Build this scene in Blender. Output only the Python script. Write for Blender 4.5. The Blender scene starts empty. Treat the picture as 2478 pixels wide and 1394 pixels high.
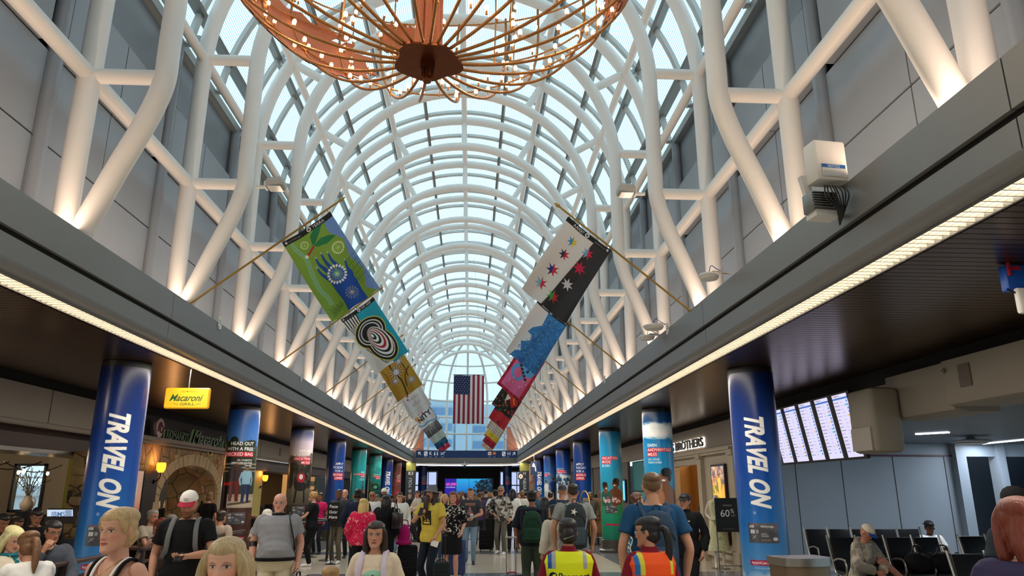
import bpy, bmesh, math, random
import numpy as np
from mathutils import Vector, Matrix, Quaternion
R=math.radians; PI=math.pi
S=bpy.context.scene; COL=S.collection
random.seed(7); RNG=np.random.default_rng(7)
# ---------------- camera, world, exposure ----------------
CX,CY,CZ=0.37,0.0,1.65
FPX=1750.0; YAW=R(3.18); PIT=R(15.55)
cd=bpy.data.cameras.new('camera'); cam=bpy.data.objects.new('camera',cd); COL.objects.link(cam)
cd.sensor_width=36.0; cd.lens=FPX/2478*36; cd.clip_start=.05; cd.clip_end=400
cam.location=(CX,CY,CZ); cam.rotation_euler=(PI/2+PIT,0,-YAW); S.camera=cam
S.view_settings.view_transform='Standard'; S.view_settings.look='None'
S.view_settings.exposure=0.16; S.view_settings.gamma=1.0
S.cycles.max_bounces=7; S.cycles.diffuse_bounces=4; S.cycles.glossy_bounces=3; S.cycles.transparent_max_bounces=10
S.cycles.transmission_bounces=4; S.cycles.sample_clamp_indirect=6.0
S.cycles.caustics_reflective=False; S.cycles.caustics_refractive=False
W=bpy.data.worlds.new('overcast_sky'); S.world=W; W.use_nodes=True
bg=W.node_tree.nodes['Background']; bg.inputs[0].default_value=(.735,.88,.935,1); bg.inputs[1].default_value=1.58
def area(name,loc,rot,sx,sy,power,color,spread=None):
    l=bpy.data.lights.new(name,'AREA'); l.shape='RECTANGLE'; l.size=sx; l.size_y=sy; l.energy=power; l.color=color
    if spread: l.spread=spread
    o=bpy.data.objects.new(name,l); o.location=loc; o.rotation_euler=rot; COL.objects.link(o); return o
def spot(name,loc,power,color,radius=.05):
    l=bpy.data.lights.new(name,'POINT'); l.energy=power; l.color=color; l.shadow_soft_size=radius
    o=bpy.data.objects.new(name,l); o.location=loc; COL.objects.link(o); return o
# warm cove lamps: real troughs on the ledge behind the fascia, and the fascia strip lamps
for s in (-1,1):
    for k in range(-1,4):
        y=6+k*12
        area('ledge_uplight_lamp',(s*3.40,y,4.0),(PI,0,0),.06,12,76,(1,.73,.54))
        area('strip_lamp',(s*3.48,y,3.285),(0,0,0),.18,12,150,(1,.90,.78))
# ---------------- helpers ----------------
def P(px,py,**k):
    "point in the place seen at a pixel of the photograph, at a given y, z or x"
    f=Vector((math.sin(YAW)*math.cos(PIT),math.cos(YAW)*math.cos(PIT),math.sin(PIT)))
    r=Vector((math.cos(YAW),-math.sin(YAW),0)); u=r.cross(f)
    d=f+(px-1239)/FPX*r-(py-697)/FPX*u; c=Vector((CX,CY,CZ))
    if 'y' in k: t=k['y']/d.y
    elif 'z' in k: t=(k['z']-CZ)/d.z
    else: t=(k['x']-CX)/d.x
    return c+d*t
def lin(c):
    if isinstance(c,str):
        c=[int(c[i:i+2],16)/255 for i in (0,2,4)]
    return tuple(x/12.92 if x<=.04045 else ((x+.055)/1.055)**2.4 for x in c[:3])
MC={}
def mat(name,col='808080',rough=.5,metal=0.,spec=.5,emit=None,es=1.,noise=0.,nscale=8.,bump=0.,vcol=False,trans=0,coat=0,sheen=0,alpha=None):
    if name in MC: return MC[name]
    m=bpy.data.materials.new(name); m.use_nodes=True; nt=m.node_tree; b=nt.nodes['Principled BSDF']; L=nt.links.new
    c=lin(col); b.inputs['Base Color'].default_value=(*c,1); b.inputs['Roughness'].default_value=rough
    b.inputs['Metallic'].default_value=metal; b.inputs['Specular IOR Level'].default_value=spec
    b.inputs['Coat Weight'].default_value=coat; b.inputs['Transmission Weight'].default_value=trans
    if alpha is not None: b.inputs['Alpha'].default_value=alpha
    if emit: b.inputs['Emission Color'].default_value=(*lin(emit),1); b.inputs['Emission Strength'].default_value=es
    if vcol:
        a=nt.nodes.new('ShaderNodeAttribute'); a.attribute_name='Col'; src=a.outputs['Color']
        if vcol=='emit': L(src,b.inputs['Emission Color']); b.inputs['Emission Strength'].default_value=es
        elif vcol=='both': L(src,b.inputs['Emission Color']); b.inputs['Emission Strength'].default_value=es; L(src,b.inputs['Base Color'])
        else: L(src,b.inputs['Base Color'])
    if noise or bump:
        tc=nt.nodes.new('ShaderNodeTexCoord'); n=nt.nodes.new('ShaderNodeTexNoise'); n.inputs['Scale'].default_value=nscale; n.inputs['Detail'].default_value=5
        L(tc.outputs['Object'],n.inputs['Vector'])
        if noise and not vcol:
            mx=nt.nodes.new('ShaderNodeMix'); mx.data_type='RGBA'
            mx.inputs[6].default_value=(*[x*(1-noise) for x in c],1); mx.inputs[7].default_value=(*[min(1,x*(1+noise)) for x in c],1)
            L(n.outputs['Fac'],mx.inputs[0]); L(mx.outputs[2],b.inputs['Base Color'])
        if bump:
            bn=nt.nodes.new('ShaderNodeBump'); bn.inputs['Strength'].default_value=bump; bn.inputs['Distance'].default_value=.02
            L(n.outputs['Fac'],bn.inputs['Height']); L(bn.outputs[0],b.inputs['Normal'])
    MC[name]=m; return m
def tag(o,label=None,cat=None,group=None,kind=None):
    if label: o['label']=label
    if cat: o['category']=cat
    if group: o['group']=group
    if kind: o['kind']=kind
    return o
def thing(name,label,cat,loc=(0,0,0),rz=0,group=None):
    o=bpy.data.objects.new(name,None); COL.objects.link(o); o.location=loc; o.rotation_euler=(0,0,rz); o.empty_display_size=.1
    return tag(o,label,cat,group)
def copy_tree(o,parent=None):
    c=o.copy(); COL.objects.link(c); c.parent=parent
    for ch in list(o.children): copy_tree(ch,c)
    return c
class MB:
    def __init__(s): s.v=[]; s.f=[]; s.m=[]; s.n=0
    def add(s,V,F,mi=0):
        V=np.asarray(V,float).reshape(-1,3); s.v.append(V)
        for f in F: s.f.append([i+s.n for i in f])
        s.m+= [mi]*len(F); s.n+=len(V); return s
    def box(s,a,b,mi=0,M=None):
        x0,y0,z0=a; x1,y1,z1=b
        V=np.array([(x0,y0,z0),(x1,y0,z0),(x1,y1,z0),(x0,y1,z0),(x0,y0,z1),(x1,y0,z1),(x1,y1,z1),(x0,y1,z1)],float)
        if M is not None: V=V@np.array(M.to_3x3()).T+np.array(M.translation)
        return s.add(V,[(0,3,2,1),(4,5,6,7),(0,1,5,4),(1,2,6,5),(2,3,7,6),(3,0,4,7)],mi)
    def cbox(s,c,d,mi=0,rz=0,rx=0,ry=0,bev=0):
        M=Matrix.Translation(c)@Matrix.Rotation(rz,4,'Z')@Matrix.Rotation(rx,4,'X')@Matrix.Rotation(ry,4,'Y')
        if bev<=0: return s.box([-x/2 for x in d],[x/2 for x in d],mi,M)
        # rounded box: superellipse rings stacked in z
        w,dp,h=d; zs=[(-h/2,bev),(-h/2+bev*.3,bev*.3),(-h/2+bev,0),(h/2-bev,0),(h/2-bev*.3,bev*.3),(h/2,bev)]
        V=[];n=0
        for z,ins in zs:
            ring=[]
            for cx,cy,a0 in((w/2-bev,dp/2-bev,0),(-w/2+bev,dp/2-bev,90),(-w/2+bev,-dp/2+bev,180),(w/2-bev,-dp/2+bev,270)):
                for k in range(4):
                    a=R(a0+30*k); r=max(bev-ins,0.0); ring.append((cx+math.cos(a)*r,cy+math.sin(a)*r,z))
            n=len(ring); V+=ring
        V=np.array(V)@np.array(M.to_3x3()).T+np.array(M.translation)
        F=[]
        for j in range(len(zs)-1):
            for i in range(n): F.append((j*n+i,j*n+(i+1)%n,(j+1)*n+(i+1)%n,(j+1)*n+i))
        F.append(tuple(range(n))[::-1]); F.append(tuple(range((len(zs)-1)*n,len(zs)*n)))
        return s.add(V,F,mi)
    def tube(s,path,rad,n=12,mi=0,caps=True,flat=1.,up=None,closed=False):
        p=np.asarray(path,float); m=len(p)
        r=np.full(m,rad,float) if np.isscalar(rad) else np.asarray(rad,float)
        if closed: t=np.roll(p,-1,0)-np.roll(p,1,0)
        else: t=np.gradient(p,axis=0)
        t/=np.linalg.norm(t,axis=1)[:,None]+1e-12
        a=np.array(up,float) if up is not None else (np.array([0,0,1.]) if abs(t[0][2])<.9 else np.array([1.,0,0]))
        V=[]
        for i in range(m):
            a=a-t[i]*(a@t[i]); a/=np.linalg.norm(a)+1e-12; b=np.cross(t[i],a)
            k=np.arange(n)*2*PI/n
            V.append(p[i]+r[i]*(np.cos(k)[:,None]*a*(flat)+np.sin(k)[:,None]*b))
        F=[]
        for j in range(m if closed else m-1):
            j2=(j+1)%m
            for i in range(n): F.append((j*n+i,j*n+(i+1)%n,j2*n+(i+1)%n,j2*n+i))
        if caps and not closed: F.append(tuple(range(n))[::-1]); F.append(tuple(range((m-1)*n,m*n)))
        return s.add(np.concatenate(V),F,mi)
    def cyl(s,c,r,h,n=24,mi=0,r2=None,M=None):
        r2=r if r2 is None else r2; k=np.arange(n)*2*PI/n
        V=np.concatenate([np.c_[np.cos(k)*r,np.sin(k)*r,np.zeros(n)],np.c_[np.cos(k)*r2,np.sin(k)*r2,np.full(n,h)]])
        if M is not None: V=V@np.array(M.to_3x3()).T
        V=V+np.array(c,float)
        F=[(i,(i+1)%n,n+(i+1)%n,n+i) for i in range(n)]+[tuple(range(n))[::-1],tuple(range(n,2*n))]
        return s.add(V,F,mi)
    def lathe(s,prof,n=24,mi=0,c=(0,0,0),M=None):
        k=np.arange(n)*2*PI/n; V=[]
        for r,z in prof: V.append(np.c_[np.cos(k)*r,np.sin(k)*r,np.full(n,z)])
        V=np.concatenate(V)
        if M is not None: V=V@np.array(M.to_3x3()).T
        V=V+np.array(c,float); m=len(prof)
        F=[(j*n+i,j*n+(i+1)%n,(j+1)*n+(i+1)%n,(j+1)*n+i) for j in range(m-1) for i in range(n)]
        F.append(tuple(range(n))[::-1]); F.append(tuple(range((m-1)*n,m*n)))
        return s.add(V,F,mi)
    def ell(s,c,r,n=16,m=10,mi=0,M=None):
        th=np.linspace(0,PI,m+1)[1:-1]; k=np.arange(n)*2*PI/n
        V=[(0,0,1)]+[(math.sin(t)*math.cos(a),math.sin(t)*math.sin(a),math.cos(t)) for t in th for a in k]+[(0,0,-1)]
        V=np.array(V)*np.array(r,float)
        if M is not None: V=V@np.array(M.to_3x3()).T
        V=V+np.array(c,float); L=len(V)-1
        F=[(0,1+i,1+(i+1)%n) for i in range(n)]
        for j in range(m-2): F+=[(1+j*n+i,1+(j+1)*n+i,1+(j+1)*n+(i+1)%n,1+j*n+(i+1)%n) for i in range(n)]
        F+=[(L,1+(m-2)*n+(i+1)%n,1+(m-2)*n+i) for i in range(n)]
        return s.add(V,F,mi)
    def prism(s,poly,z0,z1,mi=0,M=None):
        "polygon in local xy extruded in z"
        n=len(poly); V=np.array([(x,y,z0) for x,y in poly]+[(x,y,z1) for x,y in poly],float)
        if M is not None: V=V@np.array(M.to_3x3()).T+np.array(M.translation)
        return s.add(V,[tuple(range(n))[::-1],tuple(range(n,2*n))]+[(i,(i+1)%n,n+(i+1)%n,n+i) for i in range(n)],mi)
    def mesh(s,name):
        me=bpy.data.meshes.new(name); me.from_pydata(np.concatenate(s.v).tolist(),[],s.f)
        if any(s.m): me.polygons.foreach_set('material_index',s.m)
        return me
    def build(s,name,mats,parent=None,smooth=True,loc=None,sharp=40):
        me=s.mesh(name); o=bpy.data.objects.new(name,me); COL.objects.link(o)
        for m in (mats if isinstance(mats,(list,tuple)) else [mats]): me.materials.append(m)
        if smooth: smooth_by_angle(me,sharp)
        if parent: o.parent=parent
        if loc is not None: o.location=loc
        return o
def smooth_by_angle(me,deg=40):
    me.polygons.foreach_set('use_smooth',[True]*len(me.polygons))
    me.set_sharp_from_angle(angle=R(deg))
def arc(cx,cz,r,a0,a1,n,y=0):
    return [(cx+r*math.cos(a),y,cz+r*math.sin(a)) for a in np.linspace(a0,a1,n)]
def spline(pts,n=6):
    "Catmull-Rom through points (any dimension)"
    p=np.asarray(pts,float); p=np.vstack([2*p[0]-p[1],p,2*p[-1]-p[-2]]); o=[]
    for i in range(1,len(p)-2):
        for t in np.linspace(0,1,n,endpoint=False):
            a,b,c,d=p[i-1:i+3]; o.append(.5*((2*b)+(-a+c)*t+(2*a-5*b+4*c-d)*t*t+(-a+3*b-3*c+d)*t**3))
    o.append(p[-2]); return np.array(o)
def structure(o): o['kind']='structure'; return o
ORD=['first','second','third','fourth','fifth','sixth','seventh','eighth','ninth','tenth','eleventh','twelfth','thirteenth','fourteenth','fifteenth','sixteenth','seventeenth','eighteenth']
# ---------------- materials ----------------
WHITE=mat('white_painted_steel','edeae6',.38,noise=.03,nscale=3)
PANEL=mat('grey_wall_panel','9aa1a9',.5,.15,noise=.05,nscale=2)
PANEL2=mat('grey_wall_panel_upper','8b9299',.45,.2,noise=.05,nscale=2)
FASC=mat('grey_fascia_metal','8b8a88',.42,.3,noise=.06,nscale=2)
DARK=mat('black_gap','0a0909',.8)
MULL=mat('mullion_metal','a3a6a4',.4,.4)
MULLD=mat('mullion_grey','77756f',.45,.4)
BRASS=mat('brass_pole','b08d45',.3,.8)
BLACK=mat('black_plastic','101011',.45)
BLACKG=mat('black_gloss','0c0c0d',.2)
STEEL=mat('brushed_steel','9d9a94',.32,.9)
GREYP=mat('grey_plastic','b9b6b0',.5)
WHITEP=mat('white_plastic','e8e5df',.45)
BEIGE=mat('beige_soffit','8d8378',.6,noise=.05,nscale=2)
# glazing with white frit lines
def glass_mat():
    m=bpy.data.materials.new('fritted_glass'); m.use_nodes=True; nt=m.node_tree; nt.nodes.clear(); N=nt.nodes.new; L=nt.links.new
    out=N('ShaderNodeOutputMaterial'); uv=N('ShaderNodeUVMap'); sp=N('ShaderNodeSeparateXYZ'); L(uv.outputs[0],sp.inputs[0])
    mu=N('ShaderNodeMath'); mu.operation='MULTIPLY'; mu.inputs[1].default_value=1/.044; L(sp.outputs[0],mu.inputs[0])
    fr=N('ShaderNodeMath'); fr.operation='FRACT'; L(mu.outputs[0],fr.inputs[0])
    gt=N('ShaderNodeMath'); gt.operation='GREATER_THAN'; gt.inputs[1].default_value=.5; L(fr.outputs[0],gt.inputs[0])
    tr=N('ShaderNodeBsdfTransparent'); tr.inputs[0].default_value=(.40,.56,.62,1)
    tr2=N('ShaderNodeBsdfTransparent'); tr2.inputs[0].default_value=(.95,.98,.99,1)
    tl=N('ShaderNodeBsdfTranslucent'); tl.inputs[0].default_value=(.9,.93,.94,1)
    m1=N('ShaderNodeMixShader'); m1.inputs[0].default_value=.45; L(tr2.outputs[0],m1.inputs[1]); L(tl.outputs[0],m1.inputs[2])
    m2=N('ShaderNodeMixShader'); L(gt.outputs[0],m2.inputs[0]); L(tr.outputs[0],m2.inputs[1]); L(m1.outputs[0],m2.inputs[2])
    L(m2.outputs[0],out.inputs[0]); return m
GLAZ=glass_mat()
def clear_glass(name,tint,gl=.08):
    m=bpy.data.materials.new(name); m.use_nodes=True; nt=m.node_tree; nt.nodes.clear(); N=nt.nodes.new; L=nt.links.new
    out=N('ShaderNodeOutputMaterial'); tr=N('ShaderNodeBsdfTransparent'); tr.inputs[0].default_value=(*tint,1)
    g=N('ShaderNodeBsdfGlossy'); g.inputs['Roughness'].default_value=.03; mx=N('ShaderNodeMixShader'); mx.inputs[0].default_value=gl
    L(tr.outputs[0],mx.inputs[1]); L(g.outputs[0],mx.inputs[2]); L(mx.outputs[0],out.inputs[0]); return m
GLASS=clear_glass('window_glass',(.82,.9,.95))
def floor_mat():
    m=mat('terrazzo_floor','cfc4b2',.16,spec=.6); nt=m.node_tree; N=nt.nodes.new; L=nt.links.new; b=nt.nodes['Principled BSDF']
    tc=N('ShaderNodeTexCoord'); sp=N('ShaderNodeSeparateXYZ'); L(tc.outputs['Object'],sp.inputs[0])
    n=N('ShaderNodeTexNoise'); n.inputs['Scale'].default_value=60; n.inputs['Detail'].default_value=3; L(tc.outputs['Object'],n.inputs['Vector'])
    def math_(op,a,b_):
        k=N('ShaderNodeMath'); k.operation=op
        for i,x in enumerate((a,b_)):
            if isinstance(x,(int,float)): k.inputs[i].default_value=x
            else: L(x,k.inputs[i])
        return k.outputs[0]
    # dark bands on each column line, thin joints between
    w=math_('FRACT',math_('DIVIDE',math_('SUBTRACT',sp.outputs[1],10.03-.42),5.36),0)
    band=math_('LESS_THAN',w,.84/5.36)
    side=math_('GREATER_THAN',math_('ABSOLUTE',sp.outputs[0],0),3.75); side2=math_('LESS_THAN',math_('ABSOLUTE',sp.outputs[0],0),4.85)
    band=math_('MAXIMUM',band,math_('MULTIPLY',side,side2))
    jx=math_('LESS_THAN',math_('FRACT',math_('DIVIDE',sp.outputs[0],1.22),0),.008)
    jy=math_('LESS_THAN',math_('FRACT',math_('DIVIDE',math_('SUBTRACT',sp.outputs[1],.3),1.34),0),.008)
    j=math_('MAXIMUM',jx,jy)
    mx=N('ShaderNodeMix'); mx.data_type='RGBA'; mx.inputs[6].default_value=(*lin('d3c8b6'),1); mx.inputs[7].default_value=(*lin('70777f'),1); L(band,mx.inputs[0])
    m2=N('ShaderNodeMix'); m2.data_type='RGBA'; m2.blend_type='MULTIPLY'; m2.inputs[0].default_value=.35; L(mx.outputs[2],m2.inputs[6]); L(n.outputs['Color'],m2.inputs[7])
    m3=N('ShaderNodeMix'); m3.data_type='RGBA'; m3.inputs[7].default_value=(*lin('8d8577'),1); L(j,m3.inputs[0]); L(m2.outputs[2],m3.inputs[6])
    L(m3.outputs[2],b.inputs['Base Color']); return m
FLOORM=floor_mat()
def slat_mat():
    m=mat('bronze_slat_metal','5a4232',.28,.8); return m
SLAT=slat_mat(); YB=-9
# ---------------- the shell ----------------
VX=.07; ZS=7.5; RO=3.62; RI=2.87; RG=4.08; LEDGE=3.95; YEND=48.
FY=[6.72+2.68*k for k in range(-5,16)]
MB().box((-16,-10,-.2),(16,60,0)).build('floor',FLOORM,smooth=False)['kind']='structure'
for s,nm in((-1,'left'),(1,'right')):
    w=MB()
    y0,y1=YB,YEND
    # lower wall, joint, proud band, recessed upper band, sill
    def pan(xa,xb,z0,z1,yy0,yy1,mi=0,w=w): w.box((min(xa,xb),yy0,z0),(max(xa,xb),yy1,z1),mi)
    ys=[y for y in np.arange(FY[0]-2.68,YEND,1.34)]
    X=lambda a: VX+s*a
    for a,b in zip(ys,ys[1:]):
        g=.008
        pan(X(4.07),X(4.17),LEDGE,5.02,a+g,b-g); pan(X(4.07),X(4.17),5.045,5.97,a+g,b-g)
    # band panels between frames, with raked ends
    for y in FY[:-1]:
        pan(X(3.99),X(4.17),6.0,6.93,y+.16,y+1.33,0); pan(X(3.99),X(4.17),6.0,6.93,y+1.35,y+2.52,0)
        pan(X(4.12),X(4.2),6.93,7.95,y+.02,y+.9,1); pan(X(4.12),X(4.2),6.93,7.95,y+.915,y+2.66,1)
        w.tube([(X(4.06),y+.1,LEDGE),(X(4.06),y+.1,7.9)],.085,12,0)          # rounded pilaster
        w.cbox((X(4.05),y+.24,7.2),(.10,.12,.5),1)
    pan(X(4.2),X(4.3),LEDGE-.3,8.0,y0,y1,2)
    w.build('wall_'+nm,[PANEL,PANEL2,DARK])['kind']='structure'
    # fascia
    f=MB()
    for a in np.arange(-2-5.36,YEND,5.36):
        b=min(a+5.355,YEND)
        q=lambda x0,x1,z0,z1,mi=0: f.box((min(s*x0,s*x1),a,z0),(max(s*x0,s*x1),b-.006,z1),mi)
        q(3.26,3.30,3.63,LEDGE); q(3.28,3.31,3.40,3.58)
    pf=[(3.28,3.40),(3.285,3.36),(3.30,3.335),(3.33,3.32),(3.37,3.315),(3.37,3.34),(3.31,3.40)]
    M=Matrix(((s,0,0,0),(0,0,1,0),(0,1,0,0),(0,0,0,1)))
    f.prism(pf,YB,YEND,0,M)
    f.box((min(s*3.30,s*3.34),YB,3.4),(max(s*3.30,s*3.34),YEND,LEDGE-.02),1)
    f.box((min(s*3.28,s*3.45),YB,LEDGE-.02),(max(s*3.28,s*3.45),YEND,LEDGE),0)
    f.box((min(s*3.44,s*4.3),YB,LEDGE-.12),(max(s*3.44,s*4.3),YEND,LEDGE-.1),1)
    f.build('trim_%d'%(1 if s<0 else 2),[FASC,DARK])['kind']='structure'
    # slat ceiling of the side aisles
    c=MB(); pitch=.10
    for i in range(int((YEND+15)/pitch)):
        y=YB+i*pitch; a,b=s*3.62,s*6.22
        c.box((min(a,b),y,3.30),(max(a,b),y+pitch-.010,3.33),0)
    c.box((min(s*3.62,s*6.6),YB,3.34),(max(s*3.62,s*6.6),YEND+6,3.36),1)
    c.build('ceiling_'+nm,[SLAT,DARK],smooth=False)['kind']='structure'
# ---------------- strip lights under the fascia ----------------
LOUV=mat('light_louvre','e8e0d0',.35,.2)
for s,nm in((-1,'left'),(1,'right')):
    t=thing('strip_light','long louvred fluorescent strip light under the %s fascia'%nm,'light',(s*3.48,0,3.302))
    d=MB().box((-.105,-2,.03),(.105,YEND,.035)); d.build('diffuser',mat('strip_diffuser','ffffff',.6,emit='fff0dc',es=3.6),t,False)
    l=MB()
    for y in np.arange(-1,YEND-.05,.085): l.box((-.105,y,0),(.105,y+.012,.028))
    for x in (-.05,0,.05): l.box((x-.002,-1,.004),(x+.002,YEND,.026))
    l.build('louvre',LOUV,t,False)
    h=MB(); h.box((-.108,-2,-.004),(-.102,YEND,.06)).box((.102,-2,-.004),(.12,YEND,.06)); h.build('housing',FASC,t,False)
    u=MB(); u.box((-.045,-1,0),(.045,YEND,.03)).box((-.055,-1,0),(-.045,YEND,.075)).box((.045,-1,0),(.055,YEND,.075))
    o=u.build('light_trough',GREYP,None,False,(s*3.40,0,LEDGE-.099)); tag(o,'uplight trough on the ledge behind the %s fascia'%nm,'light')
# ---------------- roof trusses ----------------
def truss_parts(k,near):
    n=20 if near else 12; seg=44 if near else 28
    L=[]
    # outer chord
    m=MB(); p=[(-RO,0,LEDGE-.1),(-RO,0,5.0),(-RO,0,ZS-.3)]+arc(0,ZS,RO,PI,0,seg)+[(RO,0,ZS-.3),(RO,0,5),(RO,0,LEDGE-.1)]
    m.tube(p,.112,n,up=(0,1,0)); L.append(('outer_chord',m))
    m=MB()
    low=[(3.46,3.85),(3.45,4.0),(3.32,4.35),(3.19,4.7),(3.03,5.1),(2.93,5.4),(2.87,5.68),(RI,6.0),(RI,6.6),(RI,ZS)]
    lo=spline(low,4)
    p=[(-x,0,z) for x,z in lo]+arc(0,ZS,RI,PI,0,seg)[1:-1]+[(x,0,z) for x,z in lo[::-1]]
    m.tube(p,.108,n,up=(0,1,0)); L.append(('inner_chord',m))
    def st(a,b,r=.078):
        mm=MB(); mm.tube([a,b],r,n,caps=False,up=(0,1,0)); L.append(('strut',mm))
    for s in(-1,1):
        st((s*RO,0,5.69),(s*RI,0,5.69)); st((s*RO,0,7.62),(s*RI,0,7.62))
        for a in(30,60):
            c,sn=math.sin(R(a)),math.cos(R(a)); st((s*RO*c,0,ZS+RO*sn),(s*RI*c,0,ZS+RI*sn))
    st((0,0,ZS+RO),(0,0,ZS+RI),.07)
    return L
protoN=None; protoF=None
for k,y in enumerate(FY):
    lab=('white tubular arched roof truss over or behind the camera, %s from the rear'%ORD[k] if k<4 else 'white tubular arched roof truss, %s in line from the camera'%ORD[k-4])
    near=k<10
    pr=protoN if near else protoF
    if pr is None:
        t=thing('roof_truss',lab,'truss',(VX,y,0),0,'white roof trusses along the vault')
        for nm,m in truss_parts(k,near): m.build(nm,WHITE,t,sharp=60)
        if near: protoN=t
        else: protoF=t
    else:
        t=copy_tree(pr); t.location=(VX,y,0); t['label']=lab
# ---------------- purlins ----------------
PUR=[('lowest left',-1,RO,5.69,.082),('lowest right',1,RO,5.69,.082)]
def purlin(x,z,r,lab):
    m=MB(); m.tube([(0,FY[0]-3,0),(0,YEND-.6,0)],r,14); o=m.build('roof_purlin',WHITE,None,loc=(VX+x,0,z),sharp=60); tag(o,lab,'purlin','lengthwise roof purlins')
purlin(-RO,5.69,.085,'long white tube along the left wall at the lower truss nodes'); purlin(RO,5.69,.085,'long white tube along the right wall at the lower truss nodes')
for a,lb in((-90,'left side, where the glass vault starts'),(90,'right side, where the glass vault starts'),(-60,'left side, first above the springing'),(60,'right side, first above the springing'),(-30,'left of the ridge'),(30,'right of the ridge'),(0,'along the ridge of the vault')):
    x=RO*math.sin(R(a)); z=ZS+RO*math.cos(R(a))+(.12 if abs(a)==90 else 0); purlin(x,z,.07,'long white tubular purlin, '+lb)
# ---------------- glass vault ----------------
na=96; V=[];F=[];UV=[]
A0=R(-83); A1=R(83); ys=[YB,YEND-.5]
for j,y in enumerate(ys):
    for i in range(na+1):
        a=A0+(A1-A0)*i/na; V.append((VX+RG*math.sin(a),y,ZS+RG*math.cos(a)))
for i in range(na): F.append((i,i+1,na+2+i,na+1+i))
me=bpy.data.meshes.new('window_1'); me.from_pydata(V,[],F); uvl=me.uv_layers.new(name='UVMap')
for p in me.polygons:
    for li in p.loop_indices:
        vi=me.loops[li].vertex_index; uvl.data[li].uv=((vi%(na+1))*(A1-A0)/na*RG, V[vi][1])
me.materials.append(GLAZ); win=bpy.data.objects.new('window_1',me); COL.objects.link(win); win['kind']='structure'
m=MB()
for a in range(-75,76,15):
    a=R(a); c,s_=math.sin(a),math.cos(a); M=Matrix.Translation((VX+(RG-.1)*c,0,ZS+(RG-.1)*s_))@Matrix.Rotation(a,4,'Y')
    m.box((-.035,YB,-.085),(.035,YEND-.5,.085),0,M)
for s in(-1,1): m.box((VX+s*4.06-.06,YB,7.88),(VX+s*4.06+.06,YEND-.5,8.02),1)
m.build('mullion',[MULLD,MULL],win,False)
m=MB(); tooth=MB()
for y in np.arange(FY[0]-1.34,YEND-1,1.34):
    y=y+.2
    pr=arc(VX,ZS,RG-.06,R(7),R(173),36,y); pr2=arc(VX,ZS,RG-.13,R(7),R(173),36,y)
    for (p,q,p2,q2) in zip(pr,pr[1:],pr2,pr2[1:]):
        Vv=[]
        for yy in(-.06,.06):
            for t_ in(p,q,q2,p2): Vv.append((t_[0],t_[1]+yy,t_[2]))
        m.add(Vv,[(0,1,2,3),(7,6,5,4),(0,4,5,1),(1,5,6,2),(2,6,7,3),(3,7,4,0)])
    if -1<y<32:
        step=.055/RG; 
        for a in np.arange(R(8),R(172),step):
            M=Matrix.Translation((VX+(RG-.035)*math.cos(a),y+.075,ZS+(RG-.035)*math.sin(a)))@Matrix.Rotation(PI/2-a,4,'Y')
            tooth.box((-.014,-.02,-.03),(.014,.02,.03),0,M)
m.build('transom',mat('transom_metal','c4c8c6',.4,.2),win,False); tooth.build('gasket',mat('gasket_rubber','3b4040',.7),win,False)
# bolted brackets tying trusses to the glazing
m=MB()
for y in FY[3:12]:
    for s in(-1,1):
        for a in(82,60,30):
            a_=R(a)*s; r=RO+.17; M=Matrix.Translation((VX+r*math.sin(a_),y+.16,ZS+r*math.cos(a_)))@Matrix.Rotation(a_,4,'Y')
            m.box((-.06,-.05,-.12),(.06,.05,.12),0,M); m.cyl((VX+(r-.05)*math.sin(a_),y+.10,ZS+(r-.05)*math.cos(a_)),.02,.01,8,1,M=Matrix.Rotation(PI/2,3,'X'))
m.build('bracket',[MULL,DARK],win,False)
w=MB(); w.box((-16,YB-.2,0),(16,YB,12)); w.build('wall_rear',mat('rear_wall','8a8680',.6),smooth=False)['kind']='structure'
# ---------------- painter: surface patterns as colour attributes ----------------
TC={}
def text_tris(txt,bold=.0,shear=0.,spacing=1.):
    k=(txt,bold,shear,spacing)
    if k in TC: return TC[k]
    cu=bpy.data.curves.new('t','FONT'); cu.body=txt; cu.size=1; cu.offset=bold; cu.shear=shear; cu.space_character=spacing; cu.resolution_u=4
    ob=bpy.data.objects.new('t',cu); COL.objects.link(ob); bpy.context.view_layer.update()
    me=bpy.data.meshes.new_from_object(ob); bpy.data.objects.remove(ob); bpy.data.curves.remove(cu)
    me.calc_loop_triangles()
    v=np.array([x.co[:2] for x in me.vertices]) if len(me.vertices) else np.zeros((0,2))
    t=np.array([x.vertices[:] for x in me.loop_triangles]) if len(me.loop_triangles) else np.zeros((0,3),int)
    bpy.data.meshes.remove(me); w=v[:,0].max() if len(v) else 0
    TC[k]=(v,t,w); return TC[k]
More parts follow.
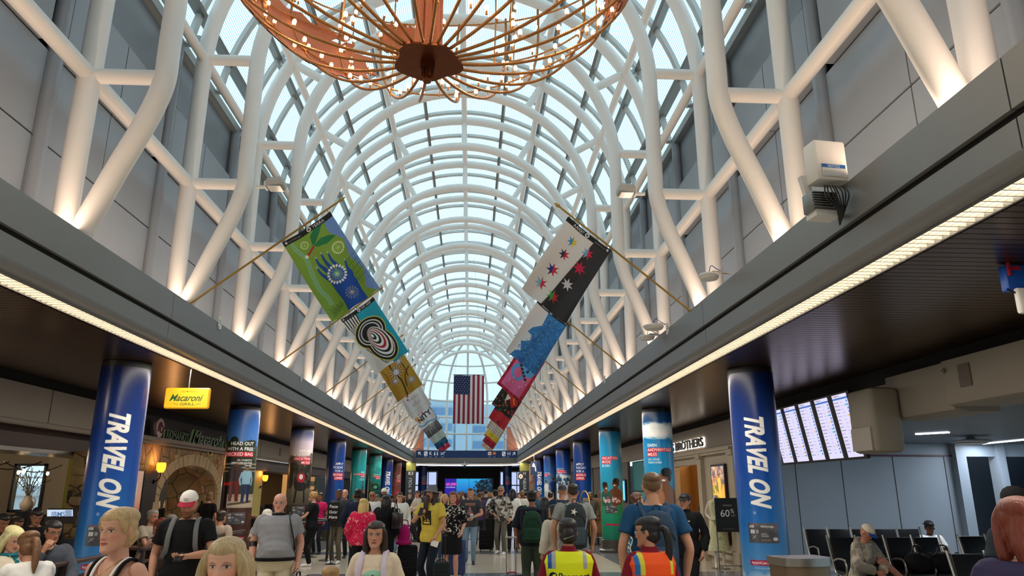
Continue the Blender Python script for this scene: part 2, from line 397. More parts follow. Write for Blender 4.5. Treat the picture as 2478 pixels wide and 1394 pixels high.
class Canvas:
    "physical units, x right, y up"
    def __init__(s,w,h,ppm,x0=0.,y0=0.,col='ffffff',ss=2):
        s.w,s.h,s.x0,s.y0,s.ss=w,h,x0,y0,ss; s.nx=int(w*ppm)+1; s.ny=int(h*ppm)+1
        s.kx=s.nx*ss/w; s.ky=s.ny*ss/h
        s.a=np.ones((s.ny*ss,s.nx*ss,3))*np.array(s.c(col))
    def c(s,col):
        if isinstance(col,str): return [int(col[i:i+2],16)/255 for i in (0,2,4)]
        return col
    def grid(s):
        yy,xx=np.mgrid[0:s.a.shape[0],0:s.a.shape[1]]; return s.x0+(xx+.5)/s.kx, s.y0+(yy+.5)/s.ky
    def px(s,p): p=np.asarray(p,float); return np.c_[(p[:,0]-s.x0)*s.kx,(p[:,1]-s.y0)*s.ky]
    def vgrad(s,stops):
        "stops [(y,colour)...] low to high"
        _,yy=s.grid(); ys=[a for a,_ in stops]; cs=np.array([s.c(b) for _,b in stops])
        for i in range(3): s.a[...,i]=np.interp(yy,ys,cs[:,i])
    def poly(s,pts,col,alpha=1.):
        p=s.px(pts); x0,y0=np.floor(p.min(0)).astype(int); x1,y1=np.ceil(p.max(0)).astype(int)+1
        x0=max(x0,0);y0=max(y0,0);x1=min(x1,s.a.shape[1]);y1=min(y1,s.a.shape[0])
        if x1<=x0 or y1<=y0: return s
        yy,xx=np.mgrid[y0:y1,x0:x1]; xx=xx+.5; yy=yy+.5; ins=np.zeros(xx.shape,bool)
        n=len(p)
        for i in range(n):
            ax,ay=p[i]; bx,by=p[(i+1)%n]
            if ay==by: continue
            c=((ay>yy)!=(by>yy))&(xx<(bx-ax)*(yy-ay)/(by-ay)+ax); ins^=c
        r=s.a[y0:y1,x0:x1]; r[ins]=r[ins]*(1-alpha)+np.array(s.c(col))*alpha; return s
    def rect(s,x0,y0,x1,y1,col,alpha=1.): return s.poly([(x0,y0),(x1,y0),(x1,y1),(x0,y1)],col,alpha)
    def ell(s,cx,cy,rx,ry,col,alpha=1.,n=32,rot=0):
        t=np.arange(n)*2*PI/n; x=rx*np.cos(t); y=ry*np.sin(t); c,q=math.cos(rot),math.sin(rot)
        return s.poly(np.c_[cx+x*c-y*q,cy+x*q+y*c],col,alpha)
    def line(s,pts,w,col,alpha=1.):
        p=np.asarray(pts,float); w=np.broadcast_to(w,len(p)); t=np.gradient(p,axis=0); t/=np.linalg.norm(t,axis=1)[:,None]+1e-9
        n=np.c_[-t[:,1],t[:,0]]*np.asarray(w)[:,None]/2; return s.poly(np.vstack([p+n,(p-n)[::-1]]),col,alpha)
    def star(s,cx,cy,r,col,n=6,inner=.5,rot=PI/2,half=None):
        t=rot+np.arange(2*n)*PI/n; rr=np.where(np.arange(2*n)%2==0,r,r*inner); p=np.c_[cx+rr*np.cos(t),cy+rr*np.sin(t)]
        s.poly(p,col)
        if half: s.poly(p[:n+1],half)
        return s
    def text(s,txt,x,y,size,col,bold=.0,shear=0.,rot=0.,align='l',width=None,spacing=1.,flip=False):
        v,t,w=text_tris(txt,bold,shear,spacing)
        if not len(t): return s
        sx=size if width is None else width/w
        q=v*np.array([sx,size]); tw=w*sx
        if align=='c': q=q-np.array([tw/2,0])
        if align=='r': q=q-np.array([tw,0])
        if flip: q=q*np.array([-1,1])
        c,k=math.cos(rot),math.sin(rot); q=np.c_[x+q[:,0]*c-q[:,1]*k,y+q[:,0]*k+q[:,1]*c]
        for tri in t: s.poly(q[tri],col)
        return s
    def blobs(s,x0,y0,x1,y1,n,r,cols,rng=None,alpha=.8,stretch=1.):
        g=rng or RNG
        for i in range(n):
            rr=r*g.uniform(.4,1.2); s.ell(g.uniform(x0,x1),g.uniform(y0,y1),rr*stretch,rr,cols[int(g.integers(len(cols)))],alpha,10,g.uniform(-.3,.3))
        return s
    def out(s):
        q=s.a.reshape(s.ny,s.ss,s.nx,s.ss,3).mean((1,3)); return np.clip(q,0,1)
def painted(name,cv,fmap,mt,parent=None,thick=None):
    "grid mesh, one vertex per canvas pixel; fmap(X,Y)->xyz arrays"
    a=cv.out(); ny,nx=a.shape[:2]
    X,Y=np.meshgrid(np.linspace(cv.x0,cv.x0+cv.w,nx),np.linspace(cv.y0,cv.y0+cv.h,ny))
    V=np.stack(fmap(X,Y),-1).reshape(-1,3).astype(np.float32)
    i=np.arange(nx*ny).reshape(ny,nx); F=np.stack([i[:-1,:-1],i[:-1,1:],i[1:,1:],i[1:,:-1]],-1).reshape(-1,4)
    me=bpy.data.meshes.new(name); me.vertices.add(len(V)); me.vertices.foreach_set('co',V.ravel())
    me.loops.add(F.size); me.loops.foreach_set('vertex_index',F.ravel().astype(np.int32))
    me.polygons.add(len(F)); me.polygons.foreach_set('loop_start',np.arange(0,F.size,4,dtype=np.int32))
    try: me.polygons.foreach_set('loop_total',np.full(len(F),4,dtype=np.int32))
    except Exception: pass
    me.update(calc_edges=True); me.validate()
    ca=me.color_attributes.new('Col','BYTE_COLOR','POINT'); ca.data.foreach_set('color_srgb',np.concatenate([a.reshape(-1,3),np.ones((nx*ny,1))],1).astype(np.float32).ravel())
    me.polygons.foreach_set('use_smooth',[True]*len(me.polygons)); me.materials.append(mt)
    o=bpy.data.objects.new(name,me); COL.objects.link(o)
    if parent: o.parent=parent
    return o
WRAP=mat('printed_wrap','ffffff',.28,vcol=True,spec=.5)
CLOTH=mat('flag_cloth','ffffff',.75,vcol=True)
PRINT=mat('printed_board','ffffff',.5,vcol=True)
LIT=mat('lit_screen','000000',.3,vcol='emit',es=1.0)
# ---------------- column wraps ----------------
CR=.31
def card(c,x,y,w,far=False):
    h=w*.62; c.rect(x-w/2,y-h/2,x+w/2,y+h/2,'4a4a4e'); c.poly([(x-w/2,y+h/2),(x+w/2,y+h/2),(x+w/2,y)],'6a6a6e',.6)
    c.text('citi',x-w*.45,y+h*.27,w*.13,'f0f0f0',.02); c.line([(x-w*.36,y+h*.42),(x-w*.3,y+h*.46),(x-w*.24,y+h*.42)],w*.015,'d02030')
    c.text('AAdvantage',x-w*.08,y+h*.28,w*.1,'e8e8e8',.01,width=w*.42); c.poly([(x+w*.4,y+h*.4),(x+w*.46,y+h*.25),(x+w*.42,y+h*.22)],'c8102e')
    c.rect(x-w*.42,y-h*.03,x-w*.28,y+h*.16,'c8c8c8'); c.line([(x-w*.35,y-h*.03),(x-w*.35,y+h*.16)],w*.01,'777777')
    for k in range(3): c.line([(x-w*(.24-.03*k),y-h*.02),(x-w*(.215-.03*k),y+h*.065),(x-w*(.24-.03*k),y+h*.15)],w*.012,'dddddd')
    c.text('LINDA',x-w*.08,y-h*.08,w*.06,'e0e0e0',.01); c.text('WALKER',x-w*.08,y-h*.19,w*.06,'e0e0e0',.01); c.text('Platinum Select',x-w*.08,y-h*.38,w*.05,'cccccc')
    c.line([(x-w*.38,y-h*.3),(x-w*.24,y-h*.12)],w*.02,'a8a8a8'); c.line([(x-w*.36,y-h*.12),(x-w*.26,y-h*.26)],w*.014,'a8a8a8')
    c.ell(x+w*.34,y-h*.3,w*.055,w*.055,'bdbdbd'); c.ell(x+w*.4,y-h*.3,w*.055,w*.055,'d8d8d8',.8)
def foot_ad(c,x=0,col='a81440'):
    card(c,x,1.10,.40); c.rect(x-.21,.70,x+.21,.765,col); c.text('ApplyAACard.com/airport',x,.717,.048,'ffffff',.01,align='c',width=.38)
    c.text('Terms and conditions apply',x,.66,.026,'dfe8f0',align='c')
def travel_on(c,x=0,top=2.64,bot=1.40):
    c.text('TRAVEL ON',x-.115,top,.34,'f4f2ee',.045,.38,-PI/2,width=top-bot,spacing=1.04)
    c.text('®',x-.11,bot-.03,.05,'dfe8f0',rot=-PI/2)
def lines(c,x,y,rows,align='l',h=.095,red='d01030'):
    "rows of (text, size factor, red?)"
    for t,k,r in rows:
        hh=h*k; v,tt,w=text_tris(t,.018,0,1.); tw=w*hh*.98
        xa=x if align=='l' else x-tw
        if r: c.rect(xa-.012,y-hh*.2,xa+tw+.012,y+hh*.80,red)
        c.text(t,xa,y,hh*.98,'f6f4f0',.018); y-=hh*1.08
def person_ill(c,x,y,h,shirt,pant,skin='8a5a3c',hair='1a120e',hat=None):
    "a small printed figure, feet at y"
    w=h*.12; c.poly([(x-w,y),(x-w*.35,y),(x,y+h*.45),(x+w*.35,y),(x+w,y),(x+w*.9,y+h*.5),(x-w*.9,y+h*.5)],pant)
    c.poly([(x-w,y+h*.48),(x+w,y+h*.48),(x+w*1.25,y+h*.8),(x+w*.5,y+h*.85),(x-w*.5,y+h*.85),(x-w*1.25,y+h*.8)],shirt)
    c.line([(x-w*1.15,y+h*.79),(x-w*1.6,y+h*.6),(x-w*1.3,y+h*.45)],h*.05,shirt); c.line([(x+w*1.15,y+h*.79),(x+w*1.6,y+h*.6),(x+w*1.3,y+h*.45)],h*.05,shirt)
    c.rect(x-w*.25,y+h*.83,x+w*.25,y+h*.9,skin); c.ell(x,y+h*.93,h*.055,h*.07,skin); c.ell(x,y+h*.965,h*.06,h*.045,hair)
    if hat: c.ell(x,y+h*.985,h*.11,h*.02,hat); c.ell(x,y+h*1.01,h*.055,h*.04,hat)
def bust_ill(c,x,y,h,skin,hair,shirt=None,turn=1):
    "bare shoulders and laughing head"
    c.ell(x,y+h*.12,h*.42,h*.42,skin if not shirt else shirt); c.rect(x-h*.12,y+h*.4,x+h*.12,y+h*.62,skin)
    c.ell(x,y+h*.74,h*.17,h*.22,skin); c.ell(x-turn*h*.05,y+h*.88,h*.18,h*.13,hair); c.ell(x-turn*h*.13,y+h*.78,h*.07,h*.15,hair)
    c.ell(x+turn*h*.06,y+h*.66,h*.06,h*.03,'f2efe8'); c.ell(x+turn*h*.02,y+h*.78,h*.018,h*.012,'201510'); c.ell(x+turn*h*.11,y+h*.78,h*.018,h*.012,'201510')
BLUE_TOP_SHADED=[(.3,'c8dcee'),(.55,'5a96c8'),(1.2,'1f6ab4'),(1.9,'0a459c'),(2.5,'06307a'),(3.2,'041a4c')]  # blue print; navy upper stops paint in the shade under the ceiling
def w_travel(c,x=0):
    c.vgrad(BLUE_TOP_SHADED); c.blobs(-.65,.3,.65,.6,60,.07,['e8eef4','d0deec'],alpha=.25,stretch=1.8); travel_on(c,x); foot_ad(c,x)
def w_head(c,x=0):
    c.vgrad([(.3,'3c241c'),(1.3,'4a2c22'),(1.32,'8a6a50'),(1.55,'b09c84'),(1.56,'30382a'),(2.0,'2b3a28'),(2.5,'4a7cc0'),(3.2,'1c4c98')])
    c.blobs(-.65,1.75,.65,2.55,260,.09,['1c2818','26341e','18221a','32422a'],alpha=.9); c.blobs(-.65,1.9,-.1,2.6,120,.09,['141e14','1c2818'],alpha=.9)
    for k in range(3): c.rect(-.65,1.98+.07*k,.65,2.01+.07*k,'a89c90',.8)
    c.rect(-.65,1.3,.65,1.5,'b8a890'); c.line([(-.2,1.36),(.3,1.42)],.04,'5a4838')
    person_ill(c,x-.10,1.42,.80,'3c2a28','6a1c1c','6a4030',hat='2a1c18'); person_ill(c,x+.13,1.40,.72,'8ab0c4','1c2a4c','8a5a40',hat='3a2a20')
    c.rect(x-.42,1.30,x-.22,1.72,'17120f'); c.rect(x-.34,1.72,x-.18,1.78,'c02020')
    c.rect(-.65,.3,.65,1.24,'4a2a20'); c.blobs(-.65,.3,.65,1.2,70,.1,['3c2018','583428'],alpha=.4,stretch=2); card(c,x,1.10,.36); c.rect(x-.2,.70,x+.2,.76,'b81c3c'); c.text('ApplyAACard.com/airport',x,.715,.045,'ffffff',.01,align='c',width=.36)
    lines(c,x+.22,2.50,[('HEAD OUT',1,0),('WITH A FREE',1,0),('CHECKED BAG',1,1),('ON DOMESTIC',.5,0),('AMERICAN AIRLINES',.5,0),('TRAVEL',.5,0)],'r')
def w_path(c,x=0):
    c.vgrad([(.3,'2a2420'),(1.2,'4a4638'),(1.7,'6a6450'),(2.2,'4c4a40'),(2.45,'8a7878'),(2.6,'d8c8cc'),(2.9,'c8bcd0'),(3.2,'2c4078')])
    c.poly([(-.65,2.3),(-.3,2.55),(0,2.42),(.3,2.62),(.65,2.5),(.65,2.0),(-.65,2.0)],'5a5450'); c.blobs(-.65,1.7,.65,2.3,150,.08,['2a2a20','3a3828','1c1c18'],alpha=.8)
    c.rect(-.65,.3,.65,1.25,'3a342c')
    c.ell(x,1.72,.17,.12,'1c1414'); c.line([(x-.1,1.65),(x-.14,1.3)],.045,'1c1414'); c.line([(x+.1,1.65),(x+.12,1.3)],.045,'1c1414'); c.line([(x-.12,1.74),(x-.2,1.95),(x-.24,1.88)],.07,'1c1414')
    c.ell(x,1.95,.11,.13,'a81c30'); c.ell(x,1.97,.05,.07,'e8dcd8'); c.ell(x,2.11,.05,.06,'4a2c20'); c.ell(x,2.15,.06,.03,'201814')
    card(c,x,1.10,.36); c.rect(x-.2,.70,x+.2,.76,'b81c3c')
    lines(c,x+.24,2.62,[('GET ON',1,0),('THE PATH TO',1,0),('VACATION',1,1),('MODE',1,1)],'r')
def w_apply(c,x=0,al='r',base=None):
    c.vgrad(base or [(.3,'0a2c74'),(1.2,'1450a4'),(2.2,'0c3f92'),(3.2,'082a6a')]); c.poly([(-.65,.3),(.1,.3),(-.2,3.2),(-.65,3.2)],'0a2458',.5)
    lines(c,x+(.24 if al=='r' else -.2),2.45,[('APPLY',1.1,0),('TODAY',1.1,0),('FOR A',1.1,0),('BONUS',1.1,1),('OFFER',1.1,1)],al,.1); card(c,x,1.10,.36)
def w_earn_teal(c,x=0):
    c.vgrad([(.3,'0c6068'),(1.5,'1a8c94'),(2.4,'14969c'),(3.2,'0c6c74')]); lines(c,x+.24,2.3,[('EARN',.8,0),('AADVANTAGE',.8,1),('MILES',.8,1),('ON YOUR',.5,0),('PURCHASES',.5,0)],'r')
    c.ell(x+.1,1.45,.4,.16,'8a6a50',rot=.3); c.ell(x+.12,1.36,.3,.15,'1c1414'); person_ill(c,x+.16,1.55,.42,'3a6a80','2a3440','5a3826')
def w_reef(c,x=0):
    c.vgrad([(.3,'0a4438'),(1.5,'0c5c50'),(2.4,'128084'),(3.2,'0c6068')]); c.blobs(-.65,2.3,.65,3.1,80,.12,['2aa0a0','0e6468','46b4b0'],alpha=.3,stretch=2); c.blobs(-.65,1.2,.65,1.9,90,.1,['123c30','2c7a50','0a2c24'],alpha=.7)
    c.ell(x,1.75,.16,.16,'141c1c'); c.ell(x,1.75,.1,.08,'50a088'); lines(c,x+.24,2.3,[('CLOSER TO',.8,0),('VACATION',.8,1),('MODE',.8,1)],'r')
def w_brown(c,x=0):
    c.vgrad([(.3,'3c2c28'),(1.5,'8a4c44'),(2.2,'7c4a42'),(3.2,'54302a')]); c.blobs(-.65,1,.65,3,60,.14,['a05c50','60382e'],alpha=.4); c.poly([(-.3,1.3),(0,1.6),(.4,1.5),(.4,1.35)],'c03040'); lines(c,x+.24,2.45,[('APPLY',1,0),('TODAY',1,0),('FOR A',1,0),('BONUS',1,1),('OFFER',1,1)],'r',.085)
def w_earn(c,x=0):
    c.vgrad([(.3,'108878'),(1.1,'2090a8'),(1.9,'1f98cc'),(2.5,'1288c4'),(3.0,'0a4c84'),(3.2,'083a68')]); c.blobs(-.45,2.72,.45,2.92,120,.09,['f4f6f4','e0e8e8','fbfbf8'],alpha=.35,stretch=1.6)
    lines(c,x-.24,2.50,[('EARN',.9,0),('AADVANTAGE',.9,1),('MILES',.9,1),('ON YOUR',.6,0),('PURCHASES',.6,0)],'l')
    bust_ill(c,x+.12,1.35,.72,'8a5a3c','1a1210',turn=-1); bust_ill(c,x-.13,1.42,.52,'b07c58','241814',turn=-1); c.rect(x-.1,.9,x+.36,1.2,'8a2c3c'); c.blobs(x-.1,.9,x+.36,1.2,40,.03,['c04858','e8d0d0'])
def w_vac(c,x=0):
    c.vgrad([(.3,'0c6c54'),(.9,'16906c'),(1.3,'2c8c60'),(1.42,'a8d0c0'),(1.46,'26a0b8'),(2.3,'1f9ccc'),(3.2,'0e6c98')]); lines(c,x-.24,2.45,[('VACATION',1,1),('MODE',1,1),('IS ON',1,0)],'l')
    bust_ill(c,x+.14,1.38,.56,'6a4028','14100e',turn=-1); bust_ill(c,x-.15,1.34,.5,'7a5038','241814','2a5a50',turn=1); c.blobs(x-.25,1.3,x+.3,1.44,50,.035,['e8f2ee','c04858','f0d8d0'],alpha=.7)
    card(c,x,1.12,.34); c.rect(x-.19,.70,x+.19,.75,'b81c3c')
def w_pack(c,x=0):
    c.vgrad([(.3,'4a5058'),(1.3,'d8dce0'),(1.6,'c8d4e0'),(2.3,'2c64a8'),(2.6,'124a9c'),(3.2,'0a2f78')]); c.blobs(-.6,1.6,.6,2.2,120,.09,['1c3a58','e8eef4','2c5070','d8e4f0'],alpha=.8); person_ill(c,x-.1,1.3,.6,'2474c0','1c2c50','b08060')
    lines(c,x-.28,2.45,[('PACK IT IN',.7,0),('WITH A FREE',.7,1),('CHECKED BAG',.7,1),('ON DOMESTIC',.4,0),('TRAVEL',.4,0)],'l')
def w_ski(c,x=0):
    c.vgrad([(.3,'2c3844'),(1.2,'8aa0b0'),(1.7,'7c98b0'),(2.4,'2c68ac'),(3.2,'0a2f78')]); person_ill(c,x-.18,1.1,.95,'d8dcdc','c0c0c0','c09070'); person_ill(c,x+.2,1.1,1.1,'1c3878','16243c','8a5a40',hat='6a6054')
    lines(c,x-.28,2.4,[('TAKE THE',.7,0),('VACATION',.7,1),('MODE',.7,1)],'l')
def w_peach(c,x=0):
    c.vgrad([(.3,'c89880'),(1.5,'d8ac8c'),(3.2,'c89c84')]); c.ell(x+.1,1.5,.16,.12,'3a2018'); c.blobs(-.4,1.4,.4,2.6,30,.1,['e0b8a0','b88468'],alpha=.4); lines(c,x-.2,2.3,[('APPLY',.8,0),('TODAY',.8,0),('FOR A',.8,0),('BONUS',.8,1)],'l')
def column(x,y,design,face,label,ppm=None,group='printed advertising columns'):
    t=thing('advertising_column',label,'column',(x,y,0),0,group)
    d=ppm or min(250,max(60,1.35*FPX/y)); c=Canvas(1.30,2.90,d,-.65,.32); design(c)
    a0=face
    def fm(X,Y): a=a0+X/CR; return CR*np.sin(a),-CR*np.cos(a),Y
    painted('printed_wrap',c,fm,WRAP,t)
    # back of the wrap, in the same gradient
    q=c.a[:, :4].mean(1)[::max(1,len(c.a)//40)]; b=Canvas(2*PI*CR-1.296,2.90,16,.648,.32,ss=1); _,yy=b.grid()
    for i in range(3): b.a[...,i]=np.interp(yy,np.linspace(.32,3.22,len(q)),q[:,i])
    painted('wrap_back',b,fm,WRAP,t)
    m=MB(); m.cyl((0,0,.04),CR-.006,3.255,32); m.build('shaft',BLACK,t,loc=(0,0,0))
    m=MB(); m.lathe([(.40,0),(.40,.06),(.36,.08),(.335,.10),(.33,.32),(.31,.33)],32 if y<30 else 16); m.build('plinth',mat('plinth_bronze','54504c',.35,.6),t)
    m=MB(); m.lathe([(CR+.004,3.215),(CR+.004,3.225),(CR-.04,3.23),(CR-.04,3.296)],32); m.build('collar',BLACK,t)
    return t
CYS=[10.03+5.36*k for k in range(8)]
def fa(x,y,off=0): return math.atan2(CX-x,y)*-1+off*0
def faceang(x,y,off=0.): 
    # angle so that canvas centre looks back to the promenade; angle 0 faces -Y
    return math.atan2(CX-x,y)+off
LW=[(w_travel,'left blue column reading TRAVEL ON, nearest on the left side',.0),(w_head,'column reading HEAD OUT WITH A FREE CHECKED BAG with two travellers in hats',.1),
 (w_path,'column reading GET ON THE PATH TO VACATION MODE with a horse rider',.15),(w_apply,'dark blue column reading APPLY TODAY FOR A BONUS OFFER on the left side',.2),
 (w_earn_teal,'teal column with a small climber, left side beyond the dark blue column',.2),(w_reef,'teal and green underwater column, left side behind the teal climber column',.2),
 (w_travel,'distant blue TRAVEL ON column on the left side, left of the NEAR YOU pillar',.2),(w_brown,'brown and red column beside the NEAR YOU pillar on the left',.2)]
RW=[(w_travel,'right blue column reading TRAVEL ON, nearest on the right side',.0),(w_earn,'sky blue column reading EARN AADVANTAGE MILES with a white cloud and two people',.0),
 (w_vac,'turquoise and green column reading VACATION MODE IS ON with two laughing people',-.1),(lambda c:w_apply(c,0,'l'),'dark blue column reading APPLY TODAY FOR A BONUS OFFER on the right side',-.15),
 (w_pack,'blue column reading PACK IT IN with a snow scene',-.15),(w_ski,'blue column with two printed skiers on the right side',-.15),
 (w_travel,'distant blue TRAVEL ON column on the right side, behind the hanging wheelchair sign',-.15),(w_peach,'peach coloured printed column on the right side, far end',-.15)]
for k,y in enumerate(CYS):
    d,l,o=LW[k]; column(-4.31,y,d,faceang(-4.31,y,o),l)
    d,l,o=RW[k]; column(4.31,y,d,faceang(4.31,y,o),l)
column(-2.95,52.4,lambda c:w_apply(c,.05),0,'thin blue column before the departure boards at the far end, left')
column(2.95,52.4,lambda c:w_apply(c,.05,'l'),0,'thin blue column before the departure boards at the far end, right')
# ---------------- banners on brass poles ----------------
FW,FH=.76,1.27
def umbel(c,x,y,r,col,core,n=16,dot=.18):
    for k in range(n):
        a=k*2*PI/n; dx,dy=math.cos(a),math.sin(a); c.line([(x,y),(x+dx*r*.85,y+dy*r*.85)],r*.05,core)
        c.ell(x+dx*r,y+dy*r,r*dot,r*dot*.8,col,n=8,rot=a); c.line([(x+dx*r,y+dy*r),(x+dx*r*1.22,y+dy*r*1.22)],r*.04,col)
    c.ell(x,y,r*.1,r*.1,core)
def header(c,flip=False,txt='TERRA'):
    c.rect(0,FH-.075,FW,FH,'131313'); X=lambda x: FW-x if flip else x
    c.ell(X(.40),FH-.037,.032,.032,'f0f0f0'); c.ell(X(.40),FH-.037,.018,.018,'444444'); c.text(txt,X(.45),FH-.06,.062,'d8d8d8',.01,flip=flip)
    c.rect(min(X(.03),X(.06)),FH-.055,max(X(.03),X(.06)),FH-.02,'d0d0d0'); c.text('City of Chicago',X(.075),FH-.05,.03,'b0b0b0',flip=flip)
def f_green(c):
    c.a[:]=c.c('7ea63a'); c.poly([(.62,1.27),(.76,1.27),(.76,0),(.72,0),(.62,.12),(.72,.35),(.66,.6),(.72,.85),(.60,1.05)],'6f95d4')
    sp=spline([(.10,1.2),(.11,1.08),(.16,.9),(.12,.65),(.10,.45),(.13,.3),(.12,.2)],8); c.line(sp,.05,'98c49a'); c.line(sp,.028,'5a9a6c'); c.line(sp,.010,'98c49a')
    c.poly([(.33,1.01),(.36,1.14),(.46,1.2),(.60,1.22),(.50,1.12),(.38,1.02)],'1f7a48'); c.poly([(.34,1.0),(.46,1.04),(.58,1.02),(.66,.96),(.5,.93),(.38,.96)],'1f7a48')
    c.line([(.34,1.0),(.20,.93)],.026,'b81c48'); c.ell(.185,.925,.025,.025,'f0ecd8')
    # hand
    for p in ([(.28,.86),(.27,.75),(.31,.62),(.33,.5)],[(.37,.87),(.36,.74),(.38,.6),(.4,.5)],[(.45,.83),(.44,.7),(.46,.6),(.46,.5)],[(.22,.74),(.23,.62),(.28,.5),(.32,.42)],[(.59,.62),(.56,.50),(.56,.40),(.50,.32)]):
        q=spline(p,6); c.line(q,np.linspace(.016,.075,len(q)),'0c4ca8'); c.ell(p[0][0],p[0][1]-.01,.009,.018,'a8c8e8')
    c.poly([(.27,.52),(.50,.52),(.56,.45),(.58,.3),(.56,.15),(.56,0),(.26,0),(.28,.15),(.27,.3)],'0c4ca8')
    umbel(c,.24,1.08,.05,'e8f0c8','b8dc78'); umbel(c,.60,.80,.075,'e8f0c8','b8dc78',18); umbel(c,.40,.50,.115,'f2f2ea','b8e0a0',18); umbel(c,.43,.18,.075,'e0c88c','e0c88c',14,.1)
    for k in range(5): c.line([(.60+.03*k,.62-.02*k),(.60+.03*k,.2)],.005,'2c5a20'); 
    for k in range(5): c.line([(.58,.28+.075*k),(.74,.30+.075*k)],.005,'2c5a20')
    for k in range(22): x=.06+.009*k; c.line([(x,.03+.004*k),(x+(.02 if k%2 else -.02),.14+.02*(k%3))],.004,'2a5c2c')
    header(c)
def f_zebra(c):
    c.a[:]=c.c('e4e4e2'); c.poly([(.30,1.27),(.76,1.27),(.76,0),(.42,0)],'18a0bc')
    for k in range(6): c.line([(.03+.055*k,1.2),(.05+.05*k,1.0)],.022,'141414')
    for k in range(5): c.line([(.06+.035*k,1.0),(.12+.03*k,.5),(.30+.03*k,.05)],.014,'141414')
    for r,col in ((.30,'d8d040'),(.285,'161616'),(.24,'e8e8e6'),(.22,'161616'),(.19,'c8ccd0'),(.165,'161616')): c.ell(.36,.74,r*1.1,r*.95,col,rot=.3); c.ell(.42,.42,r*.85,r*1.25,col,rot=.2)
    for k in range(9): r=.24-.026*k; c.ell(.43-.01*k,.50+.02*k,r*.75,r*1.35,'f0f0ee' if k%2==0 else ('161616' if k!=3 else 'b01c3c'),rot=.15)
    header(c,txt='WE ARE')
def f_gold(c):
    c.a[:]=c.c('b58c28')
    for p,w in (([(.30,1.27),(.33,1.0),(.30,.8),(.36,.4),(.30,.0)],.035),([(.55,1.27),(.5,1.0),(.6,.7),(.56,.4)],.022),([(.05,.9),(.1,.7),(.05,.5)],.012),([(.7,.6),(.5,.45),(.4,.2)],.025)): c.line(spline(p,8),w,'241c12')
    for x,y,r in ((.36,.66,.13),(.2,1.05,.075),(.58,.28,.08),(.55,.84,.09),(.22,.48,.08)):
        for k in range(26):
            a=k*2*PI/26; c.line([(x+math.cos(a)*r*.4,y+math.sin(a)*r*.4),(x+math.cos(a)*r*1.3,y+math.sin(a)*r*1.15)],.010,'20202c' if k%2 else 'e4e0ec')
        c.ell(x,y,r*.5,r*.5,'d4d0e0'); c.line([(x-r*.3,y),(x+r*.3,y)],.006,'20202c')
    header(c)
def f_beautiful(c):
    c.a[:]=c.c('dedede'); c.line([(.08,1.1),(.68,1.1),(.68,.15),(.08,.15),(.08,1.1)],.01,'b0b0bc')
    for t,y in (('you',.95),('are',.72),('beau',.48),('tiful',.28)): c.text(t,.38,y,.2,'b4aeb8',.01,align='c')
    c.star(.25,.66,.05,'c02040'); c.star(.2,.56,.04,'c02040')
def f_comm(c):
    c.a[:]=c.c('e4e6e8'); sp=[(.0,.2),(.15,.1),(.4,.12),(.7,.05),(.76,.3),(.7,.6),(.74,1.1),(.5,1.22),(.3,1.12),(.1,1.2),(.02,.9)]; c.line(spline(sp,6),.05,'6aa8d8')
    for t,y in (('COM',.82),('MU',.55),('NITY',.28)): c.text(t,.38,y,.27,'16243c',.03,align='c',rot=.1)
    c.ell(.60,.92,.13,.12,'e8962c'); 
    for k in range(4): c.ell(.52+.055*k,1.02,.03,.07,'e8962c'); c.line([(.545+.055*k,.95),(.545+.055*k,1.05)],.008,'a85c10')
    c.ell(.08,.45,.09,.06,'e8a84c'); c.ell(.12,.3,.05,.05,'d88830'); c.star(.38,.5,.05,'d03048')
def f_grey(c):
    c.vgrad([(0,'4c4c4c'),(.5,'8c8c8c'),(1.27,'6a6a6a')])
    g=np.random.default_rng(3)
    for k in range(40): x=g.uniform(0,.76); c.line([(x,g.uniform(.6,1.2)),(x+g.uniform(-.1,.1),g.uniform(0,.5))],g.uniform(.01,.03),('c8c8c8','3c3c3c','a8a8a8')[k%3],.6)
    header(c)
def f_pale(c):
    c.a[:]=c.c('b8c4bc'); g=np.random.default_rng(4)
    for k in range(90): x,y=g.uniform(0,.76),g.uniform(0,1.27); c.line([(x,y),(x+g.uniform(-.1,.1),y+g.uniform(-.1,.1))],.008,('7c9c8c','e0e4e0','5a8078')[k%3])
def f_pond(c):
    c.vgrad([(0,'1c3c6a'),(.6,'1c6c8c'),(1.27,'16486c')]); c.ell(.36,.6,.22,.3,'4cb83c',rot=.5); c.ell(.42,.7,.1,.14,'2c8c2c'); c.blobs(0,0,.76,1.27,50,.05,['2c8ca8','103050','3ca0a0'],alpha=.5,stretch=2)
def f_red(c): c.a[:]=c.c('c02c4c'); c.blobs(0,0,.76,1.27,14,.12,['3cb0a8','e8d8d0','303040'],alpha=.8)
def f_star(c):
    c.a[:]=c.c('d9d6d4'); c.poly([(.50,1.27),(.76,1.27),(.76,0),(.33,0),(.36,.15)],'2b2a2e')
    def st(x,y,r,a,b=None): c.star(x,y,r,a,7,.42,PI/2+.2,b)
    st(.24,1.02,.085,'e0c020','2c8cc8'); st(.50,1.02,.095,'d82040','68b0dc'); st(.24,.80,.085,'c82030','1c2450'); st(.52,.78,.105,'cc1c4c')
    st(.22,.52,.1,'cc2030','1c3088'); st(.50,.48,.095,'d8dae4'); st(.18,.26,.1,'d02030','7cb8d8'); st(.42,.20,.1,'d02838','38a048'); header(c,True)
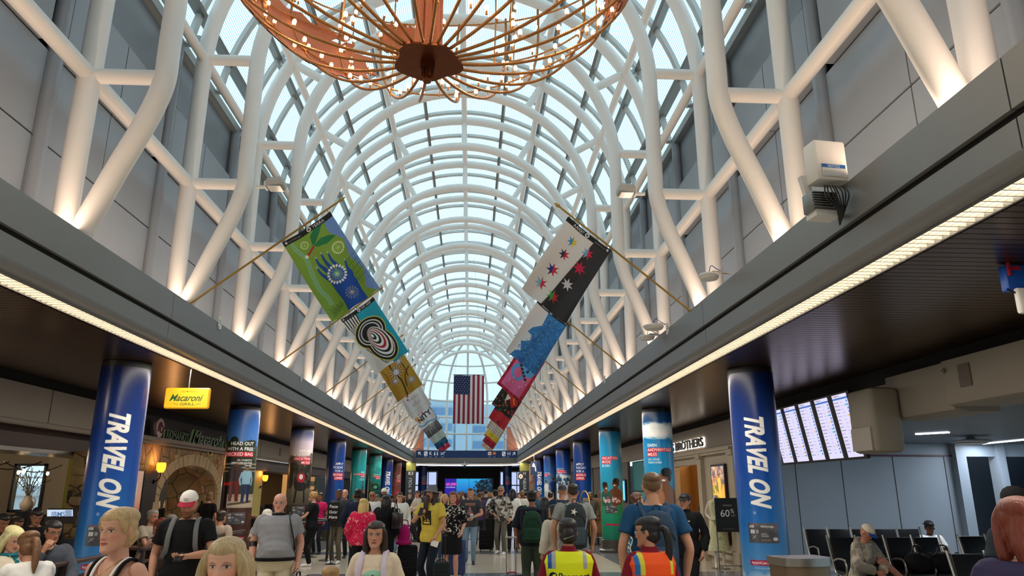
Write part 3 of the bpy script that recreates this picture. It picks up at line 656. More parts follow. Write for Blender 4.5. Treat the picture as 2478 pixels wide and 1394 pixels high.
def f_wave(c):
    c.a[:]=c.c('dcd9d8'); c.poly([(.30,1.27),(.76,1.27),(.76,0),(.10,0),(.14,.15),(.24,.2),(.14,.38),(.22,.42),(.30,.5),(.26,.6),(.16,.62),(.2,.75),(.34,.9),(.32,1.1)],'2f78bc')
    g=np.random.default_rng(5)
    for k in range(420):
        x,y=g.uniform(.16,.74),g.uniform(.02,1.18); lim=.30 if y>.85 else (.24 if y>.35 else .16)
        if x<lim+.02: continue
        a=math.sin(x*9)*1.2+y*5; r=g.uniform(.02,.05); t=np.linspace(a,a+1.8,6); c.line(np.c_[x+r*np.cos(t),y+r*np.sin(t)],.0055,('12406e','7cb8e8','1c5c9c')[k%3])
    header(c,True)
def f_pink(c):
    c.a[:]=c.c('e06a9c'); g=np.random.default_rng(6)
    for a,b in(((0,0),(.76,0)),((.76,0),(.76,1.27)),((.76,1.27),(0,1.27)),((0,1.27),(0,0))): c.line([a,b],.16,'c8203c')
    for k in range(22): c.ell(g.uniform(.0,.76),g.choice([.04,1.22]),.03,.03,'8c1028'); c.ell(g.choice([.035,.725]),g.uniform(0,1.27),.022,.03,'8c1028')
    c.ell(.3,.62,.2,.22,'58a0d8'); c.ell(.55,.8,.14,.16,'58a0d8'); c.ell(.30,.60,.12,.14,'e06a9c')
    for k in range(6): c.ell(.2+.07*k,.86-.06*k,.036,.036,'181418'); c.rect(.18+.07*k,.78-.06*k,.25+.07*k,.81-.06*k,'807078')
    for k in range(3): c.ell(.5,.95-.09*k,.034,.04,'181418')
    for k in range(8): c.ell(g.uniform(.1,.65),g.uniform(.1,.5),.014,.014,'f4e0e8')
def f_flor(c):
    c.a[:]=c.c('1e1a18'); g=np.random.default_rng(8)
    for k in range(46): x,y=g.uniform(.03,.73),g.uniform(.03,1.2); c.ell(x,y,.03,.018,('c83030','d8a040','5a8040','d87040','d04878')[k%5],rot=g.uniform(0,3)); c.line([(x,y),(x+.04,y-.05)],.006,'6a8038')
    c.poly([(.25,.9),(.45,1.0),(.6,.7),(.72,.5),(.6,.3),(.45,.45),(.3,.6)],'c8241c'); c.line(spline([(.3,.9),(.45,.8),(.5,.6),(.62,.45)],6),.04,'d8a030'); c.poly([(.25,.6),(.42,.55),(.3,.35)],'e8e4dc'); c.star(.6,.15,.07,'c83030',7); c.star(.12,1.05,.06,'c83030',7); header(c,True)
def f_night(c):
    c.a[:]=c.c('20242c'); c.poly([(.0,.0),(.76,0),(.76,1.27),(.6,1.27),(.5,.7),(.2,.45),(0,.4)],'bc2430'); c.line(spline([(0,.62),(.2,.6),(.35,.75),(.45,1.0),(.62,1.1)],8),.17,'3c88d0'); c.line(spline([(0,.55),(.2,.52),(.42,.7),(.55,1.0)],8),.06,'8cc0e8'); c.star(.18,1.0,.09,'f0ecd8',8,.5); c.star(.4,.12,.06,'201418',7)
def f_dots(c):
    c.a[:]=c.c('dcd2c4')
    for i in range(7):
        for j in range(11): c.ell(.06+.107*i,.08+.11*j,.036,.036,('8c4c5c','3c6c78','a87c3c','6c5c8c','b04c3c','4c7c4c')[(i*5+j*3)%6]); c.ell(.06+.107*i,.08+.11*j,.018,.018,'e8e0d4')
def f_yel(c):
    c.a[:]=c.c('d8bc30'); g=np.random.default_rng(9)
    for k in range(70): x,y=g.uniform(.05,.7),g.uniform(.1,1.2); t=np.linspace(0,4,6); r=g.uniform(.015,.04); c.line(np.c_[x+r*np.cos(t),y+r*np.sin(t)],.008,('504010','e8e0a0')[k%2])
    c.line([(.0,.04),(.76,.04)],.08,'c83030')
def f_knit(c):
    c.a[:]=c.c('b82038')
    for k in range(9): c.line([(0,.14*k),(.38,.14*k+.12),(.76,.14*k)],.02,'1c1818')
    c.rect(.2,.4,.6,.7,'201c1c')
def f_chev(c):
    c.a[:]=c.c('d8ccb4')
    for k in range(10): c.line([(0,.13*k),(.2,.13*k+.1),(.4,.13*k),(.6,.13*k+.1),(.76,.13*k)],.035,('c87830','902c38','e0b840')[k%3])
def banner(s,y,design,lab,first=False):
    # corners in the cross-section plane, world x and z
    if s<0: TL,TR,BL=(-2.18,4.81),(-1.58,5.27),(-1.47,3.75)
    else: TL,TR,BL=(1.66,5.27),(2.24,4.79),(1.01,4.24)
    t=thing('hanging_banner',lab,'banner',(0,y,0),0,'street banners hung on brass poles')
    c=Canvas(FW,FH,min(280,max(70,1.5*FPX/y)),0,0,ss=2); design(c)
    TLv,TRv,BLv=[np.array((p[0],p[1])) for p in(TL,TR,BL)]; ph=y*1.7
    def fm(X,Y):
        u=X/FW; v=1-Y/FH; sag=.02*np.sin(u*PI)*(1-v)
        B=BLv-TLv; A=TRv-TLv
        x=TLv[0]+A[0]*u+B[0]*v; z=TLv[1]+A[1]*u+B[1]*v-sag
        w=.022*np.sin(u*13+ph+v*2)*(.3+v)+.02*np.sin(v*5+u*4+ph)*v
        return x+.012*np.sin(v*4+ph)*v, w+.06*v, z
    painted('banner_cloth',c,fm,CLOTH,t)
    p=MB(); b=np.array((-3.29,0,3.95)) if s<0 else np.array((3.27,0,3.96)); e=np.array((-1.46,0,5.43)) if s<0 else np.array((1.54,0,5.41))
    p.tube([b,e],.014,10); d=(e-b)/np.linalg.norm(e-b); p.tube([e,e+d*.02,e+d*.05,e+d*.09],[.016,.028,.02,.004],10); p.ell(b,(.03,.03,.03),10,6)
    p.build('pole',BRASS,t)
    m=MB()
    for u in(.03,.5,.97):
        q=np.array((TL[0]+(TR[0]-TL[0])*u,0,TL[1]+(TR[1]-TL[1])*u)); r=q-b; r=b+d*(r@d); m.tube([q,r],.004,6)
    m.build('tie',BLACK,t)
    return t
BN=[(-1,[(f_green,'green banner with a blue hand and white flower heads'),(f_zebra,'white and turquoise banner with swirling black and white stripes'),(f_gold,'mustard yellow banner with thistle drawings'),(f_beautiful,'white banner with pale grey words and two red stars'),(f_comm,'white banner reading COMMUNITY with an orange fist'),(f_grey,'grey banner with a waterfall pattern'),(f_pale,'pale grey green banner with scribbles'),(f_pond,'blue and green pond banner'),(f_red,'red and teal banner furthest on the left side')]),
    (1,[(f_star,'white and black banner with eight coloured stars'),(f_wave,'white banner with a blue wave drawing'),(f_pink,'pink banner with a red border'),(f_flor,'black banner with red and gold flowers'),(f_night,'black, blue and red banner with a white star'),(f_dots,'beige banner with rows of dots'),(f_yel,'yellow patterned banner with a red hem, low on the right side'),(f_knit,'red and black patterned banner'),(f_chev,'cream zigzag banner furthest on the right side')])]
for s,L in BN:
    for k,(d,l) in enumerate(L): banner(s,9.27+4.53*k,d,l)
# the national flag
def f_us(c):
    w,h=c.w,c.h
    c.a[:]=c.c('e6e4e4')
    for k in range(0,13,2): c.rect(w*k/13,0,w*(k+1)/13,h,'962040')
    c.rect(0,h*.60,w*7/13,h,'1c2a58')
    for i in range(9):
        for j in range(6 if i%2==0 else 5):
            c.star(w*7/13*(.09+.82*(j if i%2==0 else j+.5)/5),h*(.60+.4*(.06+.88*i/8)),w*.016,'f0f0f0',5,.4)
t=thing('national_flag','large red, white and blue striped flag with stars hanging in the middle of the vault','flag',(.26,29.5,.46))
c=Canvas(1.24,1.96,90); f_us(c)
def fm(X,Y): return X-.41-.62+.40, .03*np.sin(X*11)+.0*Y, Y+3.72+.008*np.sin(X*9)
painted('flag_cloth',c,fm,CLOTH,t)
m=MB(); m.tube([(-.66,0,5.70),(.64,0,5.70)],.014,8); m.build('pole',BLACK,t)
m=MB()
for x in(-.6,.58): m.tube([(x,0,5.7),(x*.2,0,10.68)],.004,6)
m.build('cable',STEEL,t)
# little white name cards clipped to the fascia
for s in(-1,1):
    for k in range(7):
        y=10.35+5.2*k; c=Canvas(.13,.17,120 if k<3 else 50,0,0,'f2f2f2')
        c.text('Lucie' if s<0 else 'Kelvin',.065,.11,.03,'303030',align='c'); c.text('Near Us' if s<0 else 'Wright',.065,.075,.03,'303030',align='c'); c.rect(.095,.012,.118,.04,'222222')
        t=thing('name_card','small white card on the %s fascia, %s from the camera'%('left' if s<0 else 'right',ORD[k]),'card',(s*3.25,y,3.86),0,'white cards along the fascia')
        def fm(X,Y,s=s): return (X-.065)*0, s*-(X-.065)*-1 if s<0 else -(X-.065), Y
        o=painted('card_face',c,fm,PRINT,t); 
        m=MB(); m.box((0 if s>0 else -.006,-.065,0),(.006 if s>0 else 0,.065,.17)).box((-.012,-.05,.155),(.02,-.03,.165)).box((-.012,.03,.155),(.02,.05,.165)); m.build('card_holder',WHITEP,t,False,loc=(s*.002,0,0))
# ---------------- chandelier ----------------
COPPER=mat('antique_gold','a87444',.42,.8,noise=.25,nscale=30,bump=.3)
COPPERD=mat('dark_copper','6e3a1e',.35,.8,noise=.3,nscale=12)
MESHC=mat('perforated_copper','b26a4c',.55,.5,noise=.35,nscale=90,bump=.5)
BULB=mat('glowing_bulb','fff0d0',.3,emit='ffd088',es=11)
ch=thing('chandelier','huge gilded bowl shaped chandelier of thin arms with many small glowing bulbs','chandelier',(.0,4.85,0))
A_,B_=1.78,1.32; ZC=4.78+B_
def bowl(a,t,k=1.):
    "a azimuth, t 0 at bottom pole .. 1 at equator"
    ph=t*PI/2; return np.array((A_*k*math.sin(ph)*math.cos(a),A_*k*math.sin(ph)*math.sin(a),ZC-B_*k*math.cos(ph)))
g=np.random.default_rng(11); NA=26
m=MB(); bl=[]; hold=MB()
for i in range(NA):
    a=i*2*PI/NA+g.uniform(-.04,.04); pts=[]
    w=g.uniform(-.06,.06)
    for t in np.linspace(.08,1.12,26): pts.append(bowl(a+w*math.sin(t*5),t))
    m.tube(pts,.0125,8)
    for t in np.arange(.24,1.1,.15)+g.uniform(-.03,.03):
        p=bowl(a+w*math.sin(t*5)+g.uniform(-.02,.02),t,.985); bl.append(p+np.array((g.uniform(-.03,.03),g.uniform(-.03,.03),.035)))
m.build('arm',COPPER,ch)
m=MB()
for t,wv in((.66,.07),(.90,.05),(1.08,.03)):
    pts=[bowl(a,t+wv*math.sin(a*3+t*9),.99) for a in np.linspace(0,2*PI,80,endpoint=False)]; m.tube(pts,.009,6,closed=True)
m.build('ring',COPPER,ch)
for i in range(14):
    m=MB(); a=g.uniform(0,2*PI); r=g.uniform(.5,1.55); x,y=r*math.cos(a),r*math.sin(a); zb=ZC-B_*math.sqrt(max(0,1-(r/A_)**2))
    m.tube([(x,y,zb),(x+.01,y,zb+.4),(x,y,ZC+.5)],.006,6); m.build('chain',COPPER,ch)
    for z in np.arange(zb+.12,ZC+.3,.3): bl.append(np.array((x+.02,y,z)))
m=MB(); 
k=np.arange(40)*2*PI/40; rr=.25*(1+.07*np.sin(k*5)+.05*np.sin(k*3+1)); poly=[(r_*math.cos(a_),r_*math.sin(a_)) for r_,a_ in zip(rr,k)]
m.prism(poly,4.76,4.775); m.build('base_plate',COPPERD,ch)
m=MB(); m.cyl((0,0,4.70),.055,.06,20).cyl((0,0,4.60),.03,.10,14)
for a in range(4): m.cyl((.035*math.cos(a*PI/2+.5),.035*math.sin(a*PI/2+.5),4.63),.014,.1,8)
m.build('finial',COPPERD,ch)
m=MB()
for a in range(8): m.cyl((.075*math.cos(a*PI/4),.075*math.sin(a*PI/4),4.77),.03,3.4,10)
m.cyl((0,0,4.77),.08,3.4,12); m.build('stem',MESHC,ch)
m=MB(); m.tube([(0,0,8.1),(0,0,11.1)],.02,8); m.build('suspension_cable',STEEL,ch)
def patch(a0,a1,t0,t1,seed,n=20):
    "ragged copper sheet lying on the bowl"
    gg=np.random.default_rng(seed); mm=MB(); V=[];F=[]; nu,nv=n,16
    for k_ in(1.0,1.006):
        for j in range(nv+1):
            for i in range(nu+1):
                u,v=i/nu,j/nv; e=.10*math.sin(v*17+seed)+.07*math.sin(v*31+1); a=a0+(a1-a0)*(u*(1+e)+ (0 if i<nu else gg.uniform(-.05,.05))); t=t0+(t1-t0)*(v+.05*math.sin(u*21+seed)*(1 if j in(0,nv) else 0)); V.append(bowl(a,t,k_))
    q=(nu+1)*(nv+1)
    for j in range(nv):
        for i in range(nu):
            cu,cv=i/nu-.5,j/nv-.5
            if (cu*2)**2+(cv*2)**2>1.05+.35*math.sin(i*2.3+seed)*math.cos(j*1.7): continue
            b=j*(nu+1)+i; F.append((b,b+1,b+nu+2,b+nu+1)); F.append((q+b,q+b+nu+1,q+b+nu+2,q+b+1))
    mm.add(V,F); return mm
for a0,a1,t0,t1,sd in((R(112),R(178),.56,.97,1),(R(182),R(200),.62,1.0,2),(R(-12),R(8),.62,.85,3),(R(-30),R(2),.92,1.12,4),(R(95),R(110),.9,1.1,5),(R(235),R(262),.7,1.1,6),(R(15),R(30),.8,1.08,7)):
    patch(a0,a1,t0,t1,sd).build('copper_sheet',MESHC,ch)
bb=MB(); bs=MB()
for p in bl:
    if not (p[2]>4.6): continue
    bb.ell(p+np.array((0,0,.018)),(.017,.017,.026),8,6); bs.cyl(p+np.array((0,0,-.035)),.008,.032,7)
bb.build('bulb',BULB,ch)['kind']='stuff'; bs.build('bulb_holder',COPPER,ch)['kind']='stuff'
for a in range(6): spot('chandelier_glow',(1.1*math.cos(a),4.85+1.1*math.sin(a),5.4),9,(1,.72,.42),.1)
# ---------------- far end: glazed apse ----------------
YA=46.92
na_=24; V=[];F=[];UV=[]
def apse(th,el,r): return (VX+r*math.cos(th)*math.cos(el),YA+r*math.sin(th)*math.cos(el),ZS+r*math.sin(el))
m=MB()
for k in range(1,8):
    th=PI*k/8; pts=[apse(th,e,RO) for e in np.linspace(PI/2,0,12)]; b=pts[-1]; pts.append((b[0],b[1],LEDGE)); m.tube(pts,.08,10)
for z in (4.15,5.3,6.4): m.tube([(VX+RO*math.cos(a),YA+RO*math.sin(a),z) for a in np.linspace(0,PI,25)],.06,8)
for e in (0,.35,.7,1.05): m.tube([apse(a,e,RO) for a in np.linspace(0,PI,25)],.06,8)
o=m.build('apse_frame',WHITE,sharp=60); tag(o,'curved white rib frame of the domed glass end of the hall','frame')
m=MB(); n1=24
for j,e in enumerate(list(np.linspace(0,PI/2,9))): V+= [apse(PI*i/n1,e,RO+.25) for i in range(n1+1)]
for j in range(8): F+=[(j*(n1+1)+i,j*(n1+1)+i+1,(j+1)*(n1+1)+i+1,(j+1)*(n1+1)+i) for i in range(n1)]
q=len(V); V+=[(VX+(RO+.25)*math.cos(PI*i/n1),YA+(RO+.25)*math.sin(PI*i/n1),z) for z in(LEDGE,ZS) for i in range(n1+1)]
F+=[(q+i,q+i+1,q+n1+2+i,q+n1+1+i) for i in range(n1)]
me=bpy.data.meshes.new('window_2'); me.from_pydata(V,[],F); me.materials.append(clear_glass('tinted_glass',(.60,.74,.80),.06)); smooth_by_angle(me,60)
o=bpy.data.objects.new('window_2',me); COL.objects.link(o); o['kind']='structure'
# end gable above/around the apse, brick coloured returns, and ledge
w=MB(); 
for s in(-1,1): w.box((min(s*2.7,s*4.2),YEND+.2,LEDGE),(max(s*2.7,s*4.2),YEND+.4,5.6))
w.build('wall_end_return',mat('salmon_plaster','c98c78',.7),smooth=False)['kind']='structure'
w=MB(); w.box((-4.3,YEND,3.3),(4.3,YEND+.12,LEDGE)); w.box((-4.3,YEND+.12,LEDGE-.1),(4.3,YEND+4,LEDGE)); w.build('trim_3',FASC,smooth=False)['kind']='structure'
# buildings outside the apse glass
b=MB(); b.box((-14,75,-1),(-1.5,90,10.5)); b.box((.5,78,-1),(16,95,9.2)); b.box((-20,110,-1),(22,120,14))
for k in range(6): b.box((-13.9,74.9,1+k*1.6),(-1.6,75,1.7+k*1.6),1)
for k in range(5): b.box((.6,77.9,1+k*1.6),(15.9,78,1.7+k*1.6),1)
o=b.build('terminal_building',[mat('pale_building','a9bccb',.8),mat('building_windows','6f8fb4',.4)],smooth=False); tag(o,'pale blue grey airport building seen outside through the domed end','building')
# ---------------- far end at floor level ----------------
c=MB(); c.box((-6.6,YEND+.05,3.28),(6.6,YEND+12,3.34)); c.build('ceiling_end',mat('end_ceiling','6d6a70',.4,.3),smooth=False)['kind']='structure'
t=thing('curved_light','white light line curving across the far end under the cross beam','light',(0,YEND+1.2,3.2))
m=MB(); m.tube([(-3.48,-1.2,0)]+[(3.48*math.cos(a)*-1,1.6*math.sin(a)-.6,0) for a in np.linspace(.25,PI-.25,15)]+[(3.48,-1.2,0)],.035,8); m.build('tube',mat('strip_tube','ffffff',.5,emit='fff0dc',es=4),t)
m=MB(); m.tube([(0,.99,.02),(0,.99,.08)],.01,6); m.build('hanger',STEEL,t)
w=MB(); w.box((-16,58,0),(16,58.2,3.4)); w.build('wall_end',mat('end_wall_black','0d0c0e',.6),smooth=False)['kind']='structure'
t=thing('video_wall','large blue video wall on the black end wall','screen',(.26,57.9,0))
m=MB(); m.box((-1.90,0,.95),(1.90,.1,2.50)); m.build('frame',BLACK,t,False)
c=Canvas(4.1,1.7,40,-2.05,1.0); c.vgrad([(1,'0c3c80'),(1.8,'1c7cc8'),(2.7,'2aa4dc')]); c.poly([(-2.05,1),(-1.1,1),(-1.1,2.7),(-2.05,2.7)],'2c1c9c'); c.text('60,000',-1.95,2.1,.34,'f060b8',.03); c.text('BONUS MILES',-1.95,1.9,.13,'f4f0f8',.02)
c.poly([(2.05,2.7),(1.0,2.6),(.5,2.1),(.9,1.6),(.4,1.0),(2.05,1.0)],'061a2c'); c.blobs(.4,1.0,2.05,2.6,90,.09,['0c2c44','1c5c5c','04121c','2c6c8c'],alpha=.8)
for x in(-1.08,0,1.08): c.rect(x-.012,1,x+.012,2.7,'050608')
painted('screen',c,lambda X,Y:(X*.90,X*0-.01,1+(Y-1)*.84),LIT,t)
for s,nm in((-1,'left'),(1,'right')):
    t=thing('departure_board_wall','bank of bright departure boards at the far end, %s of the video wall'%nm,'screen',(s*3.34+.24,56.6,0))
    fr=MB(); fr.box((-1.0,0,.9),(1.0,.08,2.98)); fr.build('frame',mat('board_frame','b8b4ac',.5),t,False)
    for i in range(3):
        for j in range(2):
            sc=MB(); x=-.92+i*.63; z=.98+j*1.0; sc.box((x,-.02,z),(x+.55,0,z+.9)); sc.build('screen',mat('pale_blue_screen','000000',.3,emit='b8c8f4',es=1.0),t,False)
    for k in range(2):
        pl=MB()
    t2=thing('gate_pillar','olive and dark slate pillar reading NEAR YOU at the far end, %s side'%nm,'sign',(s*3.52+.2,46.5,0))
    p=MB(); p.box((-.3,-.1,0),(.3,.2,3.26)); p.build('pillar_body',mat('dark_slate','1e2a34',.5),t2,False)
    c=Canvas(.58,3.2,60,-.29,.03,'1e2a34'); c.rect(-.29,2.75,.29,3.23,'7a7a2c'); c.rect(-.29,2.45,.29,2.75,'17181a')
    c.text('K3' if s<0 else 'H',0,2.5,.26,'d8d8d8',.01,align='c'); c.text('NEAR YOU',.08 if s<0 else -.08,.95 if s<0 else 2.3,.26,'b8bcc0',.01,rot=PI/2 if s<0 else -PI/2,width=1.35)
    painted('pillar_face',c,lambda X,Y:(X,X*0-.105,Y),PRINT,t2)
# overhead blue way-finding sign
t=thing('overhead_sign','long dark blue overhead sign with gate letters K and H and arrows','sign',(.16,40,3.30))
m=MB(); m.box((-2.72,-.04,-.02),(2.72,.10,.36)); m.build('sign_box',mat('sign_blue','16305c',.4),t,False)
c=Canvas(5.4,.36,70,-2.7,-.01,'17315e')
def arrow(x,y,a,r=.10):
    d=np.array((math.cos(a),math.sin(a))); n_=np.array((-d[1],d[0])); p=np.array((x,y)); c.line([p-d*r,p+d*r],.035,'f0f2f4'); c.line([p+d*r,p+d*r*.0+n_*r*.8],.035,'f0f2f4'); c.line([p+d*r,p-n_*r*.8],.035,'f0f2f4')
arrow(-2.52,.19,R(135)); arrow(2.52,.19,R(45))
for x in(-2.2,1.98): c.rect(x-.09,.08,x+.09,.3,'f0f2f4'); c.line([(x-.06,.27),(x+.06,.11)],.03,'17315e')
c.text('K',-2.02,.12,.24,'f0f2f4',.01); c.text('H',2.17,.12,.24,'f0f2f4',.01)
for x in(-1.72,-1.58): c.ell(x,.26,.03,.03,'f0f2f4'); c.rect(x-.03,.1,x+.03,.22,'f0f2f4')
c.line([(-1.4,.12),(-1.28,.22),(-1.16,.28)],.035,'f0f2f4'); c.line([(-1.42,.25),(-1.2,.12)],.02,'f0f2f4')
for x in(-2.2,-1.95,-1.65,-1.3,1.22,1.47,1.98,2.2): c.rect(x-.07,.02,x+.07,.035,'a8b4c4')
c.rect(1.13,.12,1.31,.29,'e8e0dc'); c.rect(1.15,.18,1.29,.23,'c8505c')
c.rect(1.38,.12,1.56,.29,'9c2c34'); c.line(spline([(1.41,.14),(1.43,.26),(1.47,.2),(1.51,.26),(1.53,.14)],5),.025,'e8b830')
painted('sign_face',c,lambda X,Y:(X,X*0-.046,Y),mat('sign_print','000000',.4,vcol='both',es=.25),t)
for x in(-2.5,2.5): m=MB(); m.tube([(x,.03,.35),(x,.03,.45),(x*1.25,.03,.45)],.02,6); m.build('bracket',STEEL,t)
# hanging wheelchair sign and clock sign
t=thing('hanging_sign','dark blue hanging sign with a white arrow before the far right columns','sign',(3.52,36.9,2.35)); m=MB(); m.box((-.17,0,0),(.17,.05,.62)); m.build('sign_box',mat('sign_blue','16305c',.4),t,False); c=Canvas(.33,.6,90,-.165,.01,'17315e'); c.line([(-.1,.4),(.05,.4),(.08,.15)],.05,'f0f2f4'); c.ell(-.02,.45,.06,.09,'f0f2f4')
painted('sign_face',c,lambda X,Y:(X,X*0-.005,Y),PRINT,t); m=MB(); m.tube([(0,.025,.62),(0,.025,.95)],.01,6); m.build('hanger',STEEL,t)
t=thing('hanging_clock_sign','small black hanging sign with a round white badge on the right side','sign',(3.3,43.5,2.2)); m=MB(); m.box((-.16,0,0),(.16,.05,.35)); m.build('sign_box',BLACK,t,False); c=Canvas(.3,.33,90,-.15,.01,'1a1410'); c.ell(0,.17,.12,.13,'f0ece0'); c.ell(0,.17,.05,.06,'c8a060')
painted('sign_face',c,lambda X,Y:(X,X*0-.005,Y),PRINT,t); m=MB(); m.tube([(0,.025,.35),(0,.025,1.08)],.01,6); m.build('hanger',STEEL,t)
t=thing('ceiling_camera','small white and black dome camera hanging at the far end','camera',(0,46.0,3.02)); m=MB(); m.lathe([(.02,.28),(.03,.26),(.03,.12),(.2,.09),(.2,.05),(.1,.04)][::-1],16); m.build('mount',WHITEP,t); m=MB(); m.ell((0,0,0),(.08,.08,.1)); m.build('dome',BLACKG,t); m=MB(); m.tube([(0,0,.28),(0,2.0,.29)],.012,6); m.build('arm',STEEL,t)
# ---------------- left side: restaurant ----------------
LX=-6.33
w=MB(); w.box((LX-.12,YB,2.62),(LX,15.2,3.18)); w.box((LX-.12,22.0,2.62),(LX,56,3.18)); w.box((LX-.10,YB,3.18),(LX-.08,56,3.34),1)
for y in(4.5,8.2,12,24,28,32,36,40,44): w.box((LX-.005,y,2.62),(LX+.004,y+.012,3.18),1)
w.tube([(LX-.03,YB,2.62),(LX-.03,15.2,2.62)],.05,10); w.tube([(LX-.03,22.0,2.62),(LX-.03,56,2.62)],.05,10)
w.box((LX-1.0,YB,2.28),(LX-.3,15.2,2.62),2); w.box((LX-1.02,YB,2.22),(LX-.28,15.2,2.28),3); w.box((LX-1.2,22.0,2.25),(LX-.3,56,2.6),2)
w.build('wall_header_left',[BEIGE,DARK,mat('brown_soffit','3a2722',.5),STEEL])['kind']='structure'
for y,z in((8.6,2.9),(14.2,3.0),(26.5,2.9),(31.5,2.9)):
    m=MB(); m.box((0,-.12,-.13),(.015,.12,.13)); 
    for k in range(7): m.box((.015,-.10,-.11+k*.033),(.022,.10,-.095+k*.033))
    o=m.build('air_grille',mat('grille_brown','5d5248',.5),smooth=False,loc=(LX,y,z)); tag(o,'small square air grille on the left upper header at %s'%({8.6:'the near left',14.2:'the restaurant sign',26.5:'the green wall',31.5:'the far bar'}[y]),'grille')
# dining room
w=MB(); w.box((-15,3,0),(-14.9,18.0,3.2)); w.box((-15,17.9,0),(-10.15,18.05,3.2)); w.box((-10.15,17.9,0),(-9.45,18.05,1.2)); w.box((-10.15,17.9,2.18),(-9.45,18.05,3.2)); w.box((-9.45,17.9,0),(-9.0,18.05,3.2),2); w.box((-9.0,17.9,0),(-8.1,18.05,3.2),1); w.box((-13,16.9,0),(-8.3,17.0,1.12),3); w.box((-12,16.85,.95),(-9.9,16.9,1.12),0)
w.box((-15,3,2.6),(LX-.2,20.6,2.7),3)
w.build('wall_restaurant',[mat('cream_drape','a89c84',.8),mat('olive_wall','8a8a38',.7),mat('beige_drape','b0a690',.8),mat('dark_ceiling','1c1614',.7)],smooth=False)['kind']='structure'
m=MB(); m.box((-10.14,17.95,1.2),(-9.46,17.97,2.18)); o=m.build('window_3',GLASS,smooth=False); o['kind']='structure'
m=MB(); 
for x in(-10.17,-9.5): m.box((x,17.84,1.15),(x+.05,17.9,2.22))
m.box((-10.17,17.84,2.17),(-9.45,17.9,2.22)); m.box((-10.17,17.84,1.15),(-9.45,17.9,1.2)); m.build('window_frame',BLACK,o,False)
b=MB(); b.box((-16,24,0),(-9,24.5,1.75),0); b.box((-16,23.9,1.45),(-9,24,1.5),1)
for k in range(9): b.tube([(-15+k*.7,23.8,1.5),(-14.6+k*.7,23.8,2.4)],.03,6,1)
b.tube([(-15,23.8,2.4),(-9,23.8,2.4)],.03,6,1); b.tube([(-15,23.8,2.0),(-9,23.8,2.0)],.03,6,1)
o=b.build('jet_bridge',[mat('jetbridge_grey','e6ecf2',.6),WHITEP]); tag(o,'pale jet bridge with white railing outside the restaurant window','jet bridge')
# warm lamps of the restaurant
for (x,y,z,p) in((-8.5,9,2.45,28),(-8.2,13.5,2.3,22),(-11,14,2.4,40),(-5.6,8.5,2.9,10),(-7.3,17.2,2.2,14),(-7.5,25,2.0,14),(-8.5,29,2.0,16),(-7.5,34,2.2,24)): spot('restaurant_lamp',(x,y,z),p*1.2,(1,.76,.54),.12)
# stone facade with arch, as one ragged wall
STONE=mat('faux_stone','9a7a56',.85)
def stone_nodes(m,ca,cb,sc):
    nt=m.node_tree; N=nt.nodes.new; L=nt.links.new; b=nt.nodes['Principled BSDF']; tc=N('ShaderNodeTexCoord'); n=N('ShaderNodeTexNoise'); n.inputs['Scale'].default_value=2.2; n.inputs['Detail'].default_value=6
    L(tc.outputs['Object'],n.inputs['Vector']); ad=N('ShaderNodeMix'); ad.data_type='VECTOR'; ad.inputs[0].default_value=.14; L(tc.outputs['Object'],ad.inputs[4]); L(n.outputs['Color'],ad.inputs[5])
    v=N('ShaderNodeTexVoronoi'); v.feature='DISTANCE_TO_EDGE'; v.inputs['Scale'].default_value=sc; L(ad.outputs[1],v.inputs['Vector'])
    v2=N('ShaderNodeTexVoronoi'); v2.inputs['Scale'].default_value=sc; L(ad.outputs[1],v2.inputs['Vector'])
    r=N('ShaderNodeValToRGB'); r.color_ramp.elements[0].position=.0; r.color_ramp.elements[0].color=(.03,.02,.012,1); r.color_ramp.elements[1].position=.035; r.color_ramp.elements[1].color=(1,1,1,1); L(v.outputs['Distance'],r.inputs[0])
    mx=N('ShaderNodeMix'); mx.data_type='RGBA'; mx.inputs[6].default_value=(*lin(ca),1); mx.inputs[7].default_value=(*lin(cb),1); L(n.outputs['Fac'],mx.inputs[0])
    m2=N('ShaderNodeMix'); m2.data_type='RGBA'; m2.blend_type='MULTIPLY'; m2.inputs[0].default_value=1; L(mx.outputs[2],m2.inputs[6]); L(r.outputs[0],m2.inputs[7]); 
    m3=N('ShaderNodeMix'); m3.data_type='RGBA'; m3.blend_type='MULTIPLY'; m3.inputs[0].default_value=.25; L(m2.outputs[2],m3.inputs[6]); L(v2.outputs['Color'],m3.inputs[7]); L(m3.outputs[2],b.inputs['Base Color'])
    ma=N('ShaderNodeMath'); ma.operation='MULTIPLY_ADD'; ma.inputs[1].default_value=.5; L(n.outputs['Fac'],ma.inputs[0]); L(v.outputs['Distance'],ma.inputs[2])
    bn=N('ShaderNodeBump'); bn.inputs['Strength'].default_value=1; bn.inputs['Distance'].default_value=.09; L(ma.outputs[0],bn.inputs['Height']); L(bn.outputs[0],b.inputs['Normal'])
stone_nodes(STONE,'6e5236','b8966a',2.6)
STONE2=mat('arch_stone','a89270',.85,noise=.25,nscale=6,bump=.5)
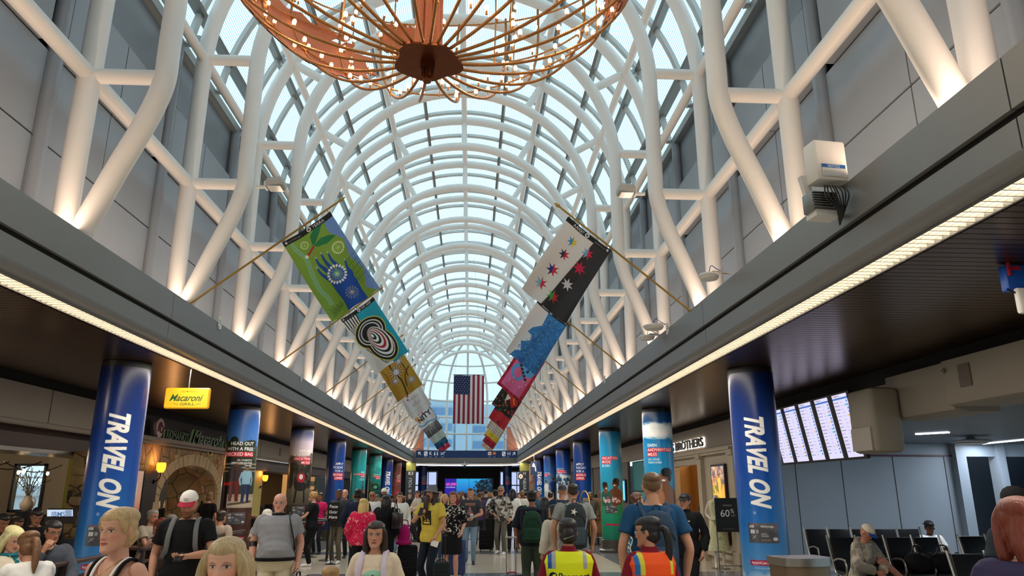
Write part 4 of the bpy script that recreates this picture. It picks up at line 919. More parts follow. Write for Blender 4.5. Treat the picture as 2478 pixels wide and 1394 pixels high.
def archwall():
    m=MB(); y0,y1,zt=14.9,22.0,2.66; ya,yb,zs,za=16.5,20.2,1.35,2.20; yc=(ya+yb)/2; hw=(yb-ya)/2
    N=24; top=[(yc-hw*math.cos(PI*i/N),zs+(za-zs)*math.sin(PI*i/N)**.8) for i in range(N+1)]
    out=[(y0,0),(y0,zt),(y1,zt),(y1,0),(yb,0)]+top[::-1]+[(ya,0)]
    # quads between arch top and wall top
    g=np.random.default_rng(2)
    def q(pts,mi=0):
        n=len(pts); m.add([(LX,a,b) for a,b in pts]+[(LX-.35,a,b) for a,b in pts],[tuple(range(n)),tuple(range(n,2*n))[::-1]]+[(i,n+i,n+(i+1)%n,(i+1)%n) for i in range(n)],mi)
    q([(y0,0),(ya,0),(ya,zt),(y0,zt)]); q([(yb,0),(y1,0),(y1,zt),(yb,zt)])
    for a,b in zip(top,top[1:]): q([a,b,(b[0],zt),(a[0],zt)])
    # voussoirs
    for i in range(N):
        a=PI*(i+.04)/N; b=PI*(i+.96)/N
        f=lambda t,k:(yc-(hw+k)*math.cos(t),zs+(za-zs+k)*math.sin(t)**.8)
        pts=[f(a,0),f(b,0),f(b,.26),f(a,.26)]; d=.05+g.uniform(0,.02)
        m.add([(LX+d,p_,q_) for p_,q_ in pts]+[(LX-.1,p_,q_) for p_,q_ in pts],[(0,1,2,3),(7,6,5,4),(0,4,5,1),(1,5,6,2),(2,6,7,3),(3,7,4,0)],1)
    for ye in(ya-.28,yb):
        for k in range(5): z=k*.28; m.box((LX-.1,ye+g.uniform(-.04,.02),z+.01),(LX+.05+g.uniform(0,.02),ye+.28+g.uniform(-.02,.04),z+.27),1)
    return m
m=archwall(); 
# rough field stones over the face
g=np.random.default_rng(21)
for k in range(34):
    y=g.uniform(15.0,21.9); z=g.uniform(.1,2.6)
    if 16.2<y<20.5 and z<2.55-abs(y-18.35)*.25: continue
    m.cbox((LX+.005,y,z),(.05,g.uniform(.16,.4),g.uniform(.10,.26)),2 if k%3 else 0,bev=.02)
m.build('wall_stone_arch',[STONE,STONE2,mat('faux_stone_light','b09468',.85,noise=.3,nscale=5,bump=.6)],sharp=30)['kind']='structure'
w=MB(); w.box((LX-.25,13.4,0),(LX,13.6,2.3))
for k in range(13): w.cbox((LX-.10,13.52,.09+k*.17),(.20+.03*(k%2),.24+.03*(k%3),.16),0,bev=.03)
o=w.build('stone_pillar',[STONE]); tag(o,'rough stone pillar at the corner of the restaurant opening','pillar')
w=MB(); w.box((LX+.03,15.65,0),(LX+.06,16.3,2.02)); w.box((LX-.3,13.65,0),(LX-.28,14.9,2.3)); w.build('wall_restaurant_door',mat('dark_wood','1c1210',.5),smooth=False)['kind']='structure'
# tunnel behind the arch with back kitchen
w=MB()
for a in np.linspace(.1,PI-.1,14):
    pass
w.box((LX-1.25,20.2,0),(LX-.3,20.4,2.6)); w.box((LX-1.25,16.3,2.3),(LX-.3,20.4,2.5)); w.build('wall_arch_tunnel',STONE,smooth=False)['kind']='structure'
t=thing('kitchen_counter','dark pass counter with steel shelves and warm lamps seen through the stone arch','counter',(LX-2.0,21.0,0))
m=MB(); m.box((-.4,-1.6,0),(.4,1.6,1.15)); m.build('body',BLACK,t,False); m=MB(); m.box((-.5,-1.6,2.0),(.3,1.6,2.35)); m.build('hood',STEEL,t,False)
m=MB(); 
for k in range(9): m.lathe([(.035,1.15),(.035,1.24),(.014,1.29),(.014,1.34)],10,c=(.1*(k%3),-1.3+k*.3,0))
m.build('bottle',mat('pale_jar','8a7c68',.4),t)
m=MB()
for y in(-.9,.2,1.1): m.ell((.1,y,1.92),(.06,.06,.07))
m.build('bulb',mat('warm_bulb','ffffff',.4,emit='ffd090',es=8),t); w=MB(); w.box((-9.4,22.5,0),(-6.6,22.6,2.7)); w.build('wall_kitchen',mat('dark_kitchen','2c2622',.5),smooth=False)['kind']='structure'; spot('kitchen_lamp',(LX-1.9,20.7,1.85),40,(1,.75,.5))
m=MB(); m.box((LX-.05,14.9,2.62),(LX+.16,22.0,2.70)); m.box((LX-.02,14.9,2.56),(LX+.1,22.0,2.62)); m.build('trim_4',mat('grey_cornice','6a5c50',.5),smooth=False)['kind']='structure'
w=MB(); w.box((LX-.2,15.2,2.66),(LX-.12,22.0,3.3)); w.build('wall_sign_back',mat('sign_backing','241a18',.6),smooth=False)['kind']='structure'
# restaurant name in raised letters
NEON=mat('green_letter','1d3a1c',.4); NEONE=mat('pale_edge','6c7c58',.5,emit='98b878',es=.08)
def letters(t,txt,y,z,h,length,mats,depth=.07,x=0,shear=0,bold=.01,side=-1,edge=.018,rz=None):
    "raised letters on a wall that faces the promenade; side=-1 left wall"
    v,tr,w_=text_tris(txt,bold,shear); v2,tr2,w2=text_tris(txt,bold+.03,shear)
    k=length/w_
    for (vv,tt,d0,d1,mt) in((v2,tr2,0,depth*.5,mats[1]),(v,tr,depth*.5,depth,mats[0])):
        me=MB(); n=len(vv); 
        Y=vv[:,0]*k; Z=vv[:,1]*h
        if side<0: A=np.c_[np.full(n,d1),Y,Z]; B=np.c_[np.full(n,d0),Y,Z]
        else: A=np.c_[np.full(n,-d1),-Y,Z]; B=np.c_[np.full(n,-d0),-Y,Z]
        me.add(np.vstack([A,B]),[tuple(q) for q in tt]+[tuple(q+n)[::-1] for q in tt])
        # side walls from boundary edges
        from collections import Counter
        cn=Counter(); 
        for q in tt:
            for a,b in((0,1),(1,2),(2,0)): cn[tuple(sorted((q[a],q[b])))]+=1
        me.f+= [[a,b,b+n,a+n] for (a,b),c_ in cn.items() if c_==1]; me.m+=[0]*sum(1 for c_ in cn.values() if c_==1)
        o=me.build('letters',mt,t,False); o.location=(x,y,z)
t=thing('restaurant_sign',"dark green raised letters reading ROMANO'S Macaroni GRILL above the stone arch",'sign',(LX+.02,0,2.71))
letters(t,"ROMANO'S",16.38,0,.27,1.30,(NEON,NEONE)); letters(t,'Macaroni',17.86,0,.44,2.25,(NEON,NEONE),.09,shear=.35); letters(t,'GRILL',20.25,0,.27,1.1,(NEON,NEONE))
m=MB(); m.prism([(16.05+.20*math.cos(a)*(1+.1*math.sin(3*a)),.2+.2*math.sin(a)) for a in np.linspace(0,2*PI,28,endpoint=False)],0,.06,0,Matrix(((0,0,1,0),(1,0,0,0),(0,1,0,0),(0,0,0,1)))); m.build('badge',mat('pink_badge','c8a8a8',.5),t)
m=MB(); sp=spline([(15.93,.12),(15.99,.28),(16.08,.3),(16.03,.16),(16.13,.1),(16.19,.2),(16.11,.26)],6); m.tube([(.075,a,b) for a,b in sp],.012,6); m.build('curl',mat('curl_red','7a2c3c',.5),t)
# yellow hanging sign
t=thing('hanging_restaurant_sign',"yellow hanging sign reading ROMANO'S Macaroni GRILL",'sign',(-3.60,10.4,2.73)); 
m=MB(); m.cbox((0,0,.145),(.62,.29,.07),rx=PI/2,bev=.03); m.build('sign_box',mat('yellow_acrylic','f0a818',.4,emit='f0a818',es=.35),t)
c=Canvas(.58,.26,300,-.29,.015,'f2ac1c'); c.text("ROMANO'S",.03,.225,.032,'5a4a10',.01,align='c',width=.2,spacing=1.2); c.text('Macaroni',-.235,.105,.13,'1c4a24',.02,.45,width=.46); c.text('GRILL',.02,.045,.05,'1c4a24',.02,align='c',width=.2); c.line([(-.18,.07),(-.1,.055)],.006,'1c4a24'); c.line([(.2,.07),(.13,.055)],.006,'1c4a24')
painted('sign_face',c,lambda X,Y:(X,X*0-.037,Y),mat('lit_yellow_print','000000',.4,vcol='both',es=.4),t)
m=MB(); m.tube([(0,0,.28),(0,0,.57)],.010,8); m.build('hanger',STEEL,t)
# sconces
def sconce(x,y,z,lab):
    t=thing('wall_sconce',lab,'lamp',(x,y,z),0,'amber wall sconces')
    m=MB(); m.lathe([(.05,-.09),(.085,-.03),(.095,.05),(.085,.11)],14,c=(.14,0,0)); m.build('shade',mat('amber_glass','ffb040',.4,emit='ff9420',es=3.2),t)
    m=MB(); m.tube(spline([(0,0,-.28),(.08,0,-.26),(.14,0,-.18),(.14,0,-.09)],5),.012,7); m.lathe([(.05,0),(.05,.02)],10,c=(0,0,-.28),M=Matrix.Rotation(PI/2,3,'Y')); m.build('bracket',mat('dark_iron','1a1210',.5,.5),t)
    spot('sconce_glow',(x+.16,y,z+.16),7,(1,.5,.18),.05)
sconce(LX+.04,16.1,2.08,'glowing amber sconce left of the stone arch'); sconce(LX+.04,21.3,2.05,'glowing amber sconce right of the stone arch'); sconce(-6.75,25.9,2.0,'glowing amber sconce on the olive green wall beyond the second column')
# posters
def lightbox(x,y,z,w,h,lab,fn,side=-1,es=.9,cat='poster',name='lit_poster'):
    t=thing(name,lab,cat,(x,y,z)); s=-side
    m=MB(); m.box((min(0,s*.05),-w/2-.05,-.05),(max(0,s*.05),w/2+.05,h+.05)); m.build('frame',mat('poster_frame','2a2624',.4),t,False)
    c=Canvas(w,h,90,-w/2,0); fn(c,w,h)
    painted('print',c,(lambda X,Y:(X*0+s*.055,X*(1 if side<0 else -1),Y)),mat('lit_poster_%g'%es,'000000',.4,vcol='both',es=es),t)
def p_orange(c,w,h): c.vgrad([(0,'7a2010'),(h*.5,'c87828'),(h,'d8b060')]); c.blobs(-w/2,0,w/2,h*.5,60,.05,['9c2018','d84820','5c8030'],alpha=.8); c.text('ROMA',0,h*.62,.14,'f0e8d0',.01,align='c')
def p_peach(c,w,h): c.vgrad([(0,'a83c30'),(h*.5,'d8a088'),(h,'d0b0a0')]); c.text('J',0,h*.6,.3,'f4ece4',.02,align='c')
lightbox(LX+.06,20.95,.95,.55,.85,'orange menu poster right of the stone arch',p_orange,es=.5)
lightbox(LX+.04,15.25,.9,.5,1.1,'peach poster in the dark doorway left of the stone arch',p_peach,es=.25)
# string lights of the bar
t=thing('string_lights','string of small bulbs on dark wire under the restaurant soffit','lights',(0,0,0)); m=MB(); b=MB()
for (x0,y0_) in((LX-.9,6.0),(LX-1.6,8.0)):
    for k in range(4):
        y=y0_+k*1.9; P_=[(x0+.12*math.sin(k),y+1.9*u,2.12-.16*math.sin(PI*u)) for u in np.linspace(0,1,9)]; m.tube(P_,.010,5)
        for q in(2,6): b.ell((P_[q][0],P_[q][1],P_[q][2]-.06),(.028,.028,.04),8,6); m.tube([(P_[q][0],P_[q][1],P_[q][2]),(P_[q][0],P_[q][1],P_[q][2]-.03)],.015,6)
m.build('wire',BLACK,t); b.build('bulb',mat('warm_bulb','ffffff',.4,emit='ffd090',es=8),t)
# vase with dry branches, on a post
t=thing('post','black timber post carrying the vase in the dining area','post',(-8.02,14.8,0)); m=MB(); m.box((-.12,-.12,0),(.12,.12,1.25)); m.build('shaft',BLACK,t,False)
t=thing('vase','white jug with dry branches standing on the black post before the restaurant window','vase',(-8.02,14.8,1.25)); m=MB(); m.lathe([(.06,0),(.11,.06),(.12,.14),(.07,.22),(.06,.26),(.07,.28)],16); m.tube(spline([(.06,0,.24),(.13,0,.22),(.14,0,.12),(.11,0,.08)],4),.012,6); m.build('jug',mat('jug_ceramic','c8bca8',.4),t)
m=MB(); g=np.random.default_rng(5)
for k in range(22):
    a=g.uniform(0,6.28); r=g.uniform(.1,.36); h=g.uniform(.3,.62); p=[(0,0,.2),(math.cos(a)*r*.4,math.sin(a)*r*.4,.2+h*.6),(math.cos(a)*r,math.sin(a)*r,.2+h)]; p=spline(p,4); m.tube(p,.005,4)
    for q in p[3:]: m.ell(q+g.uniform(-.02,.02,3),(.007,.007,.020),6,4)
m.build('branch',mat('dry_branch','6a5c38',.8),t)
# serving bar with point-of-sale screen
t=thing('service_bar','dark service bar behind the diners','bar',(-8.6,12.4,0)); m=MB(); m.box((-1.5,-.3,0),(1.5,.3,1.1)); m.box((-.3,-.25,1.1),(1.2,.25,1.62)); m.build('body',BLACK,t,False)
t=thing('sales_screen','small tilted lit till screen on the service bar','screen',(-5.85,11.9,1.26)); m=MB(); m.cbox((0,0,0),(.42,.03,.22),rx=-.3); m.tube([(0,.05,-.1),(0,.12,-.35)],.03,8); m.build('housing',BLACK,t)
c=Canvas(.38,.18,170,-.19,-.09,'c4d4e8'); c.text('JBMS',-.13,-.01,.1,'4a6890',.01,.1); c.rect(-.15,-.06,.02,-.03,'2c4c9c'); c.rect(.08,-.02,.17,.08,'8094b0'); painted('screen',c,lambda X,Y:(X,-.02+Y*-.3,Y),LIT,t)
m=MB(); m.box((-.22,-.12,0),(.22,.2,.92)); o=m.build('till_stand',BLACK,smooth=False,loc=(-5.85,12.1,0)); tag(o,'black stand under the lit till screen','stand')
# dining tables, chairs, rail
WOOD=mat('dark_table_wood','3a2418',.35,noise=.3,nscale=5)
RAILM=mat('rail_wood','3a2620',.35,noise=.2,nscale=4)
t=thing('dining_rail','dark wooden barrier rail along the left dining area','rail',(-3.98,0,0))
m=MB()
for a,b in((2.2,9.62),(10.45,14.95),(16.2,18.0)):
    m.cbox((0,(a+b)/2,.88),(.07,b-a,.05),bev=.012); m.cbox((0,(a+b)/2,.72),(.04,b-a,.03)); m.cbox((0,(a+b)/2,.14),(.04,b-a,.04))
m.build('handrail',RAILM,t); m=MB()
for a,b in((2.2,9.62),(10.45,14.95),(16.2,18.0)):
    for y in np.arange(a+.05,b,.9): m.box((-.025,y-.025,0),(.025,y+.025,.86))
    for y in np.arange(a+.15,b,.15): m.box((-.006,y-.006,.14),(.006,y+.006,.72))
m.build('baluster',RAILM,t,False)
def table(x,y,lab,w=.7,d=.7,n=1):
    t=thing('dining_table',lab,'table',(x,y,0),0,'restaurant tables'); m=MB(); m.cbox((0,0,.74),(w,d,.04),bev=.015); m.build('tabletop',WOOD,t); m=MB(); m.cyl((0,0,.03),.035,.70,12).lathe([(.25,0),(.25,.02),(.04,.05)],16); m.build('pedestal',BLACK,t)
def dchair(x,y,rz,lab):
    t=thing('dining_chair',lab,'chair',(x,y,0),rz,'restaurant chairs'); m=MB(); m.cbox((0,0,.45),(.42,.42,.05),bev=.02); m.build('seat',BLACK,t)
    m=MB(); m.cbox((0,.2,.66),(.38,.03,.30),bev=.01,rx=.12); m.build('backrest',WOOD,t)
    for a in(-1,1):
        for b in(-1,1): m=MB(); m.tube([(a*.18,b*.18,.44),(a*.2,b*.2,0)],.016,6); m.build('leg',WOOD,t)
def glassw(x,y,z,lab,col='2a0c0c',h=.15):
    t=thing('drinking_glass',lab,'glass',(x,y,z),0,'drinks on the restaurant tables'); m=MB(); m.lathe([(.028,.004),(.036,h*.75)],14); m.build('drink',mat('drink_'+col,col,.1),t); m=MB(); m.lathe([(.03,0),(.033,.004),(.041,h),(.038,h),(.031,.008)],14); m.build('tumbler',clear_glass('tumbler_glass',(.95,.95,.95),.12) if 'tumbler' not in MC else MC['tumbler'],t)
TABS=[(-4.75,7.15,'dark table nearest the rail at the left edge, with two women'),(-5.1,8.75,'dark table beside the man in glasses'),(-4.85,12.75,'dark table between the first and second left columns'),(-5.0,15.3,'dark table behind the HEAD OUT column'),(-5.2,10.6,'dark table directly behind the near left column')]
for x,y,l in TABS: table(x,y,l)
for x,y,z,l,cc in((-4.52,6.95,.76,'tumbler of dark cola on the table at the left edge','2a0c0c'),(-4.8,6.9,.76,'tumbler of dark cola beside the white haired woman','2a0c0c'),(-4.62,7.4,.76,'tall wine glass before the ponytailed woman','8a8078'),(-5.0,8.6,.76,'water glass before the man in glasses','b8c0c0'),(-4.7,12.55,.76,'small glass on the table between columns','a8a090')): glassw(x,y,z,l,cc)
t=thing('menu_stand','small pale blue table card beside the auburn haired woman','card',(-4.72,12.85,.765)); m=MB(); m.prism([(-.06,0),(.06,0),(0,.16)],-.07,.07,0,Matrix.Rotation(PI/2,4,'X')); m.build('card',mat('pale_card','a8c4d4',.6),t,False)
t=thing('sauce_bottle','clear bottle with dark label standing on the table between the columns','bottle',(-4.62,12.4,.765)); m=MB(); m.lathe([(.04,0),(.042,.14),(.015,.2),(.015,.25)],14); m.build('bottle_body',mat('grey_bottle','9a948c',.2),t); m=MB(); m.lathe([(.043,.04),(.043,.11)],14); m.build('bottle_label',BLACK,t)
# second shop zone on the left beyond the restaurant
OLV=mat('olive_wall','8a8a38',.7)
w=MB(); w.box((LX-.7,22.0,0),(LX-.6,23.0,2.4),2); w.box((LX-.7,23.2,0),(LX-.6,24.4,2.4),1); w.box((LX-.7,24.4,0),(LX-.45,26.2,2.4),3); w.box((LX-2.6,25.2,0),(LX-2.5,30,2.4),1); w.box((LX-2.6,30,0),(LX-2.5,40,2.6),2); w.box((LX-.7,40,0),(LX-.6,56,2.6),2); w.box((LX-2.6,22,2.35),(LX-.6,56,2.45),2)
w.box((LX-.9,27.2,0),(LX-.6,28.9,1.05),2)
w.build('wall_left_shops',[BEIGE,OLV,mat('dark_shop','1b1516',.6),mat('cream_pier','b8ac60',.7)],smooth=False)['kind']='structure'
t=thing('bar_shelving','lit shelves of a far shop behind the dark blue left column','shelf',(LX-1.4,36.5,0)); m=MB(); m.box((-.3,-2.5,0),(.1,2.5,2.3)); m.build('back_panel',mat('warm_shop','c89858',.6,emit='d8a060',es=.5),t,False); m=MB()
for z in(.6,1.0,1.4,1.8): m.box((.1,-2.5,z),(.4,2.5,z+.03))
m.build('shelf_board',WOOD,t,False)
sh_items=['c84030','e8d8b0','4060a0','d8a040','508050','b0b0b0']
g=np.random.default_rng(31)
for cidx,cc in enumerate(sh_items):
    m=MB()
    for k in range(14): z=.63+.4*int(g.integers(0,4)); m.box((.15,-2.4+g.uniform(0,4.6),z),(.3,0,z+.2)) if False else m.cbox((.25,-2.4+g.uniform(0,4.8),z+.1),(.1,.12,.2))
    o=m.build('shop_goods',mat('goods_'+cc,cc,.6),t,False); o['kind']='stuff'
# ---------------- queue stanchions by the restaurant desk ----------------
for k,(x,y,l) in enumerate(((-4.02,17.6,'black queue stanchion beside the man with the briefcase'),(-3.05,18.7,'black queue stanchion left of the woman in pink'),(-2.62,20.2,'black queue stanchion at the feet of the sign holding man'),(-3.65,19.6,'black queue stanchion behind the desk'))):
    t=thing('queue_stanchion',l,'stanchion',(x,y,0),0,'black belt stanchions'); m=MB(); m.lathe([(.19,0),(.19,.015),(.06,.04),(.03,.05)],20); m.build('base',BLACK,t); m=MB(); m.cyl((0,0,.04),.032,.90,14); m.build('post',BLACK,t); m=MB(); m.cyl((0,0,.90),.04,.09,14); m.build('belt_head',BLACKG,t)
m=MB()
for a,b in(((-4.02,17.6),(-3.05,18.7)),((-3.05,18.7),(-2.62,20.2)),((-2.62,20.2),(-3.65,19.6))):
    pts=[(a[0]+(b[0]-a[0])*u,a[1]+(b[1]-a[1])*u,.92-.03*math.sin(PI*u)) for u in np.linspace(.04,.96,8)]; m.tube(pts,.025,6,flat=1.)
o=m.build('queue_belt',BLACK); tag(o,'black retractable belts linking the queue stanchions','belt')
# ---------------- right side ----------------
RX=6.13
w=MB(); w.box((RX,16.0,2.62),(RX+.12,56,3.16)); w.box((RX+.08,YB,3.08),(RX+.12,56,3.345),1)
w.build('wall_header_right',[BEIGE,DARK],smooth=False)['kind']='structure'
CREAM=mat('cream_shopfront','b3a691',.55,noise=.05,nscale=2)
w=MB()
w.box((RX+.02,16.0,0),(RX+.2,18.45,2.62)); w.box((RX+.02,18.45,2.26),(RX+.2,21.0,2.62)); w.box((RX+.02,21.0,0),(RX+.2,24.1,2.62))
for y in(15.85,18.15,21.05,23.7): w.box((RX-.08,y,0),(RX+.05,y+.28,2.5)); w.box((RX-.12,y-.03,0),(RX+.05,y+.31,.35)); w.box((RX-.12,y-.03,2.38),(RX+.05,y+.31,2.5))
w.box((RX-.14,15.9,2.5),(RX+.05,23.9,2.56)); w.box((RX-.10,15.9,2.44),(RX+.05,23.9,2.5)); w.box((RX-.06,16.3,.15),(RX+.05,18.2,.25)); w.box((RX-.06,16.3,.3),(RX+.05,18.2,.36))
w.box((RX+.02,16.0,2.6),(RX+.25,16.1,3.2)); w.build('wall_shopfront_right',CREAM,smooth=False)['kind']='structure'
# shop interior
w=MB(); w.box((RX+3.6,17.9,0),(RX+3.7,24,2.8)); w.box((RX+.2,24,0),(RX+3.7,24.1,2.8)); w.box((RX+.2,17.9,2.7),(RX+3.7,24,2.8)); w.box((RX+1.4,22.6,0),(RX+1.5,23.9,2.4)); w.box((RX+.2,17.8,0),(RX+3.7,17.9,2.8)); w.build('wall_shop_interior',mat('warm_cream_wall','c8a878',.6),smooth=False)['kind']='structure'
for y in(18.4,20.4,22.6): spot('shop_lamp',(RX+1.6,y,2.45),30,(1,.72,.42),.15)
t=thing('display_shelf','lit shelves with folded shirts inside the clothes shop','shelf',(RX+1.9,22.6,0)); m=MB(); m.box((.0,-.9,0),(.05,.6,2.2)); 
for z in(.5,.9,1.3,1.7): m.box((-.35,-.9,z),(0,.6,z+.03))
m.build('shelf_board',mat('shop_shelf','d8b888',.5),t,False)
cl=['e8e4dc','2c3c6c','c8b8a0','a04040','f0f0f0','607090']
for i,cc in enumerate(cl):
    m=MB()
    for k in range(6): m.cbox((-.18,-.75+.25*((k*3+i)%6),.57+.4*((k+i)%4)),(.28,.2,.08),bev=.02)
    o=m.build('folded_shirt',mat('shirt_'+cc,cc,.8),t); o['kind']='stuff'
def rack(x,y,lab):
    t=thing('clothes_rack',lab,'rack',(x,y,0)); m=MB(); m.tube([(-.5,0,1.25),(0,0,1.72),(.5,0,1.25),(-.5,0,1.25)],.012,6); m.tube([(-.48,0,1.25),(-.48,0,0)],.014,6).tube([(.48,0,1.25),(.48,0,0)],.014,6); m.build('rail',BRASS,t)
    g=np.random.default_rng(int(y*10))
    for k in range(11):
        xx=-.42+.085*k; m=MB(); m.cbox((xx,0,.78),(.045,.42,.78),bev=.02); m.ell((xx,0,1.18),(.03,.21,.08)); m.build('garment',mat(('black_wool','navy_wool','red_wool')[0 if k%4 else 1] if k!=7 else 'red_wool',('18181c','1c2238','7a2028')[0 if k%4 else 1] if k!=7 else '7a2028',.9),t)
rack(RX+.85,20.0,'brass rack of dark jackets in the shop doorway'); rack(RX+.75,18.75,'brass rack of dark jackets behind the capped man')
t=thing('shop_sign','backlit black raised letters reading BROOKS BROTHERS on the cream shopfront','sign',(RX,0,2.68))
letters(t,'BROOKS BROTHERS',22.55,0,.30,4.65,(BLACK,mat('halo_white','ffffff',.5,emit='fff4e0',es=3.)),.07,side=1,bold=.02)
def p_fash(c,w,h):
    c.vgrad([(0,'e8a840'),(h*.4,'e0a050'),(h*.7,'b88c78'),(h,'a8989c')]); c.blobs(-w/2,h*.35,w/2,h,70,.06,['685068','e8c890','c87838','584858'],alpha=.7)
    person_ill(c,w*.12,h*.05,h*.72,'e8c040','e8c040','6a4028'); c.blobs(-w/2,0,0,h*.4,50,.05,['6a8030','8c7020','f0c060'],alpha=.8)
def p_sand(c,w,h):
    c.vgrad([(0,'c86040'),(h*.5,'e8a878'),(h,'f0c890')]); 
    for k in range(9): c.line([(-w/2,h*.1*k),(0,h*.1*k+.03),(w/2,h*.1*k)],.015,'a84830')
lightbox(RX-.0,17.0,1.42,.85,.74,'lit fashion poster of a figure in yellow on the cream shopfront',p_fash,side=1,es=.9)
lightbox(RX-.0,17.0,.50,.75,.25,'small lit poster of orange sandals low on the cream shopfront',p_sand,side=1,es=.9)
# sale board
t=thing('sale_board','black floor standing sign reading CLEARANCE 60% OFF','sign',(5.83,15.8,0)); m=MB(); m.box((-.26,-.01,.78),(.26,.02,1.47)); m.build('frame',mat('board_frame_dark','3a3834',.4,.6),t,False)
c=Canvas(.48,.65,220,-.24,.80,'0b0b0c'); c.text('CLEARANCE',0,1.30,.05,'b8b4ac',align='c',width=.2); c.text('60',-.16,1.09,.20,'e8e6e0',0,width=.2); c.text('%',.06,1.16,.12,'e8e6e0'); c.text('OFF*',.07,1.09,.05,'c8c4bc'); c.rect(-.12,.84,.12,.848,'77746c')
painted('board_face',c,lambda X,Y:(X,X*0-.014,Y),PRINT,t)
m=MB(); 
for x in(-.25,.25): m.box((x-.012,-.0,0),(x+.012,.015,.8)); m.box((x-.02,-.14,0),(x+.02,.14,.02))
m.box((-.25,-.0,.1),(.25,.015,.12)); m.build('stand',STEEL,t,False)
# distant right shops
w=MB(); w.box((RX+.2,24.1,0),(RX+.3,27.2,2.62)); w.box((RX+.02,27.2,0),(RX+.12,33,2.62),1); w.box((RX+.2,33,0),(RX+.3,56,2.62),1)
for y in(28.3,29.5,30.7,35,37,39): w.box((RX-.0,y,0),(RX+.03,y+.02,2.62),2)
w.build('wall_right_shops',[mat('teal_mural','2c8c94',.6),mat('grey_shop_wall','5e5853',.6),DARK],smooth=False)['kind']='structure'
def p_dir(c,w,h): c.a[:]=c.c('58b8e8'); [c.rect(-w*.3+.01*(k%3),h*(.1+.028*k),w*.28-.05*(k%4),h*(.115+.028*k),'e8f4fa') for k in range(28)]
lightbox(RX-.0,27.9,1.25,.8,.7,'tall bright blue directory screen between the right columns',p_dir,side=1,es=1.1,cat='screen',name='directory_screen')
def p_mural(c,w,h):
    c.vgrad([(0,'2c8c94'),(h,'3a9ca4')]); 
    for k,cc in enumerate(('b83038','e86040','e8b040','7a2c30')): c.line([(-w/2,h*.05+k*.09),(0,h*.35+k*.09),(w/2,h*.85+k*.09)],.09,cc)
    c.text('PLAY',-w*.4,h*.55,.4,'e8f0ee',.02)
lightbox(RX+.19,25.7,.35,2.4,1.2,'teal mural with red stripes and large white letters on the right',p_mural,side=1,es=.08,cat='mural',name='mural_panel')
# luggage cart
t=thing('luggage_cart','brass framed luggage cart stacked with brown boxes beside the turquoise column','cart',(4.25,23.6,0),.2); m=MB(); m.cbox((0,0,.28),(.62,1.0,.06),bev=.02); m.build('deck',mat('cart_deck','4a3a30',.5),t); m=MB()
for x in(-.29,.29): m.tube(spline([(x,-.45,.3),(x,-.45,1.2),(x,-.2,1.55),(x,.2,1.55),(x,.45,1.2),(x,.45,.3)],6),.018,8)
m.build('frame',BRASS,t); m=MB()
for x in(-.26,.26):
    for y in(-.4,.4): m.cyl((x-.02,y,.09),.09,.04,12,M=Matrix.Rotation(PI/2,3,'Y'))
m.build('wheel',BLACK,t)
for k,(x,z,w_,h,l) in enumerate(((0,.31,.5,.42,'lowest brown box on the luggage cart'),(.02,.74,.46,.38,'middle brown box on the luggage cart'),(-.03,1.13,.42,.25,'top brown box on the luggage cart'))):
    m=MB(); m.cbox((0,0,h/2),(w_,.6,h-.004),bev=.015); o=m.build('cardboard_box',mat('kraft_card','8a6a48',.8,noise=.1),loc=(4.25+x,23.6,z)); o.rotation_euler=(0,0,.2); tag(o,l,'box','boxes on the luggage cart')
# ---------------- gate lounge on the right ----------------
w=MB(); w.box((7.6,17.6,0),(12.3,17.75,2.42)); w.box((6.3,17.6,2.46),(16,17.75,3.1)); w.box((7.6,17.57,0),(12.3,17.6,.1),1); w.box((7.6,17.57,2.42),(12.3,17.6,2.46),1)
w.box((12.15,17.4,0),(12.4,17.75,2.72)); w.box((13.2,17.4,0),(13.4,17.75,2.72)); w.box((12.3,17.5,2.42),(16,17.6,2.72))
for x in(8.2,9.35,10.65,11.95): w.box((x,17.592,.1),(x+.012,17.6,2.42),2)
w.box((7.6,17.75,0),(7.75,18,2.6)); w.build('wall_gate',[mat('gate_wall','8d98a4',.5,noise=.04,nscale=1.5),mat('maroon_trim','4c1424',.5),DARK],smooth=False)['kind']='structure'
w=MB(); w.box((12.35,19.5,0),(16,19.6,2.8)); w.box((15.9,YB,0),(16,19.6,.4)); w.box((15.9,YB,2.6),(16,19.6,3)); w.box((15.9,16.4,0),(16,19.6,3)); [w.box((15.9,yy,0),(16,yy+.15,3)) for yy in(-6,-2,2,6,10,13.5)]; w.build('wall_gate_dark',mat('dark_blue_wall','101c2c',.5),smooth=False)['kind']='structure'
c=MB(); c.box((6.7,YB,2.72),(16,17.6,2.80)); c.build('ceiling_gate',mat('gate_ceiling','4c545c',.5,.2),smooth=False)['kind']='structure'
for (x,y,rz,lab) in((9.4,13.95,-.95,'short white linear ceiling light in the gate lounge, left one'),(12.65,16.4,1.5,'white linear ceiling light in the gate lounge, right one')):
    m=MB(); q_=.3 if x<10 else .85; m.box((-q_,-.05,-.02),(q_,.05,0)); o=m.build('ceiling_light',mat('lounge_tube','ffffff',.5,emit='e8f0ff',es=6),smooth=False,loc=(x,y,2.715)); o.rotation_euler=(0,0,rz); tag(o,lab,'light','linear lights of the gate lounge')
    area('lounge_lamp',(x,y,2.69),(0,0,rz),.6 if x<10 else 1.7,.1,55,(.82,.9,1))
m=MB(); m.box((15.93,YB,.4),(15.95,16.4,2.6)); m.build('window_4',GLASS,smooth=False)['kind']='structure'
